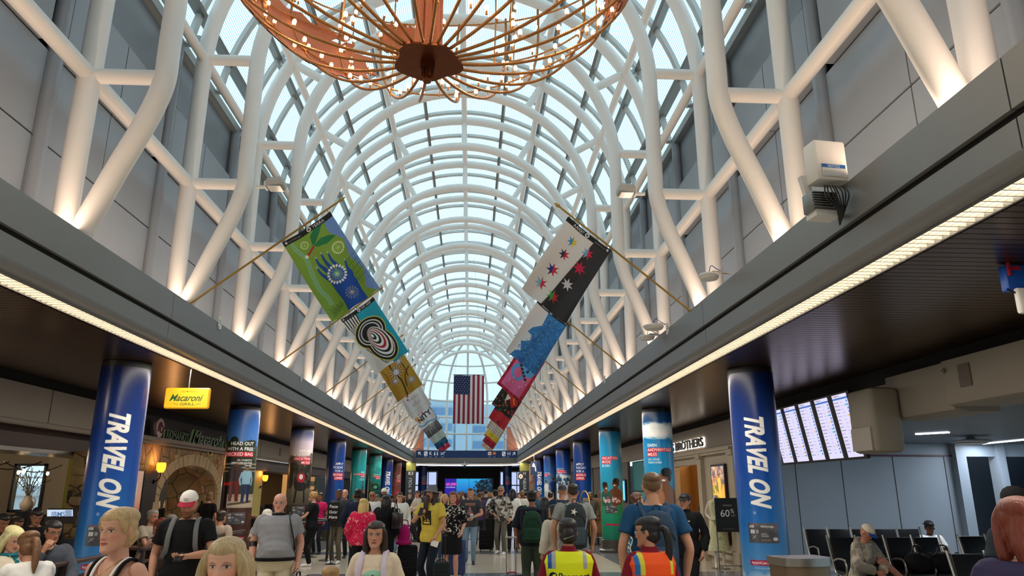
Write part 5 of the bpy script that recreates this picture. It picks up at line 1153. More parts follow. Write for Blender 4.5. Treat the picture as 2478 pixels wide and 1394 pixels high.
t=thing('ceiling_diffuser','round grey ceiling air diffuser in the gate lounge','diffuser',(10.8,14.85,2.58)); m=MB(); m.lathe([(.06,.13),(.10,.08),(.36,.05),(.38,.02),(.30,.0)][::-1],32); m.build('dish',mat('diffuser_grey','8a8c90',.5),t); m=MB(); m.lathe([(.3,-.01),(.22,-.03),(.1,-.035)][::-1],24); m.build('core',GREYP,t)
# header boxes
BOX=mat('header_box','8a8274',.55)
w=MB()
def hb(y0,y1,x0,x1,z0,z1):
    r=.08; pts=[(x0,z1),(x0,z0+r),(x0+r*.3,z0+r*.3),(x0+r,z0),(x1,z0),(x1,z1)]; M=Matrix(((1,0,0,0),(0,0,1,0),(0,1,0,0),(0,0,0,1))); w.prism(pts,y0,y1,0,M)
hb(YB,8.4,6.05,6.7,2.6,3.14); hb(8.41,9.75,6.12,6.7,2.55,3.14); hb(9.76,16.0,6.22,6.7,2.62,3.14); w.build('wall_header_gate',BOX)['kind']='structure'
t=thing('board_end_box','grey rounded end housing beside the departure screens','housing',(5.70,9.75,0)); m=MB(); m.cbox((.2,0,2.55),(.42,.62,.86),bev=.07); m.build('cover',BOX,t); m=MB(); m.cbox((-.02,0,2.3),(.02,.5,.3)); m.build('door_panel',mat('housing_panel','9a9488',.5),t,False)
m=MB(); m.box((0,-.1,-.13),(.012,.1,.13)); o=m.build('air_grille',mat('grille_brown','5d5248',.5),smooth=False,loc=(6.035,8.0,2.92)); tag(o,'small square grille on the right upper header box','grille')
for (x,y,z,l) in((6.04,8.35,3.02,'small round sprinkler on the right header box'),(6.2,10.5,3.0,'small round sprinkler above the departure screens')):
    m=MB(); m.cyl((0,0,0),.03,.03,12,M=Matrix.Rotation(-PI/2,3,'Y')); m.cyl((-.03,0,0),.012,.02,8,M=Matrix.Rotation(-PI/2,3,'Y')); o=m.build('sprinkler',STEEL,loc=(x,y,z)); tag(o,l,'sprinkler')
# departure screens
t0=None
for k in range(5):
    y=10.90+.60*k; t=thing('departure_screen',['departure screen nearest to the camera, full list beside the grey housing','second departure screen from the grey housing','middle departure screen of the bank of five','fourth departure screen from the grey housing','departure screen partly hidden by the right TRAVEL ON column'][k],'screen',(6.10,y,2.12),0,'departure screens on the right')
    tl=.17
    m=MB(); m.cbox((.03,0,.47),(.05,.595,1.02),ry=-tl,bev=.0); m.build('housing',BLACK,t,False)
    c=Canvas(.56,.94,180 if k<4 else 120,-.28,0,'d9d4f2'); c.rect(-.28,.86,.28,.885,'2c68b8'); c.text('Departures',-.2,.9,.04,'333a50'); g=np.random.default_rng(40+k); c.line([(-.25,.9),(-.22,.925)],.008,'c02030')
    for r_ in range(15):
        zz=.815-.052*r_; c.rect(-.26,zz,-.26+g.uniform(.10,.2),zz+.008,'5a5c78'); c.rect(-.02,zz,.06,zz+.006,'9a98b4'); c.rect(.20,zz-.006,.245,zz+.022,'2a78c8')
        if g.uniform()<.4: c.rect(.12,zz-.003,.19,zz+.014,['e8b040','30b898','e8b040'][int(g.integers(3))])
        c.rect(-.26,zz-.016,.26,zz-.0145,'bcb8d4')
    painted('screen',c,lambda X,Y:(-(Y-.47)*math.tan(tl),-X*.80,Y),LIT,t)
    m=MB(); m.cbox((.08,0,.9),(.22,.08,.08)); m.build('mount',STEEL,t,False)
# lounge seats
SEATB=mat('black_seat_vinyl','15161a',.38)
def seatrow(x0,y,n,lab,rz=0,lean=.22):
    t=thing('gate_seat_row',lab,'seats',(x0,y,0),rz,'black gate seats'); pw=.45
    for i in range(n):
        x=i*pw+pw/2
        m=MB(); m.cbox((x,.24,.68),(pw-.06,.04,.50),rx=-lean,bev=.015); m.build('backrest',SEATB,t)
        m=MB(); m.cbox((x,-.02,.43),(pw-.06,.46,.06),bev=.02,rx=.06); m.build('seat',SEATB,t)
    for i in range(n+1):
        x=i*pw; m=MB(); m.tube(spline([(x,.30,.96),(x,.22,.70),(x,.13,.46),(x,.05,.40)],5),.016,7); m.tube(spline([(x,.15,.60),(x,0,.64),(x,-.2,.62),(x,-.22,.45),(x,-.1,.40)],5),.015,7); m.build('armrest',STEEL,t)
    m=MB(); m.cbox((n*pw/2,.02,.37),(n*pw,.07,.05)); m.build('beam',STEEL,t,False)
    for i in(.5,n-.5):
        m=MB(); m.tube([(i*pw,0,.36),(i*pw,.0,.05)],.025,8); m.cbox((i*pw,0,.03),(.05,.5,.04),bev=.01); m.build('leg',STEEL,t)
    return t
seatrow(6.64,13.7,5,'back row of black gate seats along the grey wall')
seatrow(5.92,11.3,4,'middle row of black gate seats with the sleeping man')
seatrow(8.16,11.5,3,'right hand row of black gate seats behind the red haired woman')
seatrow(5.92,8.35,3,'front row of black gate seats at the lower right')
# kiosk by the column
t=thing('metal_bin','brushed steel waste station with curved front at the foot of the right column','bin',(3.42,6.95,0),.15); t.scale=(.72,.72,1)
m=MB(); m.prism([(-.32,.2),(.32,.2),(.32,-.12)]+[(.32*math.cos(a),-.12-.16*math.sin(a)) for a in np.linspace(0.1,PI-.1,12)]+[(-.32,-.12)],0,.98); m.build('body',mat('bin_bronze','7a6a54',.4,.6),t)
m=MB(); m.prism([(-.34,.22),(.34,.22),(.34,-.12)]+[(.34*math.cos(a),-.12-.18*math.sin(a)) for a in np.linspace(0.1,PI-.1,12)]+[(-.34,-.12)],.98,1.05); m.build('top',STEEL,t)
# ---------------- devices on ledge and trusses ----------------
def floodlight(x,y,z,s,lab):
    t=thing('floodlight',lab,'lamp',(x,y,z),0,'beige floodlights on the trusses'); m=MB(); m.cbox((s*.33,-.02,.02),(.24,.26,.14),bev=.045,ry=s*-.12,rz=0); m.build('head',GREYP,t); m=MB(); m.cbox((s*.33,-.05,-.06),(.18,.2,.01)); m.build('lens',mat('lens_glass','c8ccc8',.15),t,False)
    m=MB(); m.cbox((s*.13,0,-.02),(.16,.05,.03)); m.cbox((s*.19,0,.0),(.03,.14,.09)); m.build('bracket',WHITEP,t,False)
floodlight(VX-2.76,9.4,5.68,1,'beige floodlight clamped to the left truss'); floodlight(VX+2.76,9.4,5.70,-1,'beige floodlight clamped to the right truss')
# network box cluster on right fascia
t=thing('network_box','white electronics box with a blue notice label and bundled cables on the right ledge','box',(3.13,5.15,3.80)); 
m=MB(); m.cbox((0,-.06,.32),(.27,.16,.34),bev=.02,rz=.12); m.build('enclosure',WHITEP,t)
c=Canvas(.2,.10,300,-.1,0,'e4e4e0'); c.rect(-.1,.07,.1,.10,'1c5ca8'); c.text('NOTICE',0,.075,.028,'f0f4f8',.01,align='c'); [c.rect(-.09,.01+.012*k,.08,.013+.012*k,'8894a4') for k in range(4)]
def fm(X,Y): 
    a=.12; return X*math.cos(a)+.141*math.sin(a),-.06-.142*math.cos(a)*1.0+X*math.sin(a)+.055,Y+.18
painted('notice_label',c,fm,PRINT,t)
m=MB(); m.cbox((-.06,-.02,.0),(.22,.14,.16),rz=.12,bev=.01)
for k in range(7): m.cbox((-.06,-.1,-.06+k*.02),(.2,.03,.006),rz=.12)
m.build('heat_sink',mat('alu','8a8a88',.4,.6),t); m=MB(); m.cbox((-.13,.02,.1),(.06,.05,.3),ry=-.2); m.cbox((-.05,-.02,-.10),(.2,.14,.05),rz=.12); m.build('mounting_plate',WHITEP,t,False)
m=MB(); g=np.random.default_rng(3)
for k in range(8): p=spline([(-.05+.02*k,-.1,.12),(-.08+.02*k,-.16-.01*k,.02+g.uniform(-.03,.03)),(0+.01*k,-.14,-.08),(.05,-.06,-.12-.01*k)],5); m.tube(p,.006,5)
m.build('cable',BLACK,t); m=MB(); m.tube([(.1,0,.18),(.34,.02,.17)],.035,10); m.build('pipe',GREYP,t)
m=MB(); m.tube([(-.0,.02,-.08),(.25,.03,-.08)],.02,6); m.build('support',STEEL,t)
def dome(x,y,z,lab,r=.12):
    t=thing('access_point',lab,'wireless unit',(x,y,z),0,'round white wireless units on the right ledge'); m=MB(); m.lathe([(.03,-.06),(r*.8,-.045),(r,0),(r*.95,.015),(.02,.025)],24); m.build('dish',WHITEP,t); m=MB(); m.tube([(0,0,.02),(.05,0,.05),(.25,0,.03)],.012,6); m.cbox((.12,0,.04),(.06,.03,.03)); m.build('bracket',STEEL,t)
    m=MB(); m.tube(spline([(0,0,.02),(.03,0,.12),(.1,0,.08),(.2,0,.03)],5),.005,5); m.build('cable',mat('blue_cable','2c4c98',.5),t)
dome(3.08,7.85,4.02,'round white wireless unit on the right ledge, nearer one'); dome(3.10,10.55,4.02,'round white wireless unit on the right ledge beside the name card',.16); dome(3.08,10.9,3.93,'round white wireless unit on the right ledge, lowest one',.12)
# sign at the right edge under the ceiling
t=thing('hanging_gate_sign','blue hanging sign with a white wireless box at the right edge','sign',(4.45,5.05,2.95)); m=MB(); m.cbox((.1,0,.24),(.34,.08,.2),bev=.01); m.build('sign_box',mat('bright_blue','1c58b8',.4),t); m=MB(); m.cbox((-.05,-.05,.30),(.02,.02,.1)); m.cbox((.0,-.041,.31),(.1,.004,.03)); m.build('red_stripe',mat('red_stripe','b02038',.5),t,False); m=MB(); m.cbox((.04,-.06,.05),(.17,.05,.2),bev=.02); m.build('wireless_box',WHITEP,t)
m=MB(); m.tube([(-.02,-.06,.1),(-.1,-.06,.14)],.008,6); m.tube([(.1,0,.3),(.1,0,.36)],.03,8); m.build('antenna',BLACK,t); m=MB(); m.cbox((.06,-.09,.02),(.05,.02,.06)); m.tube(spline([(.02,-.09,.1),(.0,-.1,.05),(.04,-.1,-.02),(.07,-.1,.05)],5),.005,5); m.build('cable',mat('grey_cable','6a6a6a',.5),t)
# ---------------- people ----------------
from mathutils.bvhtree import BVHTree
DG=None
def remesh(m,voxel,smooth=2):
    "fuse a collection of closed lofts into one continuous surface"
    me=m.mesh('tmp'); o=bpy.data.objects.new('tmp',me); COL.objects.link(o)
    r=o.modifiers.new('r','REMESH'); r.mode='VOXEL'; r.voxel_size=voxel; r.use_smooth_shade=True
    if smooth: s=o.modifiers.new('s','SMOOTH'); s.iterations=smooth; s.factor=.5
    dg=bpy.context.evaluated_depsgraph_get(); n=bpy.data.meshes.new_from_object(o.evaluated_get(dg)); bpy.data.objects.remove(o); bpy.data.meshes.remove(me)
    n.polygons.foreach_set('use_smooth',[True]*len(n.polygons)); return n
def verts(me):
    a=np.empty(len(me.vertices)*3,np.float32); me.vertices.foreach_get('co',a); return a.reshape(-1,3).astype(float)
def setcol(me,C):
    ca=me.color_attributes.new('Col','BYTE_COLOR','POINT'); C=np.clip(C,0,1); ca.data.foreach_set('color_srgb',np.c_[C,np.ones(len(C))].astype(np.float32).ravel())
def put(me,name,mt,parent,keep=False):
    me.name=name; me.materials.append(mt); o=bpy.data.objects.new(name,me); COL.objects.link(o); o.parent=parent; return o
def hexc(c): return np.array([int(c[i:i+2],16)/255 for i in (0,2,4)]) if isinstance(c,str) else np.array(c)
def rings(m,L,n=20,sq=2.2):
    "L: list of (centre xyz, half x, half y, 3x3 matrix or None); superellipse sections"
    k=np.arange(n)*2*PI/n; ct,st=np.cos(k),np.sin(k); cx=np.sign(ct)*np.abs(ct)**(2/sq); cy=np.sign(st)*np.abs(st)**(2/sq); V=[]
    for c,a,b,M in L:
        q=np.c_[cx*a,cy*b,np.zeros(n)]
        if M is not None: q=q@M.T
        V.append(q+np.array(c))
    F=[(j*n+i,j*n+(i+1)%n,(j+1)*n+(i+1)%n,(j+1)*n+i) for j in range(len(L)-1) for i in range(n)]+[tuple(range(n))[::-1],tuple(range((len(L)-1)*n,len(L)*n))]
    m.add(np.concatenate(V),F)
def limb(m,pts,rad,n=14,flat=1.,sub=4):
    q=spline(np.c_[np.array(pts,float),np.array(rad,float)],sub); m.tube(q[:,:3],q[:,3],n,flat=flat,up=(0,.2,1) if abs(q[0,2]-q[-1,2])<.1 else (0,1,0.1))
def Rm(ax,a): return np.array(Matrix.Rotation(a,3,ax))
SKINM=mat('skin','ffffff',.5,vcol=True,spec=.35)
FABM=mat('printed_fabric','ffffff',.85,vcol=True,spec=.2)
def cloth(c,rough=.85):
    return mat('cloth_'+c,c,rough,spec=.2,noise=.10,nscale=22,bump=.25)
def pattern(name,c1,c2,scale,thr=.5,c3=None):
    if name in MC: return MC[name]
    m=mat(name,c1,.85,spec=.2); nt=m.node_tree; N=nt.nodes.new; L=nt.links.new; b=nt.nodes['Principled BSDF']
    tc=N('ShaderNodeTexCoord'); n=N('ShaderNodeTexNoise'); n.inputs['Scale'].default_value=scale; n.inputs['Detail'].default_value=2; n.inputs['Distortion'].default_value=1.2; L(tc.outputs['Object'],n.inputs['Vector'])
    r=N('ShaderNodeValToRGB'); r.color_ramp.interpolation='CONSTANT'; r.color_ramp.elements[0].color=(*lin(c1),1); r.color_ramp.elements[1].position=thr; r.color_ramp.elements[1].color=(*lin(c2),1)
    if c3: e=r.color_ramp.elements.new(thr-.09); e.color=(*lin(c3),1)
    L(n.outputs['Fac'],r.inputs[0]); L(r.outputs[0],b.inputs['Base Color']); return m
def hairm(c):
    nm='hair_'+c
    if nm in MC: return MC[nm]
    m=mat(nm,c,.42,spec=.4); nt=m.node_tree; N=nt.nodes.new; L=nt.links.new; b=nt.nodes['Principled BSDF']
    tc=N('ShaderNodeTexCoord'); mp=N('ShaderNodeMapping'); mp.inputs['Scale'].default_value=(110,110,7); n=N('ShaderNodeTexNoise'); n.inputs['Scale'].default_value=1; n.inputs['Detail'].default_value=2
    L(tc.outputs['Object'],mp.inputs[0]); L(mp.outputs[0],n.inputs['Vector']); mx=N('ShaderNodeMix'); mx.data_type='RGBA'; cc=lin(c)
    mx.inputs[6].default_value=(*[x*.45 for x in cc],1); mx.inputs[7].default_value=(*[min(1,x*1.6+.01) for x in cc],1); L(n.outputs['Fac'],mx.inputs[0]); L(mx.outputs[2],b.inputs['Base Color'])
    bn=N('ShaderNodeBump'); bn.inputs['Strength'].default_value=.5; bn.inputs['Distance'].default_value=.01; L(n.outputs['Fac'],bn.inputs['Height']); L(bn.outputs[0],b.inputs['Normal']); return m
def head_verts(nz=44,na=56,fem=False,child=False,beard=0):
    "head in local coords: centre at origin, chin -.115, crown +.115, face toward -Y"
    zs=np.array([-.118,-.112,-.10,-.085,-.065,-.04,-.01,.02,.05,.078,.098,.110,.116])
    wx=np.array([.006,.026,.042,.053,.062,.069,.0735,.0765,.077,.069,.050,.028,.004])
    yf=np.array([-.080,-.090,-.095,-.093,-.089,-.087,-.087,-.090,-.092,-.082,-.060,-.034,-.006])
    yb=np.array([-.062,-.045,-.015,.03,.06,.078,.092,.099,.098,.084,.062,.040,.010])
    if fem: wx=wx*np.array([.8,.85,.88,.92,.95,.97,1,1,1,1,1,1,1])
    if child: wx=wx*1.02; zs=zs*.96
    z=np.concatenate([np.linspace(zs[0],zs[0]+.012,4)[:-1],np.linspace(zs[0]+.012,zs[-1]-.008,nz),np.linspace(zs[-1]-.008,zs[-1],4)[1:]])
    W_=np.interp(z,zs,wx); A=np.interp(z,zs,yf); B=np.interp(z,zs,yb); V=[]
    k=np.arange(na)*2*PI/na
    for zz,w,a,b in zip(z,W_,A,B):
        cy=(a+b)/2; hy=(b-a)/2; s=np.sin(k); c=np.cos(k); V.append(np.c_[w*np.sign(c)*np.abs(c)**.92,cy+hy*np.sign(s)*np.abs(s)**.95,np.full(na,zz)])
    V=np.concatenate(V); x,y,zz=V.T; fr=np.clip(-y/.07,0,1)**1.5
    G=lambda cx,cz,sx,sz: np.exp(-((np.abs(x)-cx)/sx)**2-((zz-cz)/sz)**2)*fr
    d=np.zeros(len(V))
    t=np.clip((.012-zz)/.045,0,1); nose=np.exp(-(x/(.006+.007*t))**2)*fr*np.clip((zz+.042)/.006,0,1)*np.clip((.018-zz)/.015,0,1)
    d+=nose*(.007+.015*t)+G(.010,-.034,.006,.006)*.005           # nose
    d+=G(.031,.004,.014,.009)*-.010+G(.031,.003,.010,.006)*.004          # sockets and lids
    d+=G(.028,.022,.018,.006)*.004                                       # brow
    d+=np.exp(-(x/.022)**2-((zz+.056)/.0045)**2)*fr*.005+np.exp(-(x/.018)**2-((zz+.067)/.005)**2)*fr*.006-np.exp(-(x/.024)**2-((zz+.0615)/.002)**2)*fr*.003
    d+=np.exp(-(x/.018)**2-((zz+.100)/.012)**2)*fr*.006                  # chin
    d+=G(.044,-.025,.018,.018)*.004                                      # cheeks
    V[:,1]-=d
    n=na; m=len(z); F=[(j*n+i,j*n+(i+1)%n,(j+1)*n+(i+1)%n,(j+1)*n+i) for j in range(m-1) for i in range(n)]+[tuple(range(n))[::-1],tuple(range((m-1)*n,m*n))]
    return V,F
def ik(a,b,l1,l2,pole):
    a=np.array(a,float); b=np.array(b,float); d=b-a; L=np.linalg.norm(d); mx=(l1+l2)*.995
    if L>mx: b=a+d/L*mx; d=b-a; L=mx
    u=d/L; x=(l1*l1-l2*l2+L*L)/(2*L); h=math.sqrt(max(0,l1*l1-x*x)); p=np.array(pole,float); p=p-u*(p@u); p/=np.linalg.norm(p)+1e-9
    return a+u*x+p*h,b
def hand(m,w,d,palm,k,curl=.5,side=1):
    "palm and five separate fingers from wrist w along d; palm = direction the palm faces"
    d=d/np.linalg.norm(d); n=palm-d*(palm@d); n/=np.linalg.norm(n)+1e-9; s=np.cross(d,n)*side
    limb(m,[w-d*.01*k,w+d*.03*k,w+d*.085*k],[.024*k,.030*k,.030*k],12,flat=1.,sub=3)
    m.ell(w+d*.055*k,(.012*k,.04*k,.045*k),12,8,M=Matrix(((n[0],s[0],d[0]),(n[1],s[1],d[1]),(n[2],s[2],d[2]))))
    for i,(o,L) in enumerate(((.030,.070),(.010,.080),(-.010,.074),(-.029,.058))):
        b=w+d*.088*k+s*o*k; a1=curl*.9; a2=curl*2.0; p=[b-d*.02*k,b]; q=b
        for a,l in((a1,.45),(a2,.33),(a2*1.25,.27)): q=q+(d*math.cos(a)+n*math.sin(a))*L*l*k; p.append(q)
        limb(m,p,[.0095*k,.0095*k,.0088*k,.0082*k,.0065*k],8,sub=2)
    b=w+d*.025*k+s*.024*k; limb(m,[b-s*.008*k,b+(s*.025+d*.025+n*.012)*k,b+(s*.032+d*.055+n*.03)*k,b+(s*.026+d*.075+n*.045)*k],[.013*k,.0115*k,.0105*k,.008*k],8,sub=2)
def decal(me,cv,cx,cz,front=-1,parent=None,name='shirt_print',off=.004,mt=None,inv=None):
    "print laid on the cloth surface; canvas in local x z around (cx,cz)"
    bv=BVHTree.FromPolygons([v.co[:] for v in me.vertices],[p.vertices[:] for p in me.polygons])
    def fm(X,Y):
        sh=X.shape; yy=np.zeros(sh); last=front*.15
        for idx in np.ndindex(sh):
            h=bv.ray_cast(Vector((cx+X[idx]*(-front),front*1.0,cz+Y[idx])),Vector((0,-front,0)))
            if h[0] is not None: last=h[0].y+front*off
            yy[idx]=last
        return cx+X*(-front),yy,cz+Y
    return painted(name,cv,fm,mt or FABM,parent)
def person(lab,px,py,d,turn=0,skin='c89678',hair=('short','3a2a1c'),top=('3a3a3a','short'),bottom=('pants','22262e'),shoes='222222',arms=('down','down'),pose='stand',H=None,build=1.,fem=False,child=False,look=(0,0),lean=0,step=.0,group=None,detail=None,belt=None,glasses=None,lips=None,beard=None,feet=None,curl=.45,extra=None,hat=None,hiptw=0):
    v=P(px,py,y=d); ztop=v.z
    if hat: ztop-=.03
    det=detail if detail else (2 if d<8 else (1 if d<16 else 0)); vox=.0036 if d<4.5 else {2:.0048,1:.010,0:.016}[det]
    sit=pose=='sit'
    if not sit and H is None: H=ztop/ (1-.0)
    if H is None: H=1.7
    k=H/1.75; hipz=.90*k if not sit else ztop-.85*k*math.cos(R(lean))
    th=R(turn); t=thing('person',lab,'person',(v.x,d,0),th,group)
    if step and not sit: hipz-=.012+abs(step)*.06
    z0=hipz-.90*k; ln=R(lean)
    def U(p):  # upper-body point given in standing coords (m at 1.75) -> local, leaning about the hip
        p=np.array(p,float)*k; q=p-np.array((0,0,.90*k)); q=Rm('X',ln)@q; return q+np.array((0,0,hipz))
    bw=build; fw=.90 if fem else 1.
    UM=Rm('X',ln)
    T=[(.84,.0,.150,.105),(.92,.0,.168*(1.04 if fem else 1),.115),(1.00,.0,.158,.108),(1.09,-.002,.138*(.9 if fem else 1),.100),(1.20,-.004,.150*fw,.108),(1.31,-.006,.166*fw,.118+(.012 if fem else 0)),(1.39,-.002,.178*fw,.110),(1.445,.004,.166*fw,.090),(1.475,.006,.120*fw,.072),(1.50,.008,.070,.058)]
    belly=max(0,bw-1.08)
    def torso(m,off,z0_=.84,z1_=1.50,hem=None,s=1.):
        L=[]; zz=[a for a,_,_,_ in T if z0_<a<z1_]; zz=[z0_]+zz+[z1_]
        for z in zz:
            yc=np.interp(z,[a[0] for a in T],[a[1] for a in T]); a=np.interp(z,[a[0] for a in T],[a[2] for a in T])*bw*s+off; b=np.interp(z,[a[0] for a in T],[a[3] for a in T])*(bw**1.2)*s+off
            bl=belly*.55*math.exp(-((z-1.07)/.13)**2); yc-=bl*.5; b+=bl*.5
            L.append((U((0,yc/k*k,z)),a*k,b*k,UM))
        rings(m,L,24)
    sh={}
    SW=.176*fw*min(bw,1.15)
    for s,nm in((1,'L'),(-1,'R')):
        S_=U((s*SW,.004,1.425)); spec=arms[0 if s>0 else 1]; pal=np.array((-s,0,0.)); pole=(s*.6,.8,-.3)
        if spec=='down': tgt=S_+np.array((s*.07,-.05,-.50))*k
        elif spec=='back': tgt=S_+np.array((s*.07,.16,-.47))*k
        elif spec=='fwd': tgt=S_+np.array((s*.05,-.20,-.45))*k
        elif spec=='phone': tgt=S_+np.array((-s*.10,-.27,-.27))*k; pal=np.array((-s*.3,.3,.8)); pole=(s*.9,.5,-.5)
        elif spec=='chest': tgt=S_+np.array((-s*.06,-.20,-.12))*k; pal=np.array((-s*.6,.6,0)); pole=(s*.8,.2,-.8)
        elif spec=='table': tgt=S_+np.array((-s*.06,-.36,-.36))*k; pal=np.array((0,0,-1.)); pole=(s*.8,.5,-.3)
        elif spec=='face': tgt=S_+np.array((-s*.06,-.17,.02))*k; pal=np.array((-s*.3,.9,0)); pole=(s*.5,-.3,-.9)
        elif spec=='hip': tgt=S_+np.array((s*.0,-.12,-.38))*k; pole=(s*1,.3,0)
        elif spec=='belly': tgt=S_+np.array((-s*.10,-.22,-.34))*k; pal=np.array((0,1.,.2)); pole=(s*.9,.3,-.2)
        else: tgt=S_+np.array(spec[:3])*k
        E_,W_=ik(S_,tgt,.285*k,.255*k,pole); sh[nm]=(S_,E_,W_,pal)
    HB=U((0,.010,1.50)); NK=U((0,-.004,1.575)); HC=U((0,-.022,1.640)) 
    HM=Rm('Z',R(look[0]))@Rm('X',R(look[1])+ln*.0)
    hs=k*1.0 if not child else k*1.10
    hc=HC.copy()
    # legs
    hx=.088*bw**.6; lg={}
    for s,nm in((1,'L'),(-1,'R')):
        hp=np.array((s*hx*k,0,hipz-.02*k))
        if sit:
            kn=hp+np.array((s*.05,-.43,-.02))*k; an=np.array((kn[0]+s*.0,kn[1]-.02,max(.07,kn[2]-.42*k))); 
            if feet: an=np.array(feet[0 if s>0 else 1],float); kn,an=ik(hp,an,.43*k,.41*k,(0,-.5,1))
        else:
            st=step*s; an=np.array((s*.095*k,-st*.5 if True else 0,.075*k+ (max(0,-st)*.22)))
            if feet: an=np.array(feet[0 if s>0 else 1],float)
            kn,an=ik(hp,an,.43*k,.405*k,(s*.05,-1,0))
        lg[nm]=(hp,kn,an)
    # --- body
    m=MB(); torso(m,-.012,.84,1.50,s=.95)
    rings(m,[(HB-np.array((0,0,.03)),.060*k*bw**.5*fw,.056*k,None),((HB+NK)/2,.048*k*fw*bw**.5,.052*k,None),(NK+np.array((0,0,.0)),.047*k*fw*bw**.5,.052*k,None),(hc-np.array((0,-.012,.03))*k,.05*k,.055*k,None)],16)
    Vh,Fh=head_verts(44 if det==2 else 26,56 if det==2 else 32,fem,child); Vh=Vh*hs; m.add(Vh@HM.T+hc,Fh)
    for s in(() if hair[0] in('long','bob','wavy') else (-1,1)):
        e=np.array((s*.077,.008,-.005))*hs; m.ell(HM@e+hc,(.010*hs,.017*hs,.030*hs),10,8,M=Matrix(HM.tolist())@Matrix.Rotation(s*.35,3,'Z'))
    for nm,s in(('L',1),('R',-1)):
        S_,E_,W_,pal=sh[nm]; ar=(.84 if fem else 1)*bw**.7
        limb(m,[S_+np.array((-s*.03,0,.01))*k,S_,(S_+E_)/2,E_,E_*.6+W_*.4,W_],[.046*k*ar,.050*k*ar,.043*k*ar,.036*k*ar,.038*k*ar,.025*k*ar],14)
        hd=W_-E_; hand(m,W_,hd,pal,k*(.92 if fem else 1),curl,side=s)
        hp,kn,an=lg[nm]; lr=bw**.6
        limb(m,[hp,hp*.6+kn*.4,kn,kn*.7+an*.3,an],[.078*k*lr,.070*k*lr,.050*k*lr,.052*k*lr,.034*k],14)
        ft=np.array((0,-1,0.)); tip=an+np.array((s*.015,-.13,-.045))*k; limb(m,[an,an+np.array((0,-.02,-.03))*k,tip],[.034*k,.034*k,.026*k],10)
    me=remesh(m,vox,1 if det==2 else 2); V=verts(me); C=np.tile(hexc(skin),(len(V),1))
    q=((V-hc)@HM)/hs; x,y,z=q.T; hd_=(np.abs(x)<.12)&(z>-.13)&(y<-.02)&(z<.13); ax=np.abs(x); face=hd_&(y<-.045)
    g_=lambda cx,cz,sx,sz: np.exp(-((ax-cx)/sx)**2-((z-cz)/sz)**2)*face
    def mixc(w,c): 
        nonlocal C; C=C*(1-w[:,None])+hexc(c)*w[:,None]
    sk=hexc(skin); red=np.clip(sk*np.array((1.04,.78,.74)),0,1); mixc(.45*g_(.045,-.03,.02,.018),red); mixc(.3*g_(0,-.032,.012,.01),red)
    ec=face&((ax-.031)**2/.0145**2+(z-.003)**2/.0050**2<1)
    dk=sk*.45; mixc(.55*g_(.031,.004,.019,.010),dk*1.3); C[ec]=hexc('cfc4bc'); ir=face&((ax-.031)**2+(z-.003)**2<(.0062 if det==2 else .008)**2); C[ir]=hexc('3a2a20')
    lid=face&((ax-.031)**2/.018**2+(z-.010)**2/.0028**2<1); C[lid]=hexc('30201a')*.5+sk*.35
    hc_=hexc(hair[1]) if hair[0]!='bald' or hair[1]!='none' else sk*.6
    br=face&((ax-.031)**2/.019**2+(z-.0225+.25*np.abs(ax-.031))**2/.0034**2<1); C[br]=C[br]*.35+np.minimum(hc_*.8,sk*.6)*.65
    lc=hexc(lips) if lips else np.clip(sk*np.array((.92,.62,.60)),0,1); lp=face&(x**2/.0235**2+(z+.0615)**2/.0085**2<1)&(y<-.07); C[lp]=lc; ml=face&(np.abs(x)<.023)&(np.abs(z+.0615)<.0018)&(y<-.06); C[ml]=lc*.45
    no=face&((ax-.007)**2/.004**2+(z+.042)**2/.0025**2<1); C[no]=sk*.45
    if beard: bd=hd_&(z<-.035)&(y<-.0)&~lp&(z<-.03-.0*ax); w=np.clip((-.035-z)/.02,0,1)*bd; mixc(w*.75,beard)
    if hair[0] in('short','buzz','bald') :
        sc=(z>.055-.5*np.clip(-y,0,.1)*0)&(y>-.06)&False
    setcol(me,C); body=put(me,'body',SKINM,t)
    # --- clothes
    tc,sl=top[0],top[1]; o_=top[2] if len(top)>2 else {}
    cv=max(.010,vox*1.05) if det<2 else .008
    off=max(.016,o_.get('off',.014)) if sl!='tank' else .012; m=MB(); ztopg=o_.get('neck',1.488); hem=o_.get('hem',.86)
    torso(m,off,hem,ztopg)
    if sl!='tank':
        frac={'short':.62,'long':1.9,'none':0,'elbow':1.05}[sl]
        for nm,s in(('L',1),('R',-1)):
            S_,E_,W_,_=sh[nm]; ar=(.88 if fem else 1)*bw**.7; of=off/k+.004+o_.get('slv',0)
            if sl=='none': limb(m,[S_+np.array((-s*.05,0,.015))*k,S_*.97+E_*.03],[.05*k*ar,.054*k*ar],14); continue
            of*=.8; pts=[S_+np.array((-s*.05,0,.015))*k,S_]; rr=[.044*ar+of*.6,.050*ar+of*.8]
            if frac<=1.1: e=S_*(1-frac)+E_*frac; pts+=[(S_+e)/2,e]; rr+=[.047*ar+of*1.0,.044*ar+of*1.35]
            else: 
                f=frac-1; w=E_*(1-f)+W_*f; pts+=[(S_+E_)/2,E_,(E_+w)/2,w]; rr+=[.046*ar+of,.041*ar+of,.040*ar+of,.029*ar+of]
            limb(m,pts,[a*k for a in rr],14)
    else:
        for s in(-1,1): limb(m,[U((s*.10,.09,1.38)),U((s*.105,.03,1.485)),U((s*.10,-.05,1.47)),U((s*.085,-.112,1.36))],[.017*k]*4,8,flat=.6)
    if o_.get('hood'): m.ell(U((0,.085,1.47)),(.12*k,.06*k,.08*k),14,10)
    if o_.get('collar'): 
        rings(m,[(U((0,.008,1.47)),.085*k*fw,.075*k,UM),(U((0,.004,1.515)),.072*k*fw,.068*k,UM),(U((0,.002,1.53)),.066*k*fw,.064*k,UM)],16)
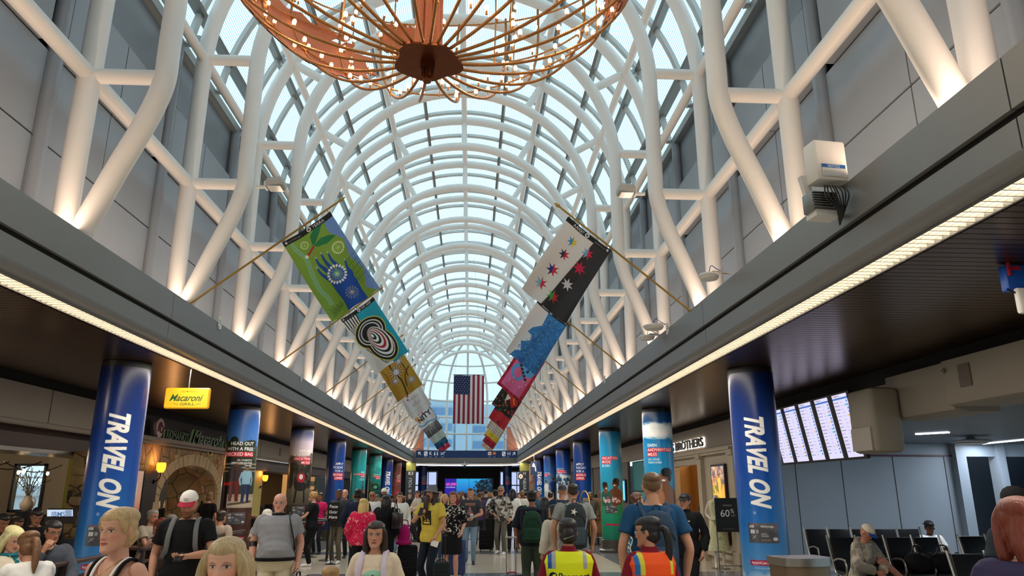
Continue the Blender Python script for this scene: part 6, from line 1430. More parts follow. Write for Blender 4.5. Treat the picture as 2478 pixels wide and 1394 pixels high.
    tm=remesh(m,cv,3)
    if det==2 or d<14:
        Vt=verts(tm); g=np.random.default_rng(int(px)); ph=g.uniform(0,6,4); w=.0028*(1.2+np.sin(Vt[:,2]*38+ph[0]+Vt[:,0]*14)+np.sin(Vt[:,0]*45+ph[1]+Vt[:,2]*19)+.8*np.sin((Vt[:,2]+Vt[:,1])*60+ph[2])); c0=Vt.mean(0); dr=Vt-np.array((0,c0[1],0))[None]; dr[:,2]=0; dr/=np.linalg.norm(dr,axis=1)[:,None]+1e-6; Vt+=dr*w[:,None]*np.clip((1.45*k+z0-Vt[:,2])/.2,0,1)[:,None]; tm.vertices.foreach_set('co',Vt.astype(np.float32).ravel())
    if 'paint' in o_: setcol(tm,o_['paint'](verts(tm)/k)); tob=put(tm,o_.get('name','shirt'),FABM,t)
    else: tob=put(tm,o_.get('name','shirt'),tc if not isinstance(tc,str) else cloth(tc),t)
    bk,bc=bottom[0],bottom[1]; bcm=bc if not isinstance(bc,str) else cloth(bc); m=MB()
    if bk!='none':
        torso(m,.006 if o_.get('hem',.86)<.95 else .014,.83,.98)
        if bk in('pants','wide','shorts','jeans'):
            for nm,s in(('L',1),('R',-1)):
                hp,kn,an=lg[nm]; lr=bw**.6; wd=.012 if bk=='wide' else 0
                if bk=='shorts': e=hp*.12+kn*.88; limb(m,[hp+np.array((0,0,.05)),hp,(hp+e)/2,e],[.09*k*lr,.096*k*lr,.09*k*lr,.084*k*lr],14)
                else: limb(m,[hp+np.array((0,0,.05)),hp,(hp+kn)/2,kn,(kn+an)/2,an+np.array((0,0,-.01))],[.09*k*lr,.094*k*lr,.080*k*lr+wd,(.064*lr+wd)*k,(.060+wd*1.5)*k,(.052+wd*2)*k],14)
        if bk in('skirt','dress'):
            zb=bottom[2] if len(bottom)>2 else .58
            rings(m,[((0,0,z0+1.0*k),.15*k*bw,.11*k*bw,None),((0,-.005,z0+.90*k),.185*k*bw,.13*k*bw,None),((0,-.03,z0+.75*k),.20*k*bw,.17*k*bw,None),((0,-.04,z0+zb*k),.205*k*bw,.20*k*bw,None)],24)
        bm=remesh(m,cv,3); put(bm,'trousers' if bk in('pants','wide','jeans') else ('shorts' if bk=='shorts' else 'skirt'),bcm,t)
    if belt:
        m=MB(); L=[]; 
        rings(m,[(U((0,-belly*.16,.955)),(.164*bw+.028)*k,(.112*bw**1.2+.034+belly*.22)*k,UM),(U((0,-belly*.18,.992)),(.160*bw+.028)*k,(.110*bw**1.2+.034+belly*.26)*k,UM)],28); m.build('belt',cloth(belt),t)
    for nm,s in(('L',1),('R',-1)):
        hp,kn,an=lg[nm]; 
        if bk=='none' : break
        m=MB(); b=an+np.array((0,.035,-.045))*k; tl=.0
        lift=min(.03,max(0,an[2]-.075*k)) if not sit else 0
        zc=an[2]-.055*k; m.add(*foot(k,s)); M_=np.array((an[0],an[1],max(0,an[2]-.075*k))); m.v[-1]=m.v[-1]+M_
        put(remesh(m,max(.007,vox*.8),2),'shoe',mat('shoe_'+shoes,shoes,.55),t)
    # --- hair
    hst,hcol=hair; hst_=hst; m=MB(); E=lambda c,r: m.ell(HM@(np.array(c)*hs)+hc,np.array(r)*hs,20,14,M=Matrix(HM.tolist()))
    LB=lambda pts,rr,n=12,fl=1.: limb(m,[HM@(np.array(p)*hs)+hc for p in pts],[a*hs for a in rr],n,fl)
    if hst!='bald' and not (hat and hst=='buzz'):
        if hst!='balding': E((0,.016,.068),(.077,.107,.052) if hst=='buzz' else (.081,.112,.058))
        if hst=='buzz': E((0,.014,.026),(.079,.092,.096))
        elif hst=='short': E((0,.012,.030),(.083,.098,.096)); E((0,.03,-.02),(.078,.078,.06))
        elif hst=='balding': E((0,.045,-.005),(.082,.062,.055))
        elif hst=='curly':
            E((0,.015,.03),(.088,.10,.095)); g=np.random.default_rng(int(px))
            for i in range(60):
                a=g.uniform(0,2*PI); b=g.uniform(-.5,1.3); p=np.array((math.cos(a)*math.cos(b)*.085,.02+math.sin(a)*math.cos(b)*.095,.02+math.sin(b)*.1)); 
                if p[1]<-.05 and p[2]<.06: continue
                E(p,(.02,.02,.02))
        else:
            E((0,.014,.026),(.084,.099,.098)); E((0,.035,-.03),(.080,.074,.075))
            if hst in('long','bob'):
                zl=-.34 if hst=='long' else -.17
                LB([(0,.05,.02),(0,.075,-.08),(0,.085,zl*.6),(0,.085,zl)],[.07,.08,.075,.045 if hst=='long' else .06],18)
                for s in(-1,1): LB([(s*.055,-.03,.075),(s*.083,-.02,.02),(s*.088,.0,-.07),(s*.082,.01,zl*.8),(s*.07,.02,zl)],[.018,.022,.028,.030,.014],10)
            if hst=='wavy':
                for s in(-1,1):
                    for q in range(3): LB([(s*.05,-.04+.03*q,.075),(s*(.085+.006*q),-.035+.04*q,.01),(s*(.098),-.03+.045*q,-.08),(s*.10,-.045+.05*q,-.16),(s*.085,-.05+.05*q,-.26),(s*.09,-.04+.04*q,-.34)],[.018,.024,.028,.03,.028,.010],10)
                LB([(0,.06,.0),(0,.09,-.12),(0,.09,-.3)],[.075,.085,.05],18)
            if hst=='ponytail': E((0,.115,.02),(.022,.02,.022)); LB([(0,.10,.025),(0,.15,.0),(0,.165,-.09),(.01,.15,-.2),(.015,.14,-.28)],[.018,.030,.034,.028,.008],12)
            if hst=='lowbun': E((0,.105,-.035),(.04,.035,.04)); [LB([(s*.06,-.055,.07),(s*.08,-.045,.03),(s*.084,-.03,-.02)],[.012,.010,.003],8) for s in(-1,1)]
            if hst=='topbun':
                E((0,.075,.09),(.05,.05,.04)); g=np.random.default_rng(int(px)); [E((g.uniform(-.05,.05),.075+g.uniform(-.05,.05),.10+g.uniform(-.02,.035)),(.018,.018,.018)) for i in range(16)]
            if hst=='clip': E((0,.10,-.01),(.05,.035,.06))
        hm=remesh(m,max(.0050,vox*.8),2); put(hm,'hair',hairm(hcol),t)
        if hst=='clip': m=MB(); m.tube(spline([HM@(np.array(p)*hs)+hc for p in((-.045,.128,-.02),(0,.14,-.035),(.045,.128,-.05))],5),.004*hs,8); m.build('hair_clip',STEEL,t)
    if beard and beard.startswith('L') : pass
    if hat:
        kind,c1,c2=hat; m=MB(); E2=lambda c,r,mi=0: m.ell(HM@(np.array(c)*hs)+hc,np.array(r)*hs,24,14,mi,M=Matrix(HM.tolist()))
        if kind in('cap','capback'):
            sg=-1 if kind=='cap' else 1
            prof=[(.002,.132),(.035,.128),(.065,.108),(.083,.075),(.088,.045),(.086,.043)]
            mm=MB(); mm.lathe(prof[::-1],24); V=mm.v[0]*np.array((1,1.16,1)); V[:,1]+=.008; m.add((V*hs)@HM.T+hc,mm.f)
            brim=[]; 
            for zz,dz in((.045,0),(.052,0)):
                pass
            a=np.linspace(-1.15,1.15,13); P1=[(.084*math.sin(q),sg*(.080*math.cos(q)+.012),.05) for q in a]; P2=[(.085*math.sin(q),sg*(.095+.068*math.cos(q*1.15)),.036-.02*(1-math.cos(q))) for q in a]
            Vb=[];n_=len(a)
            for dz in(0,.005): Vb+=[(p[0],p[1],p[2]+dz) for p in P1]+[(p[0],p[1],p[2]+dz) for p in P2]
            Fb=[(i,i+1,n_+i+1,n_+i) for i in range(n_-1)]+[(2*n_+i,3*n_+i,3*n_+i+1,2*n_+i+1) for i in range(n_-1)]+[(n_+i,n_+i+1,3*n_+i+1,3*n_+i) for i in range(n_-1)]
            mb=MB(); mb.add((np.array(Vb)*hs)@HM.T+hc,Fb); 
            hatm=m.build('cap',cloth(c1),t); mb.build('cap_brim',cloth(c2),hatm)
        elif kind=='bucket':
            prof=[(.002,.135),(.05,.132),(.075,.115),(.085,.075),(.092,.05),(.105,.04),(.142,.018),(.140,.014),(.100,.034),(.084,.044)]
            mm=MB(); mm.lathe(prof[::-1],28); V=mm.v[0]*np.array((1,1.12,1)); m.add((V*hs)@HM.T+hc,mm.f); m.build('bucket_hat',cloth(c1),t)
        elif kind=='beanie': E2((0,.010,.045),(.088,.103,.088)); remesh_m=m.build('beanie',cloth(c1),t)
        elif kind=='hijab': pass
    if glasses:
        m=MB()
        for s in(-1,1):
            c=np.array((s*.032,-.098,.002)); m.tube([HM@((c+np.array((.021*math.cos(a),-.001+.003*abs(math.cos(a)),.015*math.sin(a))))*hs)+hc for a in np.linspace(0,2*PI,16,endpoint=False)],.0018*hs*(1.6 if glasses=='dark' else 1),6,closed=True)
            m.tube([HM@(np.array((s*.053,-.092,.006))*hs)+hc,HM@(np.array((s*.080,-.01,.006))*hs)+hc],.0018*hs,6)
            if glasses=='dark': m.cyl(HM@(c*hs)+hc,.019*hs,.003*hs,14,M=Matrix((HM@Rm('X',PI/2)).tolist()))
        m.tube([HM@(np.array((-.011,-.101,.006))*hs)+hc,HM@(np.array((.011,-.101,.006))*hs)+hc],.0016*hs,6)
        m.build('glasses',mat('spectacle_frame','1a1614',.3) if glasses!='wire' else mat('wire_frame','b8b4ac',.3,.8),t)
    info=dict(t=t,k=k,sh=sh,lg=lg,U=U,top=tob,hc=hc,HM=HM,hs=hs,bw=bw,fw=fw,z0=z0,UM=UM,th=th,loc=np.array((v.x,d,0)))
    if extra: extra(info)
    return info
def foot(k,s):
    m=MB(); L=[]
    # sole outline rings from heel to toe
    sec=[(.055,.012,.026),(.045,.034,.034),(.0,.037,.045),(-.06,.036,.040),(-.12,.043,.030),(-.17,.040,.024),(-.205,.020,.016)]
    n=14; a=np.arange(n)*2*PI/n; V=[]
    for y,w,h in sec: V.append(np.c_[w*np.cos(a)+s*.006*(-y/.1),np.full(n,y),np.maximum(.002,h+h*np.sin(a))])
    V=np.concatenate(V)*k; F=[(j*n+i,(j+1)*n+i,(j+1)*n+(i+1)%n,j*n+(i+1)%n) for j in range(len(sec)-1) for i in range(n)]+[tuple(range(n)),tuple(range((len(sec)-1)*n,len(sec)*n))[::-1]]
    return V,F
def attach(info,name,lab,cat,group=None):
    "a carried thing that shares the carrier's origin but stays its own object"
    return thing(name,lab,cat,tuple(info['loc']),info['th'],group)
def W2(info,p): # local -> world
    c,s=math.cos(info['th']),math.sin(info['th']); p=np.array(p); return np.array((p[0]*c-p[1]*s,p[0]*s+p[1]*c,p[2]))+info['loc']
def backpack(info,lab,col,w=.30,h=.46,dp=.17,col2=None,zc=1.22,straps=True,y0=None,pocket=True):
    t=attach(info,'backpack',lab,'backpack','backpacks worn by travellers'); k=info['k']; U=info['U']; UM=info['UM']; y0=y0 if y0 is not None else .125*info['bw']**1.2+.02
    m=MB(); rings(m,[(U((0,y0+dp*.35,zc-h*.5)),w*.36*k,dp*.3*k,UM),(U((0,y0+dp*.45,zc-h*.47)),w*.46*k,dp*.45*k,UM),(U((0,y0+dp*.5,zc-h*.2)),w*.5*k,dp*.52*k,UM),(U((0,y0+dp*.5,zc+h*.1)),w*.48*k,dp*.5*k,UM),(U((0,y0+dp*.45,zc+h*.32)),w*.42*k,dp*.44*k,UM),(U((0,y0+dp*.38,zc+h*.45)),w*.30*k,dp*.32*k,UM),(U((0,y0+dp*.34,zc+h*.5)),w*.12*k,dp*.15*k,UM)],24,2.8)
    put(remesh(m,.010,3),'bag_body',cloth(col),t)
    if pocket:
        m=MB(); rings(m,[(U((0,y0+dp*.95,zc-h*.42)),w*.34*k,dp*.14*k,UM),(U((0,y0+dp*1.0,zc-h*.38)),w*.38*k,dp*.2*k,UM),(U((0,y0+dp*1.0,zc-h*.1)),w*.38*k,dp*.2*k,UM),(U((0,y0+dp*.95,zc-.02)),w*.34*k,dp*.12*k,UM)],20,3); m.build('front_pocket',cloth(col2 or col),t)
        m=MB(); m.tube([U((-w*.40,y0+dp*.9,zc+h*.05)),U((-w*.25,y0+dp*.98,zc+h*.22)),U((0,y0+dp*.98,zc+h*.28)),U((w*.25,y0+dp*.98,zc+h*.22)),U((w*.40,y0+dp*.9,zc+h*.05))],.004*k,6); m.build('zip',BLACK,t)
    m=MB(); m.tube(spline([U((-.03,y0+.02,zc+h*.5)),U((-.02,y0+.03,zc+h*.57)),U((.02,y0+.03,zc+h*.57)),U((.03,y0+.02,zc+h*.5))],4),.007*k,6); m.build('top_handle',cloth(col2 or col),t)
    if straps:
        bw=info['bw']; fy=-(.128*bw**1.2+.022)
        for s in(-1,1):
            m=MB(); m.tube(spline([U((s*.08,y0+.02,zc+h*.38)),U((s*.105*info['fw'],.085,1.46)),U((s*.112*info['fw'],.0,1.505)),U((s*.115*info['fw'],fy*.62,1.455)),U((s*.125*info['fw'],fy,1.34)),U((s*.14*info['fw'],fy*.9,1.20)),U((s*.165*bw,-.02,1.12)),U((s*.12,y0+.02,zc-h*.3))],6),.024*k,8,flat=.35); m.build('strap',cloth(col2 or col),t)
    return t
def suitcase(x,y,rz,lab,col,w=.38,h=.56,dp=.24,handle=.45,soft=False,red=False):
    t=thing('suitcase',lab,'suitcase',(x,y,0),R(rz),'wheeled suitcases'); m=MB(); m.cbox((0,0,.05+h/2),(w,dp,h),bev=.045); m.build('shell',cloth(col) if soft else mat('case_'+col,col,.3),t)
    m=MB()
    for z in(.3,.5,.7): m.cbox((0,-dp/2-.002,.05+h*z),(w*.8,.006,.012))
    m.build('rib',mat('case_'+col,col,.3),t,False)
    m=MB()
    for a in(-.07,.07): m.tube([(a,dp*.3,.05+h-.02),(a,dp*.3,.05+h+handle)],.008,8)
    m.cbox((0,dp*.3,.05+h+handle),(.18,.03,.025),bev=.01); m.build('pull_handle',STEEL if not soft else BLACK,t); m=MB(); m.tube(spline([(-.07,0,.05+h),(-.05,0,.05+h+.03),(.05,0,.05+h+.03),(.07,0,.05+h)],4),.010,8); m.build('grab_handle',mat('red_tag','a02030',.5) if red else BLACK,t)
    for a in(-1,1):
        for b in(-1,1): m=MB(); m.cyl((a*w*.38-.012,b*dp*.32,.028),.028,.024,12,M=Matrix.Rotation(PI/2,3,'Y')); m.cbox((a*w*.38,b*dp*.32,.055),(.03,.03,.03)); m.build('wheel',BLACK,t)
    return t
def held_phone(info,lab,hand_='R',tilt=-.6,white=False,off=(0,-.06,.02)):
    S_,E_,W_,_=info['sh'][hand_]; d=(W_-E_)/np.linalg.norm(W_-E_); p=W2(info,W_+d*.085*info['k']+np.array(off)*.3)
    t=thing('phone',lab,'phone',tuple(p),info['th']); m=MB(); m.cbox((0,0,0),(.072,.009,.145),rx=tilt,bev=.0); m.build('phone_body',WHITEP if white else BLACKG,t)
    m=MB(); m.cbox((0,-.006*math.cos(tilt),-.006*math.sin(tilt)),(.064,.002,.13),rx=tilt); m.build('screen',mat('phone_glass','20242c',.1),t)
    return t
def bagbox(info,name,lab,cat,p,w,d,h,col,mt=None,bev=.03,strap=None,parts=True):
    t=attach(info,name,lab,cat); m=MB(); m.cbox(p,(w,d,h),bev=bev); m.build('bag_body',mt or cloth(col),t)
    m=MB(); m.tube(spline([(p[0]-w*.25,p[1],p[2]+h/2-.01),(p[0]-w*.2,p[1],p[2]+h/2+.05),(p[0]+w*.2,p[1],p[2]+h/2+.05),(p[0]+w*.25,p[1],p[2]+h/2-.01)],5),.010,8); m.build('handle',BLACK,t)
    if strap: m=MB(); m.tube(spline(strap,6),.012,8,flat=.5); m.build('strap',cloth(col) if not mt else mt,t)
    return t
# ---------------- foreground people ----------------
def straps_white(i):
    m=MB(); U=i['U']; k=i['k']
    for s in(-1,1): m.tube(spline([U((s*.062,-.116,1.37)),U((s*.072,-.068,1.455)),U((s*.078,.0,1.498)),U((s*.08,.06,1.47))],5),.009*k,8,flat=.5)
    m.build('undershirt_strap',mat('white_strap','ece8e4',.6),i['t'])
def necklace(i):
    m=MB(); U=i['U']; m.tube(spline([U((-.06,-.02,1.495)),U((-.035,-.085,1.45)),U((0,-.108,1.415)),U((.035,-.085,1.45)),U((.06,-.02,1.495))],6),.0016,5); m.ell(U((0,-.112,1.41)),(.006,.004,.006),8,6); m.build('necklace',BRASS,i['t'])
FAIR='d8a58a'
person('blonde woman with tied back hair and black tank top at the lower left front',300,1233,3.85,turn=-22,skin='cf9a80',hair=('lowbun','b89868'),top=('121214','tank',{'neck':1.37,'off':.010}),bottom=('jeans','2c3c5c'),fem=True,look=(2,2),extra=lambda i:(straps_white(i),necklace(i)))
person('young woman with long wavy blonde hair and pearl earring at the bottom edge',552,1306,3.05,turn=12,skin='dba68c',hair=('wavy','b0966a'),top=('e8e2d8','short',{'neck':1.45}),bottom=('jeans','34486c'),fem=True,look=(-12,3),lips='b8605c')
def girl_extra(i):
    c=Canvas(.26,.20,420,-.13,-.10,'e8d5ba'); c.ell(.02,.03,.085,.06,'9fd0b4'); c.ell(-.075,-.05,.035,.055,'5a3a28',rot=.2); c.ell(-.075,-.02,.018,.03,'e8dccc'); c.ell(.0,-.06,.05,.05,'7a4828'); c.ell(-.005,.0,.03,.045,'7a4828',rot=-.3); c.poly([(-.03,.03),(.02,.06),(.05,.0),(.03,-.09),(0,-.03)],'3a2014'); c.ell(-.02,.02,.012,.012,'f0e8dc'); c.poly([(-.1,-.01),(-.09,.03),(-.07,0)],'2a1810')
    decal(i['top'].data,c,0,i['U']((0,0,1.24))[2],-1,i['t'],'horse_print'); necklace(i)
gi=person('girl with long dark hair in a cream horse print t-shirt in the middle foreground',912,1264,5.7,turn=-6,skin='c48e74',hair=('long','33221a'),top=('e6d3b8','short',{'neck':1.475,'off':.018}),bottom=('jeans','3c4a6c'),fem=True,look=(4,0),extra=girl_extra,detail=2)
backpack(gi,'lilac and white backpack worn by the girl in the horse print t-shirt','c0a4c8',.26,.36,.13,'d8c8dc',zc=1.25)
person('small child with sandy hair at the bottom edge beside the girl',800,1375,5.4,turn=170,skin='d8a890',hair=('short','a5814f'),top=('7a8aa0','short'),bottom=('shorts','3a4250'),child=True)
def cap_badge(i):
    hs=i['hs']; c=Canvas(.05,.034,500,-.025,0,'e8e4dc'); c.rect(-.02,.006,.02,.028,'8a8a88'); c.rect(-.017,.009,.017,.025,'e4ddd0'); c.text('JAAR',0,.012,.012,'333333',.01,align='c')
    def fm(X,Y):
        q=np.stack([X,-.0945+.0*X+np.abs(X)**2*6+(Y)*.28,Y+.066],-1).reshape(-1,3)*hs; q=q@i['HM'].T+i['hc']; q=q.reshape(X.shape+(3,)); return q[...,0],q[...,1],q[...,2]
    painted('cap_badge',c,fm,FABM,i['t'])
    U=i['U']; m=MB(); 
    for s in(-1,1): m.tube([U((-.01+s*.022+.018*math.cos(a),-.142,1.30+s*.016+.014*math.sin(a))) for a in np.linspace(0,2*PI,12,endpoint=False)],.002,5,closed=True)
    m.build('sunglasses',BLACKG,i['t'])
ci=person('man in white and red cap and black t-shirt looking down at his phone',460,1206,7.3,turn=8,skin='c08a70',hair=('buzz','4a3020'),top=('121214','short',{'off':.02}),bottom=('jeans','4a6488'),arms=('phone','down'),look=(-4,24),hat=('cap','e6e0d8','a4283c'),beard='6a4630',build=1.12,H=1.62,detail=2,extra=cap_badge)
held_phone(ci,'black phone held by the man in the white and red cap','L',tilt=-1.15); backpack(ci,'grey backpack of the man in the white and red cap','3a3c40',.30,.44,.15,'6c6c6c')
bi=person('bald man in grey polo shirt and cream trousers carrying a briefcase',680,1191,9.1,turn=10,skin='cf9680',hair=('bald','none'),top=('8c8c90','short',{'off':.022,'hem':.98,'collar':1,'slv':.0}),bottom=('pants','cfc4a6'),belt='14110f',shoes='2a1a12',build=1.32,step=.16,look=(-6,4),glasses='wire',arms=('down','down'),detail=2)
def polo(i):
    U=i['U']; m=MB(); rings(m,[(U((0,.006,1.475)),.098*i['k'],.088*i['k'],None),(U((0,-.004,1.52)),.080*i['k'],.076*i['k'],None)],20); m.build('collar',cloth('26262a'),i['t']); m=MB(); m.cbox(U((0,-.158,1.36)),(.03,.01,.16),rx=-.12); m.build('placket',cloth('9a9a9e'),i['t'])
    S_,E_,W_,_=i['sh']['R']; m=MB(); d=W_-E_; m.tube([E_-d*.02,E_+d*.22],.052*i['k'],14); m.build('elbow_brace',BLACK,i['t'])
polo(bi)
W_=bi['sh']['L'][2]; hp=W2(bi,W_+np.array((0.02,-.02,-.10)))
t=thing('briefcase','brown hard briefcase in the hand of the bald man in the grey polo','briefcase',(hp[0],hp[1],hp[2]-.40),bi['th']+PI/2-.25); m=MB(); m.cbox((0,0,.18),(.44,.13,.34),bev=.02); m.build('shell',mat('brown_leather','5a3624',.35,noise=.2),t); m=MB(); m.cbox((0,0,.18),(.444,.012,.344),bev=.004); m.build('metal_rim',STEEL,t); m=MB(); m.tube(spline([(-.07,0,.35),(-.05,0,.39),(.05,0,.39),(.07,0,.35)],5),.010,8); m.build('handle',BLACK,t)
bsh=backpack(bi,'black one-strap bag on the back of the bald man in the grey polo','1a1a1c',.24,.34,.10,straps=False)
m=MB(); m.tube(spline([bi['U'](q) for q in ((.10,.16,1.3),(.125,.10,1.47),(.13,0,1.50),(.15,-.13,1.42),(.20,-.17,1.25),(.225,-.08,1.08),(.18,.14,1.02))],6),.020,8,flat=.35); m.build('strap',BLACK,bsh)
# workers in vests, from behind
def vest_paint(base,silver,blue,side):
    def f(V):
        C=np.tile(hexc(base),(len(V),1)); ax=np.abs(V[:,0]); 
        s1=(ax>.115)&(ax<.150); C[s1]=hexc(silver)
        s2=(ax>.150)&(ax<.185)
        if blue: C[s2&((V[:,0]*side)>0)]=hexc(blue)
        zb=(V[:,2]<1.02)&(V[:,2]>.97); C[zb]=hexc(silver)
        return C
    return f
def vest(i,base,silver,blue,side,zc=1.29):
    t,U,k=i['t'],i['U'],i['k']; m=MB()
    bw,fw=i['bw'],i['fw']
    L=[]
    for z,a,b in((.88,.175,.125),(1.0,.172,.122),(1.15,.165,.120),(1.30,.190,.130),(1.40,.210,.120),(1.455,.188,.098),(1.487,.125,.082)): L.append((U((0,0,z)),(a*bw*(.95 if fw<1 else 1)+.022)*k,(b*bw+.022)*k,i['UM']))
    rings(m,L,28); me=remesh(m,.006,2); setcol(me,vest_paint(base,silver,blue,side)(verts(me)/k)); o=put(me,'safety_vest',mat('vest_fabric','ffffff',.6,vcol=True,spec=.3),t)
    c=Canvas(.30,.10,380,-.15,-.05,base); c.ell(-.115,.002,.028,.026,'17203a'); c.ell(-.108,.005,.013,.010,base,rot=.5); c.poly([(-.15,-.035),(-.135,-.035),(-.112,.0),(-.128,.0)],'17203a'); c.text('Prospect',-.08,-.02,.062,'17203a',.02,width=.22)
    decal(me,c,0,U((0,0,zc))[2],1,t,'vest_print',.004); return o
yv=person('worker with dark hair clipped up in yellow high visibility vest reading Prospect, seen from behind',1374,1257,5.5,turn=176,skin='a87458',hair=('clip','1c1412'),top=('7a1626','long',{'collar':1,'off':.016,'hem':.94}),bottom=('pants','1c1e24'),fem=True,build=1.02,detail=2,arms=('fwd','fwd'))
vest(yv,'e4ec1c','a8a8ac','1c5c9c',1)
def badge(i,side=-1):
    pass
ov=person('worker with long black ponytail and glasses in orange high visibility vest, seen from behind',1568,1254,5.2,turn=-164,skin='b88468',hair=('ponytail','141010'),top=('7a1626','long',{'collar':1,'off':.016,'hem':.94}),bottom=('pants','1c1e24'),fem=True,build=1.0,look=(52,6),glasses='wire',detail=2,arms=('fwd','fwd'))
vest(ov,'f25414','d8cc40','2c6cb0',1,1.26)
for i_,l in((yv,'blue lanyard strap'),(ov,'blue lanyard strap')): pass
# tall man with navy backpack
tb=person('tall man with short light brown hair in a blue t-shirt, walking away',1576,1140,6.5,turn=174,skin='c99478',hair=('buzz','6e5236'),top=('1f4a70','short',{'off':.022}),bottom=('shorts','26303c'),shoes='30343a',build=1.05,step=.1,detail=2)
backpack(tb,'slate blue backpack on the tall man in the blue t-shirt','2f4358',.31,.50,.17,'33485e',zc=1.20)
# red haired woman and capped man at the right edge
person('woman with straight auburn hair and dark purple jacket at the right edge, seen from behind',2462,1208,3.0,turn=165,skin='d0a088',hair=('bob','7c3420'),top=('37304c','long',{'off':.03}),bottom=('pants','20222a'),fem=True,build=1.05,detail=2)
person('man in black cap at the right edge facing away',2452,1172,5.0,turn=172,skin='c08a70',hair=('buzz','2a1c14'),top=('1a2028','short'),bottom=('pants','20222a'),hat=('capback','121214','121214'),detail=2)
# ---------------- middle distance, walking towards the camera ----------------
def yprint(i):
    c=Canvas(.17,.22,230,-.085,-.11,'2a2820'); c.ell(-.01,.03,.04,.045,'e4c860'); c.ell(-.01,.035,.025,.03,'2a2820'); c.rect(-.06,-.09,.06,-.06,'e4c860'); c.poly([(-.05,-.05),(.06,-.05),(.02,.0)],'c8b058')
    decal(i['top'].data,c,-.01,i['U']((0,0,1.25))[2],-1,i['t'])
    U=i['U']; hc=i['hc']; m=MB(); c0=hc+i['HM']@(np.array((0,-.085,-.085))*i['hs']); limb(m,[c0+np.array((0,.02,.03)),c0,c0+np.array((.0,-.03,-.12)),c0+np.array((.02,-.04,-.26)),c0+np.array((.02,-.03,-.38))],[.045,.055,.045,.03,.008],12,flat=.6); put(remesh(m,.008,2),'beard',hairm('2c1a12'),i['t'])
yi=person('man with long dark beard in a yellow t-shirt and grey bucket hat',1046,1171,12.6,turn=-28,skin='b98668',hair=('long','2c1a12'),top=('ccb44a','short',{'off':.022}),bottom=('jeans','141c28'),shoes='1c1c1c',arms=('fwd','chest'),look=(-14,-10),hat=('bucket','6d7074',''),step=.12,extra=yprint,detail=2)
held_phone(yi,'black phone held up by the man in the yellow t-shirt','R'); 
W_=yi['sh']['L'][2]; p=W2(yi,W_+np.array((0,-.05,-.12))); t=thing('paper','folded white paper in the hand of the man in the yellow t-shirt','paper',tuple(p),.3); m=MB(); m.cbox((0,0,0),(.12,.004,.09),ry=.3); m.build('sheet',WHITEP,t,False); m=MB(); m.cbox((0,-.004,.0),(.12,.002,.088),ry=.34); m.build('folded_sheet',WHITEP,t,False)
bagbox(yi,'shoulder_bag','black shoulder bag behind the man in the yellow t-shirt','bag',(-.20,.16,1.0),.26,.16,.42,'141416')
suitcase(yi['loc'][0]+.16,13.3,10,'dark patterned suitcase behind the man in the yellow t-shirt','23282c',.30,.40,.24,.45,True)
fl=pattern('black_floral','15141a','d8d4c8',17,.60)
wi=person('woman in a black floral blouse and short black skirt with white sneakers',1097,1188,14.4,turn=-8,skin='c9927a',hair=('lowbun','6a4430'),top=(fl,'elbow',{'off':.024,'hem':.88}),bottom=('skirt','0f0f12',.55),shoes='eceae6',fem=True,build=1.05,look=(4,0),step=.10,arms=('fwd','hip'),lips='a04048',detail=1)
bagbox(wi,'handbag','tan crossbody bag of the woman in the black floral blouse','bag',(-.22,-.06,1.0),.22,.10,.2,'9c8a72',strap=[wi['U']((-.2,-.05,1.08)),wi['U']((-.05,-.16,1.28)),wi['U']((.12,-.08,1.46)),wi['U']((.13,.03,1.50)),wi['U']((.05,.14,1.3)),wi['U']((-.19,.06,1.08))])
suitcase(wi['loc'][0]+.02,15.1,0,'navy blue suitcase behind the woman in the floral blouse','1c3468',.46,.66,.26,.2)
def gprint(i):
    c=Canvas(.26,.30,150,-.13,-.15,'3a3c40'); c.rect(-.11,.08,.11,.13,'b87858'); c.rect(-.10,.09,.10,.12,'3a3c40',.5); c.poly([(-.10,-.12),(0,.07),(.10,-.12)],'2c4c6c'); c.line([(-.05,-.08),(0,.05),(.05,-.08)],.018,'c87860'); c.line([(0,-.1),(0,.05)],.02,'c89080'); c.ell(0,-.09,.07,.025,'c07058',.8)
    decal(i['top'].data,c,0,i['U']((0,0,1.27))[2],-1,i['t'])
gi2=person('smiling man in a dark grey print t-shirt and jeans holding a coffee cup',1139,1180,17.7,turn=-4,skin='c08a70',hair=('buzz','2a1c14'),top=('3a3c40','short',{'off':.022}),bottom=('jeans','6f8496'),shoes='17171a',arms=('belly','down'),step=.14,build=1.05,extra=gprint,detail=1)
W_=gi2['sh']['L'][2]; p=W2(gi2,W_+np.array((-.03,-.10,.02))); t=thing('coffee_cup','grey coffee cup held by the man in the dark grey print t-shirt','cup',(p[0],p[1],p[2]-.06)); m=MB(); m.lathe([(.03,0),(.04,.10)],16); m.build('cup_body',mat('paper_cup','a8a49c',.5),t); m=MB(); m.lathe([(.042,.10),(.042,.112),(.03,.118)],16); m.build('lid',WHITEP,t)
camo=pattern('grey_camo','c8c4bc','3c3836',9,.52,'8a8680')
cm=person('man in sunglasses and a grey camouflage sweater with white shoes',1213,1176,20.2,turn=-14,skin='c08468',hair=('curly','8a7c70'),top=(camo,'long',{'off':.026}),bottom=('pants','5c5850'),shoes='d8d4cc',glasses='dark',arms=('down','hip'),step=.14,detail=1)
m=MB(); m.tube([cm['U']((.075*math.sin(a),-.02-.07*math.cos(a),1.50)) for a in np.linspace(-2.2,2.2,16)],.02,8); m.build('neck_headphones',BLACK,cm['t'])
bagbox(cm,'duffel_bag','black bag with hanging strap beside the man in the camouflage sweater','bag',(-.30,.05,.72),.22,.3,.36,'141416')
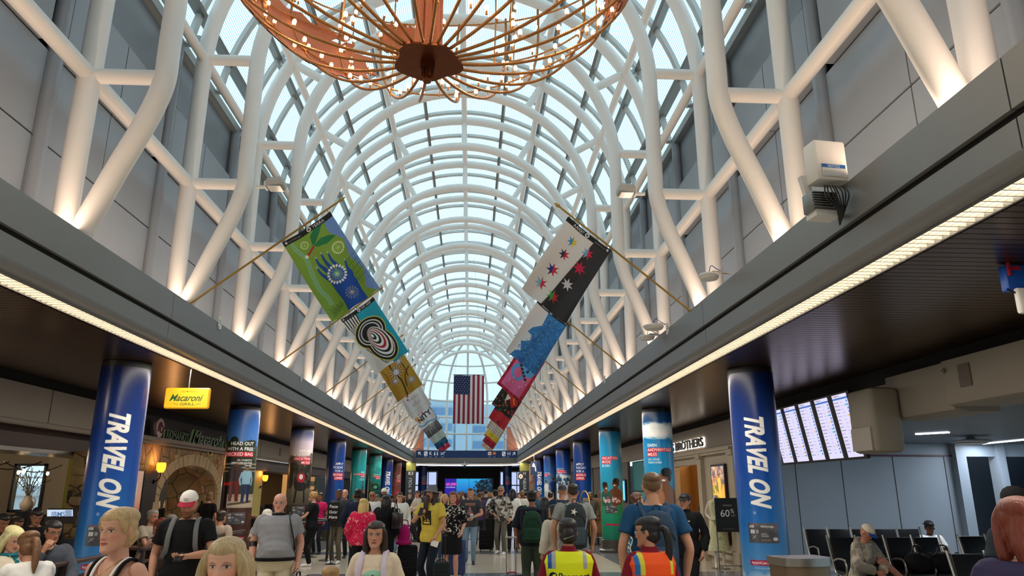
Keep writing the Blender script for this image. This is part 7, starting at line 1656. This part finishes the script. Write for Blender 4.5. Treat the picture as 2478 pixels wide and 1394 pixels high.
wc=person('woman with glasses in a white cardigan over a yellow top',967,1190,17.6,turn=20,skin='cf9c84',hair=('short','3c2820'),top=('dcdcd4','long',{'off':.034,'hem':.80}),bottom=('jeans','6a8098'),shoes='c8c4bc',fem=True,glasses='thin',build=1.12,arms=('down','down'),step=.08,detail=1,
 extra=lambda i:(lambda m:(rings(m,[(i['U']((0,-.035,.90)),.085,.13,None),(i['U']((0,-.04,1.1)),.08,.13,None),(i['U']((0,-.045,1.3)),.06,.13,None),(i['U']((0,-.04,1.45)),.04,.085,None)],16),m.build('yellow_top',cloth('d8cc50'),i['t'])))(MB()))
person('man in a cap and pale beige sweater looking aside, far left of the hall',1011,1186,25,turn=-60,skin='c08a70',hair=('buzz','3a2a20'),top=('b8ac9c','long',{'off':.03}),bottom=('pants','2a2a30'),hat=('cap','5c5450','5c5450'),arms=('belly','belly'),detail=0)
person('blond woman partly hidden behind the woman in the floral blouse',1076,1196,18.5,turn=8,skin='d8a58a',hair=('wavy','c0a070'),top=('2a2a30','short'),bottom=('jeans','3a4a66'),fem=True,detail=0)
person('bald man in sunglasses and a white t-shirt with a bag strap',901,1190,19,turn=5,skin='9c6448',hair=('bald','none'),top=('c8c8c8','short',{'off':.025}),bottom=('pants','30343c'),glasses='dark',build=1.1,detail=1)
person('man in a white knitted cap and brown jacket',930,1180,20.5,turn=10,skin='8a5a3c',hair=('bald','none'),top=('6e5c48','long',{'off':.03}),bottom=('pants','2c2c30'),hat=('beanie','dcd8cc',''),beard='1a1210',detail=1)
# ---------------- walking away ----------------
pf=pattern('pink_floral','c8204c','e8a8a0',20,.62)
pw=person('woman with long straight blonde hair in a pink floral blouse, seen from behind',880,1204,13.4,turn=168,skin='d8a58a',hair=('long','c8a868'),top=(pf,'long',{'off':.036,'hem':.86}),bottom=('pants','15161a'),shoes='17171a',fem=True,build=1.22,step=.2,detail=1)
bc=person('woman in a long black coat carrying a black handbag, seen from behind',935,1197,14.6,turn=172,skin='7a4c34',hair=('bob','120e0e'),top=('101014','long',{'off':.045,'hem':.62}),bottom=('pants','101014'),shoes='101014',fem=True,build=1.1,step=.08,detail=1)
bagbox(bc,'handbag','large black handbag on the shoulder of the woman in the black coat','bag',(-.25,.06,1.08),.16,.34,.30,'0e0e10',mat('black_leather','0e0e10',.3),strap=[(-.22,.2,1.2),(-.2,.05,1.47),(-.22,-.1,1.2)])
suitcase(bc['loc'][0]+.42,14.9,8,'black soft suitcase pulled by the woman in the black coat','141418',.38,.56,.26,.35,True)
t=thing('pink_bag','bright pink cloth bag lying on the black soft suitcase','bag',(bc['loc'][0]+.34,14.86,.66)); m=MB(); m.ell((0,0,.14),(.13,.10,.20),18,12).ell((.0,0,-.0),(.16,.12,.06),16,8); put(remesh(m,.012,3),'bag_body',cloth('b0186c'),t); m=MB(); m.tube(spline([(-.08,0,.28),(-.06,0,.4),(.06,0,.4),(.08,0,.28)],5),.01,6); m.build('handle',cloth('b0186c'),t)
person('man in a navy jacket with short dark hair, seen from behind',868,1184,15.6,turn=172,skin='5a3826',hair=('short','120e0c'),top=('1a2238','long',{'off':.03}),bottom=('pants','1a1c24'),build=1.1,detail=1)
gb=person('man with black hair carrying a dark green backpack, seen from behind',1287,1185,12.0,turn=176,skin='8a5a40',hair=('short','0e0c0c'),top=('1c1e26','elbow',{'off':.035}),bottom=('wide','39443a'),shoes='2a2a2a',arms=('down','down'),build=1.05,step=.06,detail=1)
backpack(gb,'dark green backpack on the man with black hair','1c3a2a',.34,.50,.20,'1e3e2e',zc=1.18)
m=MB(); m.ell(gb['U']((0,.12,1.44)),(.20,.10,.05),18,8).ell(gb['U']((.15,.12,1.28)),(.06,.08,.2),14,8).ell(gb['U']((-.15,.12,1.28)),(.06,.08,.2),14,8); o=thing('jacket','dark hooded jacket draped over the green backpack','jacket',tuple(gb['loc']),gb['th']); put(remesh(m,.012,3),'jacket_cloth',cloth('20222e'),o); m=MB(); m.tube([gb['U']((.1,.22,1.42)),gb['U']((.12,.24,1.2))],.006,6); m.build('drawstring',GREYP,o)
suitcase(1.0,11.45,4,'small black cabin suitcase with a red tag at the bottom centre','17171a',.36,.38,.22,.52,False,True)
ch_=person('woman with dark hair in a cream hooded sweatshirt and black trousers, seen from behind',1341,1222,11.0,turn=-152,skin='c08a70',hair=('long','17110f'),top=('cfc6b4','long',{'off':.034,'hood':1,'hem':.84}),bottom=('pants','121216'),fem=True,look=(42,0),detail=1,build=1.05)
gm=person('tall man in a pale grey t-shirt with a large dark hiking backpack',1386,1169,10.6,turn=178,skin='b98468',hair=('buzz','33231a'),top=('8a8c88','short',{'off':.022}),bottom=('jeans','8a9aa8'),shoes='303438',build=1.12,step=.05,detail=1)
bp=backpack(gm,'large dark grey hiking backpack with a white bow tag','2f373a',.33,.60,.20,'39464a',zc=1.20)
m=MB(); m.star=None; m.prism([(.05*math.cos(a)*(1 if j%2 else .35),.05*math.sin(a)*(1 if j%2 else .35)) for j,a in enumerate(np.linspace(0,2*PI,10,endpoint=False))],0,.01,0,Matrix.Translation(gm['U']((.03,.37,1.38)))@Matrix.Rotation(-PI/2,4,'X')); m.build('bow_tag',WHITEP,bp,False)
m=MB(); 
for s in(-1,1): m.tube([gm['U']((s*.15,.33,1.3)),gm['U']((s*.1,.36,1.0)),gm['U']((s*.03,.36,.95))],.005,6)
m.build('cord',GREYP,bp)
bagbox(gm,'belt_bag','black pouch under the large hiking backpack','bag',(.02,.22,.93),.26,.12,.13,'202428')
nm_=person('man in grey cap and navy shirt with a tan backpack, seen from behind',1361,1172,14.2,turn=174,skin='b98468',hair=('buzz','5a4634'),top=('1c2c44','short',{'off':.022}),bottom=('pants','30343c'),hat=('capback','3c3c42','3c3c42'),build=1.15,detail=1)
backpack(nm_,'tan and grey backpack on the man in the grey cap','5c5448',.28,.42,.15,'6a604e')
person('person with dark hair behind the man with the green backpack',1318,1203,16,turn=175,skin='8a5a40',hair=('bob','120e0e'),top=('26262c','long'),bottom=('pants','202024'),fem=True,detail=0)
jk=person('man in black cap and black zip jacket beside the mannequin',1657,1197,10.4,turn=-34,skin='b07c60',hair=('short','14100e'),top=('101013','long',{'off':.03,'collar':1}),bottom=('pants','121216'),shoes='d8d8d8',hat=('cap','26262a','1c1c20'),look=(-8,2),arms=('down','down'),detail=2,H=1.58)
m=MB(); 
for nm2 in('L',): S_,E_,W_,_=jk['sh'][nm2]; d=W_-E_; m.tube([W_-d*.08,W_-d*.02],.033*jk['k'],14)
m.build('wristwatch',BLACKG,jk['t']); m=MB(); m.cbox(jk['U']((.09,-.150,1.36)),(.02,.004,.015)); m.cbox(jk['U']((.205,-.0,1.32)),(.006,.06,.22)); m.build('logo_patch',WHITEP,jk['t'],False)
tf=pattern('teal_floral','2c8ca0','e4e8e4',15,.5,'1c5c78')
person('woman with curly brown hair in a teal and white floral top looking up',1540,1194,11.8,turn=120,skin='cf9c84',hair=('curly','5a3826'),top=(tf,'elbow',{'off':.04,'hem':.74}),bottom=('pants','8a98a4'),fem=True,build=1.15,look=(-28,-10),detail=1)
# flight crew and others in the middle distance
cr=person('crew member in white shirt and black waistcoat pulling a suitcase, seen from behind',1199,1184,21.5,turn=176,skin='8a5a40',hair=('short','0e0c0c'),top=('e0e0e0','short',{'off':.02}),bottom=('pants','101014'),shoes='101014',detail=1,step=.1)
m=MB(); rings(m,[(cr['U']((0,0,z)),a,b,None) for z,a,b in((.86,.19,.14),(1.05,.175,.135),(1.3,.185,.145),(1.42,.16,.12),(1.47,.11,.09))],20); m.build('waistcoat',cloth('121216'),cr['t'])
suitcase(cr['loc'][0]-.28,21.2,0,'black crew suitcase beside the crew member in the waistcoat','121214',.36,.52,.22,.4,True)
person('woman with long dark hair in a white blouse, seen from behind',1240,1184,21,turn=170,skin='8a5a40',hair=('long','120e0e'),top=('dcdcd8','long',{'off':.03}),bottom=('pants','202028'),fem=True,detail=1)
# ---------------- left: queue desk ----------------
dw=person('woman with curly blonde hair in black clothes standing at the host desk',760,1191,17.4,turn=-80,skin='cf9c84',hair=('curly','a8804c'),top=('141418','short',{'off':.03}),bottom=('pants','101014'),shoes='e0dedc',fem=True,build=1.08,arms=('table','table'),glasses='thin',detail=1)
sm=person('man in dark grey shirt with a black board reading Please Order Here',822,1185,18.0,turn=-14,skin='6e452e',hair=('buzz','14100e'),top=('34363a','short',{'off':.022}),bottom=('pants','5e5648'),shoes='d8d8d8',arms=('down','belly'),detail=1)
c=Canvas(.26,.36,110,-.13,-.18,'0c0c0e'); [c.text(t_,0,z,.09,'f0f0f0',.02,align='c',width=.2) for t_,z in(('Please',.07),('Order',-.05),('Here',-.16))]
t=attach(sm,'hand_board','black board reading Please Order Here before the man in the dark grey shirt','board'); m=MB(); m.cbox((.0,-.27,1.24*sm['k']),(.28,.012,.38)); m.build('board_body',BLACK,t,False); painted('board_text',c,lambda X,Y:(X,X*0-.278,Y+1.24*sm['k']),PRINT,t); m=MB(); m.cyl((0,-.262,0.02),.012,1.1,8); m.lathe([(.12,0),(.12,.012),(.02,.03)],14,c=(0,-.262,0)); m.build('stand',BLACK,t)
person('bald man in a dark suit behind the man with the black board',836,1185,19.4,turn=-10,skin='c9967c',hair=('balding','8a8078'),top=('22242a','long',{'off':.03}),bottom=('pants','202228'),detail=0)
person('woman in a bright pink top behind the host desk',774,1215,20.5,turn=-20,skin='8a5a40',hair=('short','14100e'),top=('b81c58','short',{'off':.03}),bottom=('pants','202028'),fem=True,detail=0,H=1.55)
t=thing('host_desk','black host desk with menus beside the woman with curly blonde hair','desk',(-4.6,17.9,0)); m=MB(); m.box((-.5,-.25,0),(.5,.25,.98)); m.build('body',BLACK,t,False); m=MB(); m.cbox((0,0,1.0),(1.1,.6,.04),bev=.01); m.build('top',WOOD,t); m=MB(); 
for k in range(4): m.cbox((-.3+.2*k,.05,1.035),(.15,.22,.02),rz=.1*k)
m.build('menu',mat('menu_red','8a3030',.6),t,False); m=MB(); m.cbox((.3,-.1,1.18),(.18,.02,.26),rx=-.2); m.build('card_reader',BLACKG,t,False)
t=thing('small_monitor','black monitor on the host desk','monitor',(-4.95,17.8,1.02)); m=MB(); m.cbox((0,0,.25),(.4,.03,.26)); m.build('panel',BLACK,t,False); m=MB(); m.cyl((0,.0,0),.02,.14,8); m.lathe([(.1,0),(.1,.01)],14); m.build('foot',BLACK,t)
# ---------------- diners ----------------
def chair_for(i,lab,back=True):
    x,y,_=i['loc']; 
    a=i['th']; dchair(x+math.sin(a)*-.02,y+.02*math.cos(a),a,lab)
D=[dict(lab='white haired woman in a cream jacket and teal scarf at the table by the rail',px=32,py=1277,d=7.6,turn=62,skin='cf9a84',hair=('bob','dcc890'),top=('d8ccb4','long',{'off':.03}),bottom=('pants','2c3038'),fem=True,arms=('table','table'),look=(6,22),detail=2,build=1.1),
 dict(lab='woman with brown ponytail and white shirt leaning over the table by the rail',px=98,py=1291,d=6.6,turn=-128,skin='c08a70',hair=('ponytail','6e4a2c'),top=('e4e0da','long',{'off':.03}),bottom=('pants','1c1c20'),fem=True,arms=('table','table'),look=(0,20),lean=14,detail=2),
 dict(lab='man in glasses and grey plaid shirt with his hand at his cheek',px=130,py=1262,d=8.55,turn=48,skin='b07c60',hair=('short','14100e'),top=('454a54','long',{'off':.028}),bottom=('pants','20242c'),arms=('table','face'),glasses='thin',look=(6,12),detail=2),
 dict(lab='man in dark clothes bending over behind the diners at the left edge',px=92,py=1229,d=9.9,turn=30,skin='a87458',hair=('short','120e0c'),top=('141416','short'),bottom=('pants','141416'),look=(10,26),lean=10,detail=1,build=1.12),
 dict(lab='man in a red plaid shirt seated at the far left edge',px=6,py=1245,d=10.2,turn=60,skin='a06c50',hair=('short','14100e'),top=('4a2c2c','long'),bottom=('pants','202024'),detail=1,look=(0,15)),
 dict(lab='dark haired diner seated left of the bending man',px=42,py=1252,d=11.5,turn=60,skin='a87458',hair=('short','2a1a14'),top=('3a3034','long'),bottom=('pants','202024'),detail=1,look=(0,10)),
 dict(lab='grey haired man in glasses and a light checked shirt between the left columns',px=370,py=1235,d=13.1,turn=66,skin='c08a70',hair=('short','8c8680'),top=('a89c8c','short',{'off':.028}),bottom=('pants','30343c'),glasses='thin',arms=('table','table'),detail=1,build=1.1),
 dict(lab='woman with auburn hair put up and bare shoulders, seated between the left columns',px=389,py=1258,d=11.8,turn=-110,skin='c08a70',hair=('topbun','6a2c1a'),top=('1a1618','tank',{'neck':1.36}),bottom=('pants','20202a'),fem=True,arms=('table','table'),detail=1),
 dict(lab='man with grey hair seated behind the auburn haired woman',px=414,py=1246,d=13.4,turn=150,skin='b98468',hair=('short','6e6660'),top=('1e1e22','long'),bottom=('pants','20202a'),detail=1,build=1.1),
 dict(lab='man in a light striped shirt seated with his back turned by the HEAD OUT column',px=536,py=1237,d=13.9,turn=160,skin='b98468',hair=('short','2c201a'),top=('a89888','long',{'off':.03}),bottom=('pants','2c2c34'),detail=1,build=1.05),
 dict(lab='man in a pale cap and grey shirt seated behind the bald man',px=648,py=1230,d=12.6,turn=10,skin='a87458',hair=('buzz','2a1c14'),top=('a09890','short',{'off':.03}),bottom=('jeans','3a4a66'),hat=('cap','d0c8bc','c8c0b4'),beard='2a1c14',detail=1,arms=('table','table')),
 dict(lab='person in a pale shirt seated at the rail behind the bald man',px=634,py=1275,d=11.8,turn=-100,skin='b98468',hair=('short','4a3a30'),top=('b0a498','long',{'off':.03}),bottom=('jeans','3a4a66'),detail=1,arms=('table','table'))]
CH=['dark chair of the white haired woman','dark chair of the woman with the brown ponytail','dark chair of the man in glasses at the left',None,'dark chair at the far left edge','dark chair left of the bending man','dark chair of the grey haired man between columns','dark chair of the auburn haired woman','dark chair behind the auburn haired woman','dark chair of the man in the striped shirt','dark chair of the man in the pale cap','dark chair at the rail behind the bald man']
for dd,chl in zip(D,CH):
    dd=dict(dd); lab=dd.pop('lab'); px=dd.pop('px'); py=dd.pop('py'); d=dd.pop('d')
    i=person(lab,px,py,d,pose='sit' if chl else 'stand',H=1.66 if chl else None,**dd)
    if chl: chair_for(i,chl)
    if lab.startswith('white haired'):
        m=MB(); m.tube([i['U']((.07*math.sin(a),-.02-.085*math.cos(a),1.49)) for a in np.linspace(-2.6,2.6,16)],.022,8); limb(m,[i['U']((.0,-.11,1.47)),i['U']((.02,-.15,1.35)),i['U']((.01,-.16,1.2))],[.025,.035,.02],10,flat=.5); m.build('scarf',pattern('teal_scarf','1c6470','c8d0c8',30,.6),i['t'])
person('woman with messy bun standing inside the stone arch',507,1191,17.2,turn=170,skin='b98468',hair=('topbun','7a5838'),top=('141418','short'),bottom=('pants','141418'),fem=True,detail=1)
person('person in dark clothes standing behind the stone pillar',178,1200,14.4,turn=80,skin='8a5a40',hair=('short','120e0c'),top=('141416','short'),bottom=('pants','141416'),detail=0)
person('server in black standing at the till between the second and third columns',700,1205,22.6,turn=30,skin='b98468',hair=('short','2a1c14'),top=('141416','short'),bottom=('pants','141416'),detail=0)
# ---------------- lounge ----------------
hood=pattern('tie_dye','c4b8a4','8a8478',6,.5,'a8a094')
sv=P(2092,1279,y=11.2)
sl=person('sleeping man in cream and blue cap, tie dye hoodie and black shorts, leg crossed',2066,1264,10.9,turn=26,skin='b98068',hair=('buzz','2a1c14'),top=(hood,'long',{'off':.04,'hood':1}),bottom=('shorts','121216'),shoes='e4dcd0',pose='sit',H=1.66,arms=('belly','belly'),look=(10,40),hat=('cap','e4dac6','2c50a8'),lean=14,detail=2,feet=[(.42,-.40,.40),(.12,-.50,.08)])
person('person in white t-shirt and dark cap looking at a phone in the back seat row',2245,1258,14.35,turn=-4,skin='7a4c34',hair=('short','14100e'),top=('d8d8d8','short',{'off':.03}),bottom=('pants','20242c'),pose='sit',H=1.72,arms=('phone','phone'),look=(0,14),hat=('capback','17171a','17171a'),glasses='dark',detail=1)
def duffel(x,y,z,lab,w=.34,h=.3):
    t=thing('travel_bag',lab,'bag',(x,y,z),.3,'black travel bags on the seats'); m=MB(); m.ell((0,0,h*.45),(w*.6,.17,h*.5),20,12).ell((w*.3,0,h*.35),(w*.35,.15,h*.38),16,10); put(remesh(m,.012,2),'bag_body',cloth('131316'),t); m=MB(); m.tube(spline([(-w*.3,0,h*.8),(-w*.15,-.03,h*1.25),(w*.15,-.03,h*1.2),(w*.3,0,h*.8)],5),.012,7).tube(spline([(w*.3,-.05,h*.7),(w*.5,-.1,h*.9),(w*.6,-.1,h*.3)],5),.010,6); m.build('handle',BLACK,t)
duffel(7.05,11.15,.46,'black bag standing on the seat right of the sleeping man'); duffel(7.45,11.15,.46,'larger black bag on the seat further right of the sleeping man',.42,.30)
# ---------------- mannequin ----------------
mq=P(1722,1196,y=16.6); t=thing('mannequin','headless white mannequin in a pale green patterned dress beside the sale board','mannequin',(mq.x,16.35,0),-.25)
m=MB(); k=mq.z/1.52
rings(m,[((0,0,1.50*k),.045,.045,None),((0,0,1.43*k),.055,.05,None),((0,0,1.38*k),.14,.07,None),((0,-.01,1.28*k),.15,.09,None),((0,0,1.08*k),.11,.08,None),((0,0,.92*k),.15,.10,None),((0,0,.8*k),.13,.09,None)],20)
for s in(-1,1): limb(m,[(s*.07,0,.86*k),(s*.08,0,.5*k),(s*.08,0,.1)],[.075,.05,.03],12); limb(m,[(s*.08,0,.1),(s*.09,-.05,.06),(s*.09,-.14,.025)],[.03,.03,.02],10)
limb(m,[(.14,0,1.36*k),(.20,.02,1.1*k),(.16,-.15,.98*k)],[.038,.03,.02],10); limb(m,[(-.14,0,1.36*k),(-.22,.06,1.12*k),(-.12,-.12,1.0*k)],[.038,.03,.02],10)
for wv,dv in(((.16,-.15,.98*k),(-.8,-.5,-.3)),((-.12,-.12,1.0*k),(.9,-.2,.1))): hand(m,np.array(wv),np.array(dv),np.array((0,.5,-1.)),.9,.3)
put(remesh(m,.009,2),'body',mat('mannequin_white','e0d8ca',.35),t)
m=MB(); rings(m,[((0,0,1.40*k),.12,.075,None),((0,-.01,1.28*k),.163,.102,None),((0,0,1.08*k),.122,.092,None),((0,0,.95*k),.165,.115,None),((0,0,.7*k),.20,.15,None),((0,0,.36*k),.235,.19,None)],28); me=remesh(m,.010,2); put(me,'dress',pattern('pale_green_print','d8d4ac','8ca860',22,.62),t)
m=MB(); m.lathe([(.2,0),(.2,.012),(.02,.02)],24); m.build('base_plate',STEEL,t)
# ---------------- far crowd ----------------
g=np.random.default_rng(77)
TOPS=['1c2028','3a3c44','20283c','5a5650','8a8278','2a4a3c','6a2c34','c8c4bc','101014','34506c','7c6c50','4c3c5c']
HC=['120e0c','2a1c14','5a4030','8a6a40','6e6660']; SK=['c9967c','a87458','7a4c34','d8a58a','5a3826']
CN={'1c2028':'dark','3a3c44':'charcoal','20283c':'navy','5a5650':'grey brown','8a8278':'taupe','2a4a3c':'dark green','6a2c34':'wine red','c8c4bc':'pale grey','101014':'black','34506c':'steel blue','7c6c50':'khaki','4c3c5c':'plum'}
ph=[(992,1192,30),(1022,1188,31),(1034,1193,36),(1066,1187,27),(1068,1192,42),(1083,1196,33),(1112,1190,24),(1120,1187,38),(1127,1192,28),(1148,1193,44),(1157,1183,30),(1160,1190,22.5),(1168,1189,36),(1176,1185,27),(1184,1191,40),(1192,1189,33),(1206,1192,45),(1226,1194,37),(1256,1192,29),(1264,1186,24),(1272,1190,34),(1302,1186,22),(1290,1191,30),(1332,1190,19),(978,1200,27),(948,1196,24),(912,1196,26),(1428,1190,23.3),(1441,1196,32)]
for j,(px,py,d) in enumerate(ph):
    tcol=TOPS[j%len(TOPS)]; away=(j%3!=0); fem=j%2==0; top=(tcol,'long' if j%4 else 'short',{'off':.03}); hr=['short','long','buzz','ponytail','bob'][j%5] if fem else ['short','buzz'][j%2]
    where='walking away' if away else 'coming nearer'
    rank=sorted([q[0] for q in ph]).index(px); ordn=ORD[rank] if rank<15 else ORD[len(ph)-1-rank]
    lab='%s haired distant traveller in %s top %s, %s from the %s'%('long' if hr in('long','ponytail','bob') else 'short',CN[tcol],where,ordn,'left' if rank<15 else 'right')
    person(lab,px,py,d,turn=(180 if away else 0)+g.uniform(-20,20),skin=SK[j%5],hair=(hr,HC[(j*2)%5]),top=top,bottom=('pants',['17181c','2c3444','4a4a48','20242c'][j%4]),fem=fem,step=g.uniform(-.15,.15),detail=0,group='distant travellers')
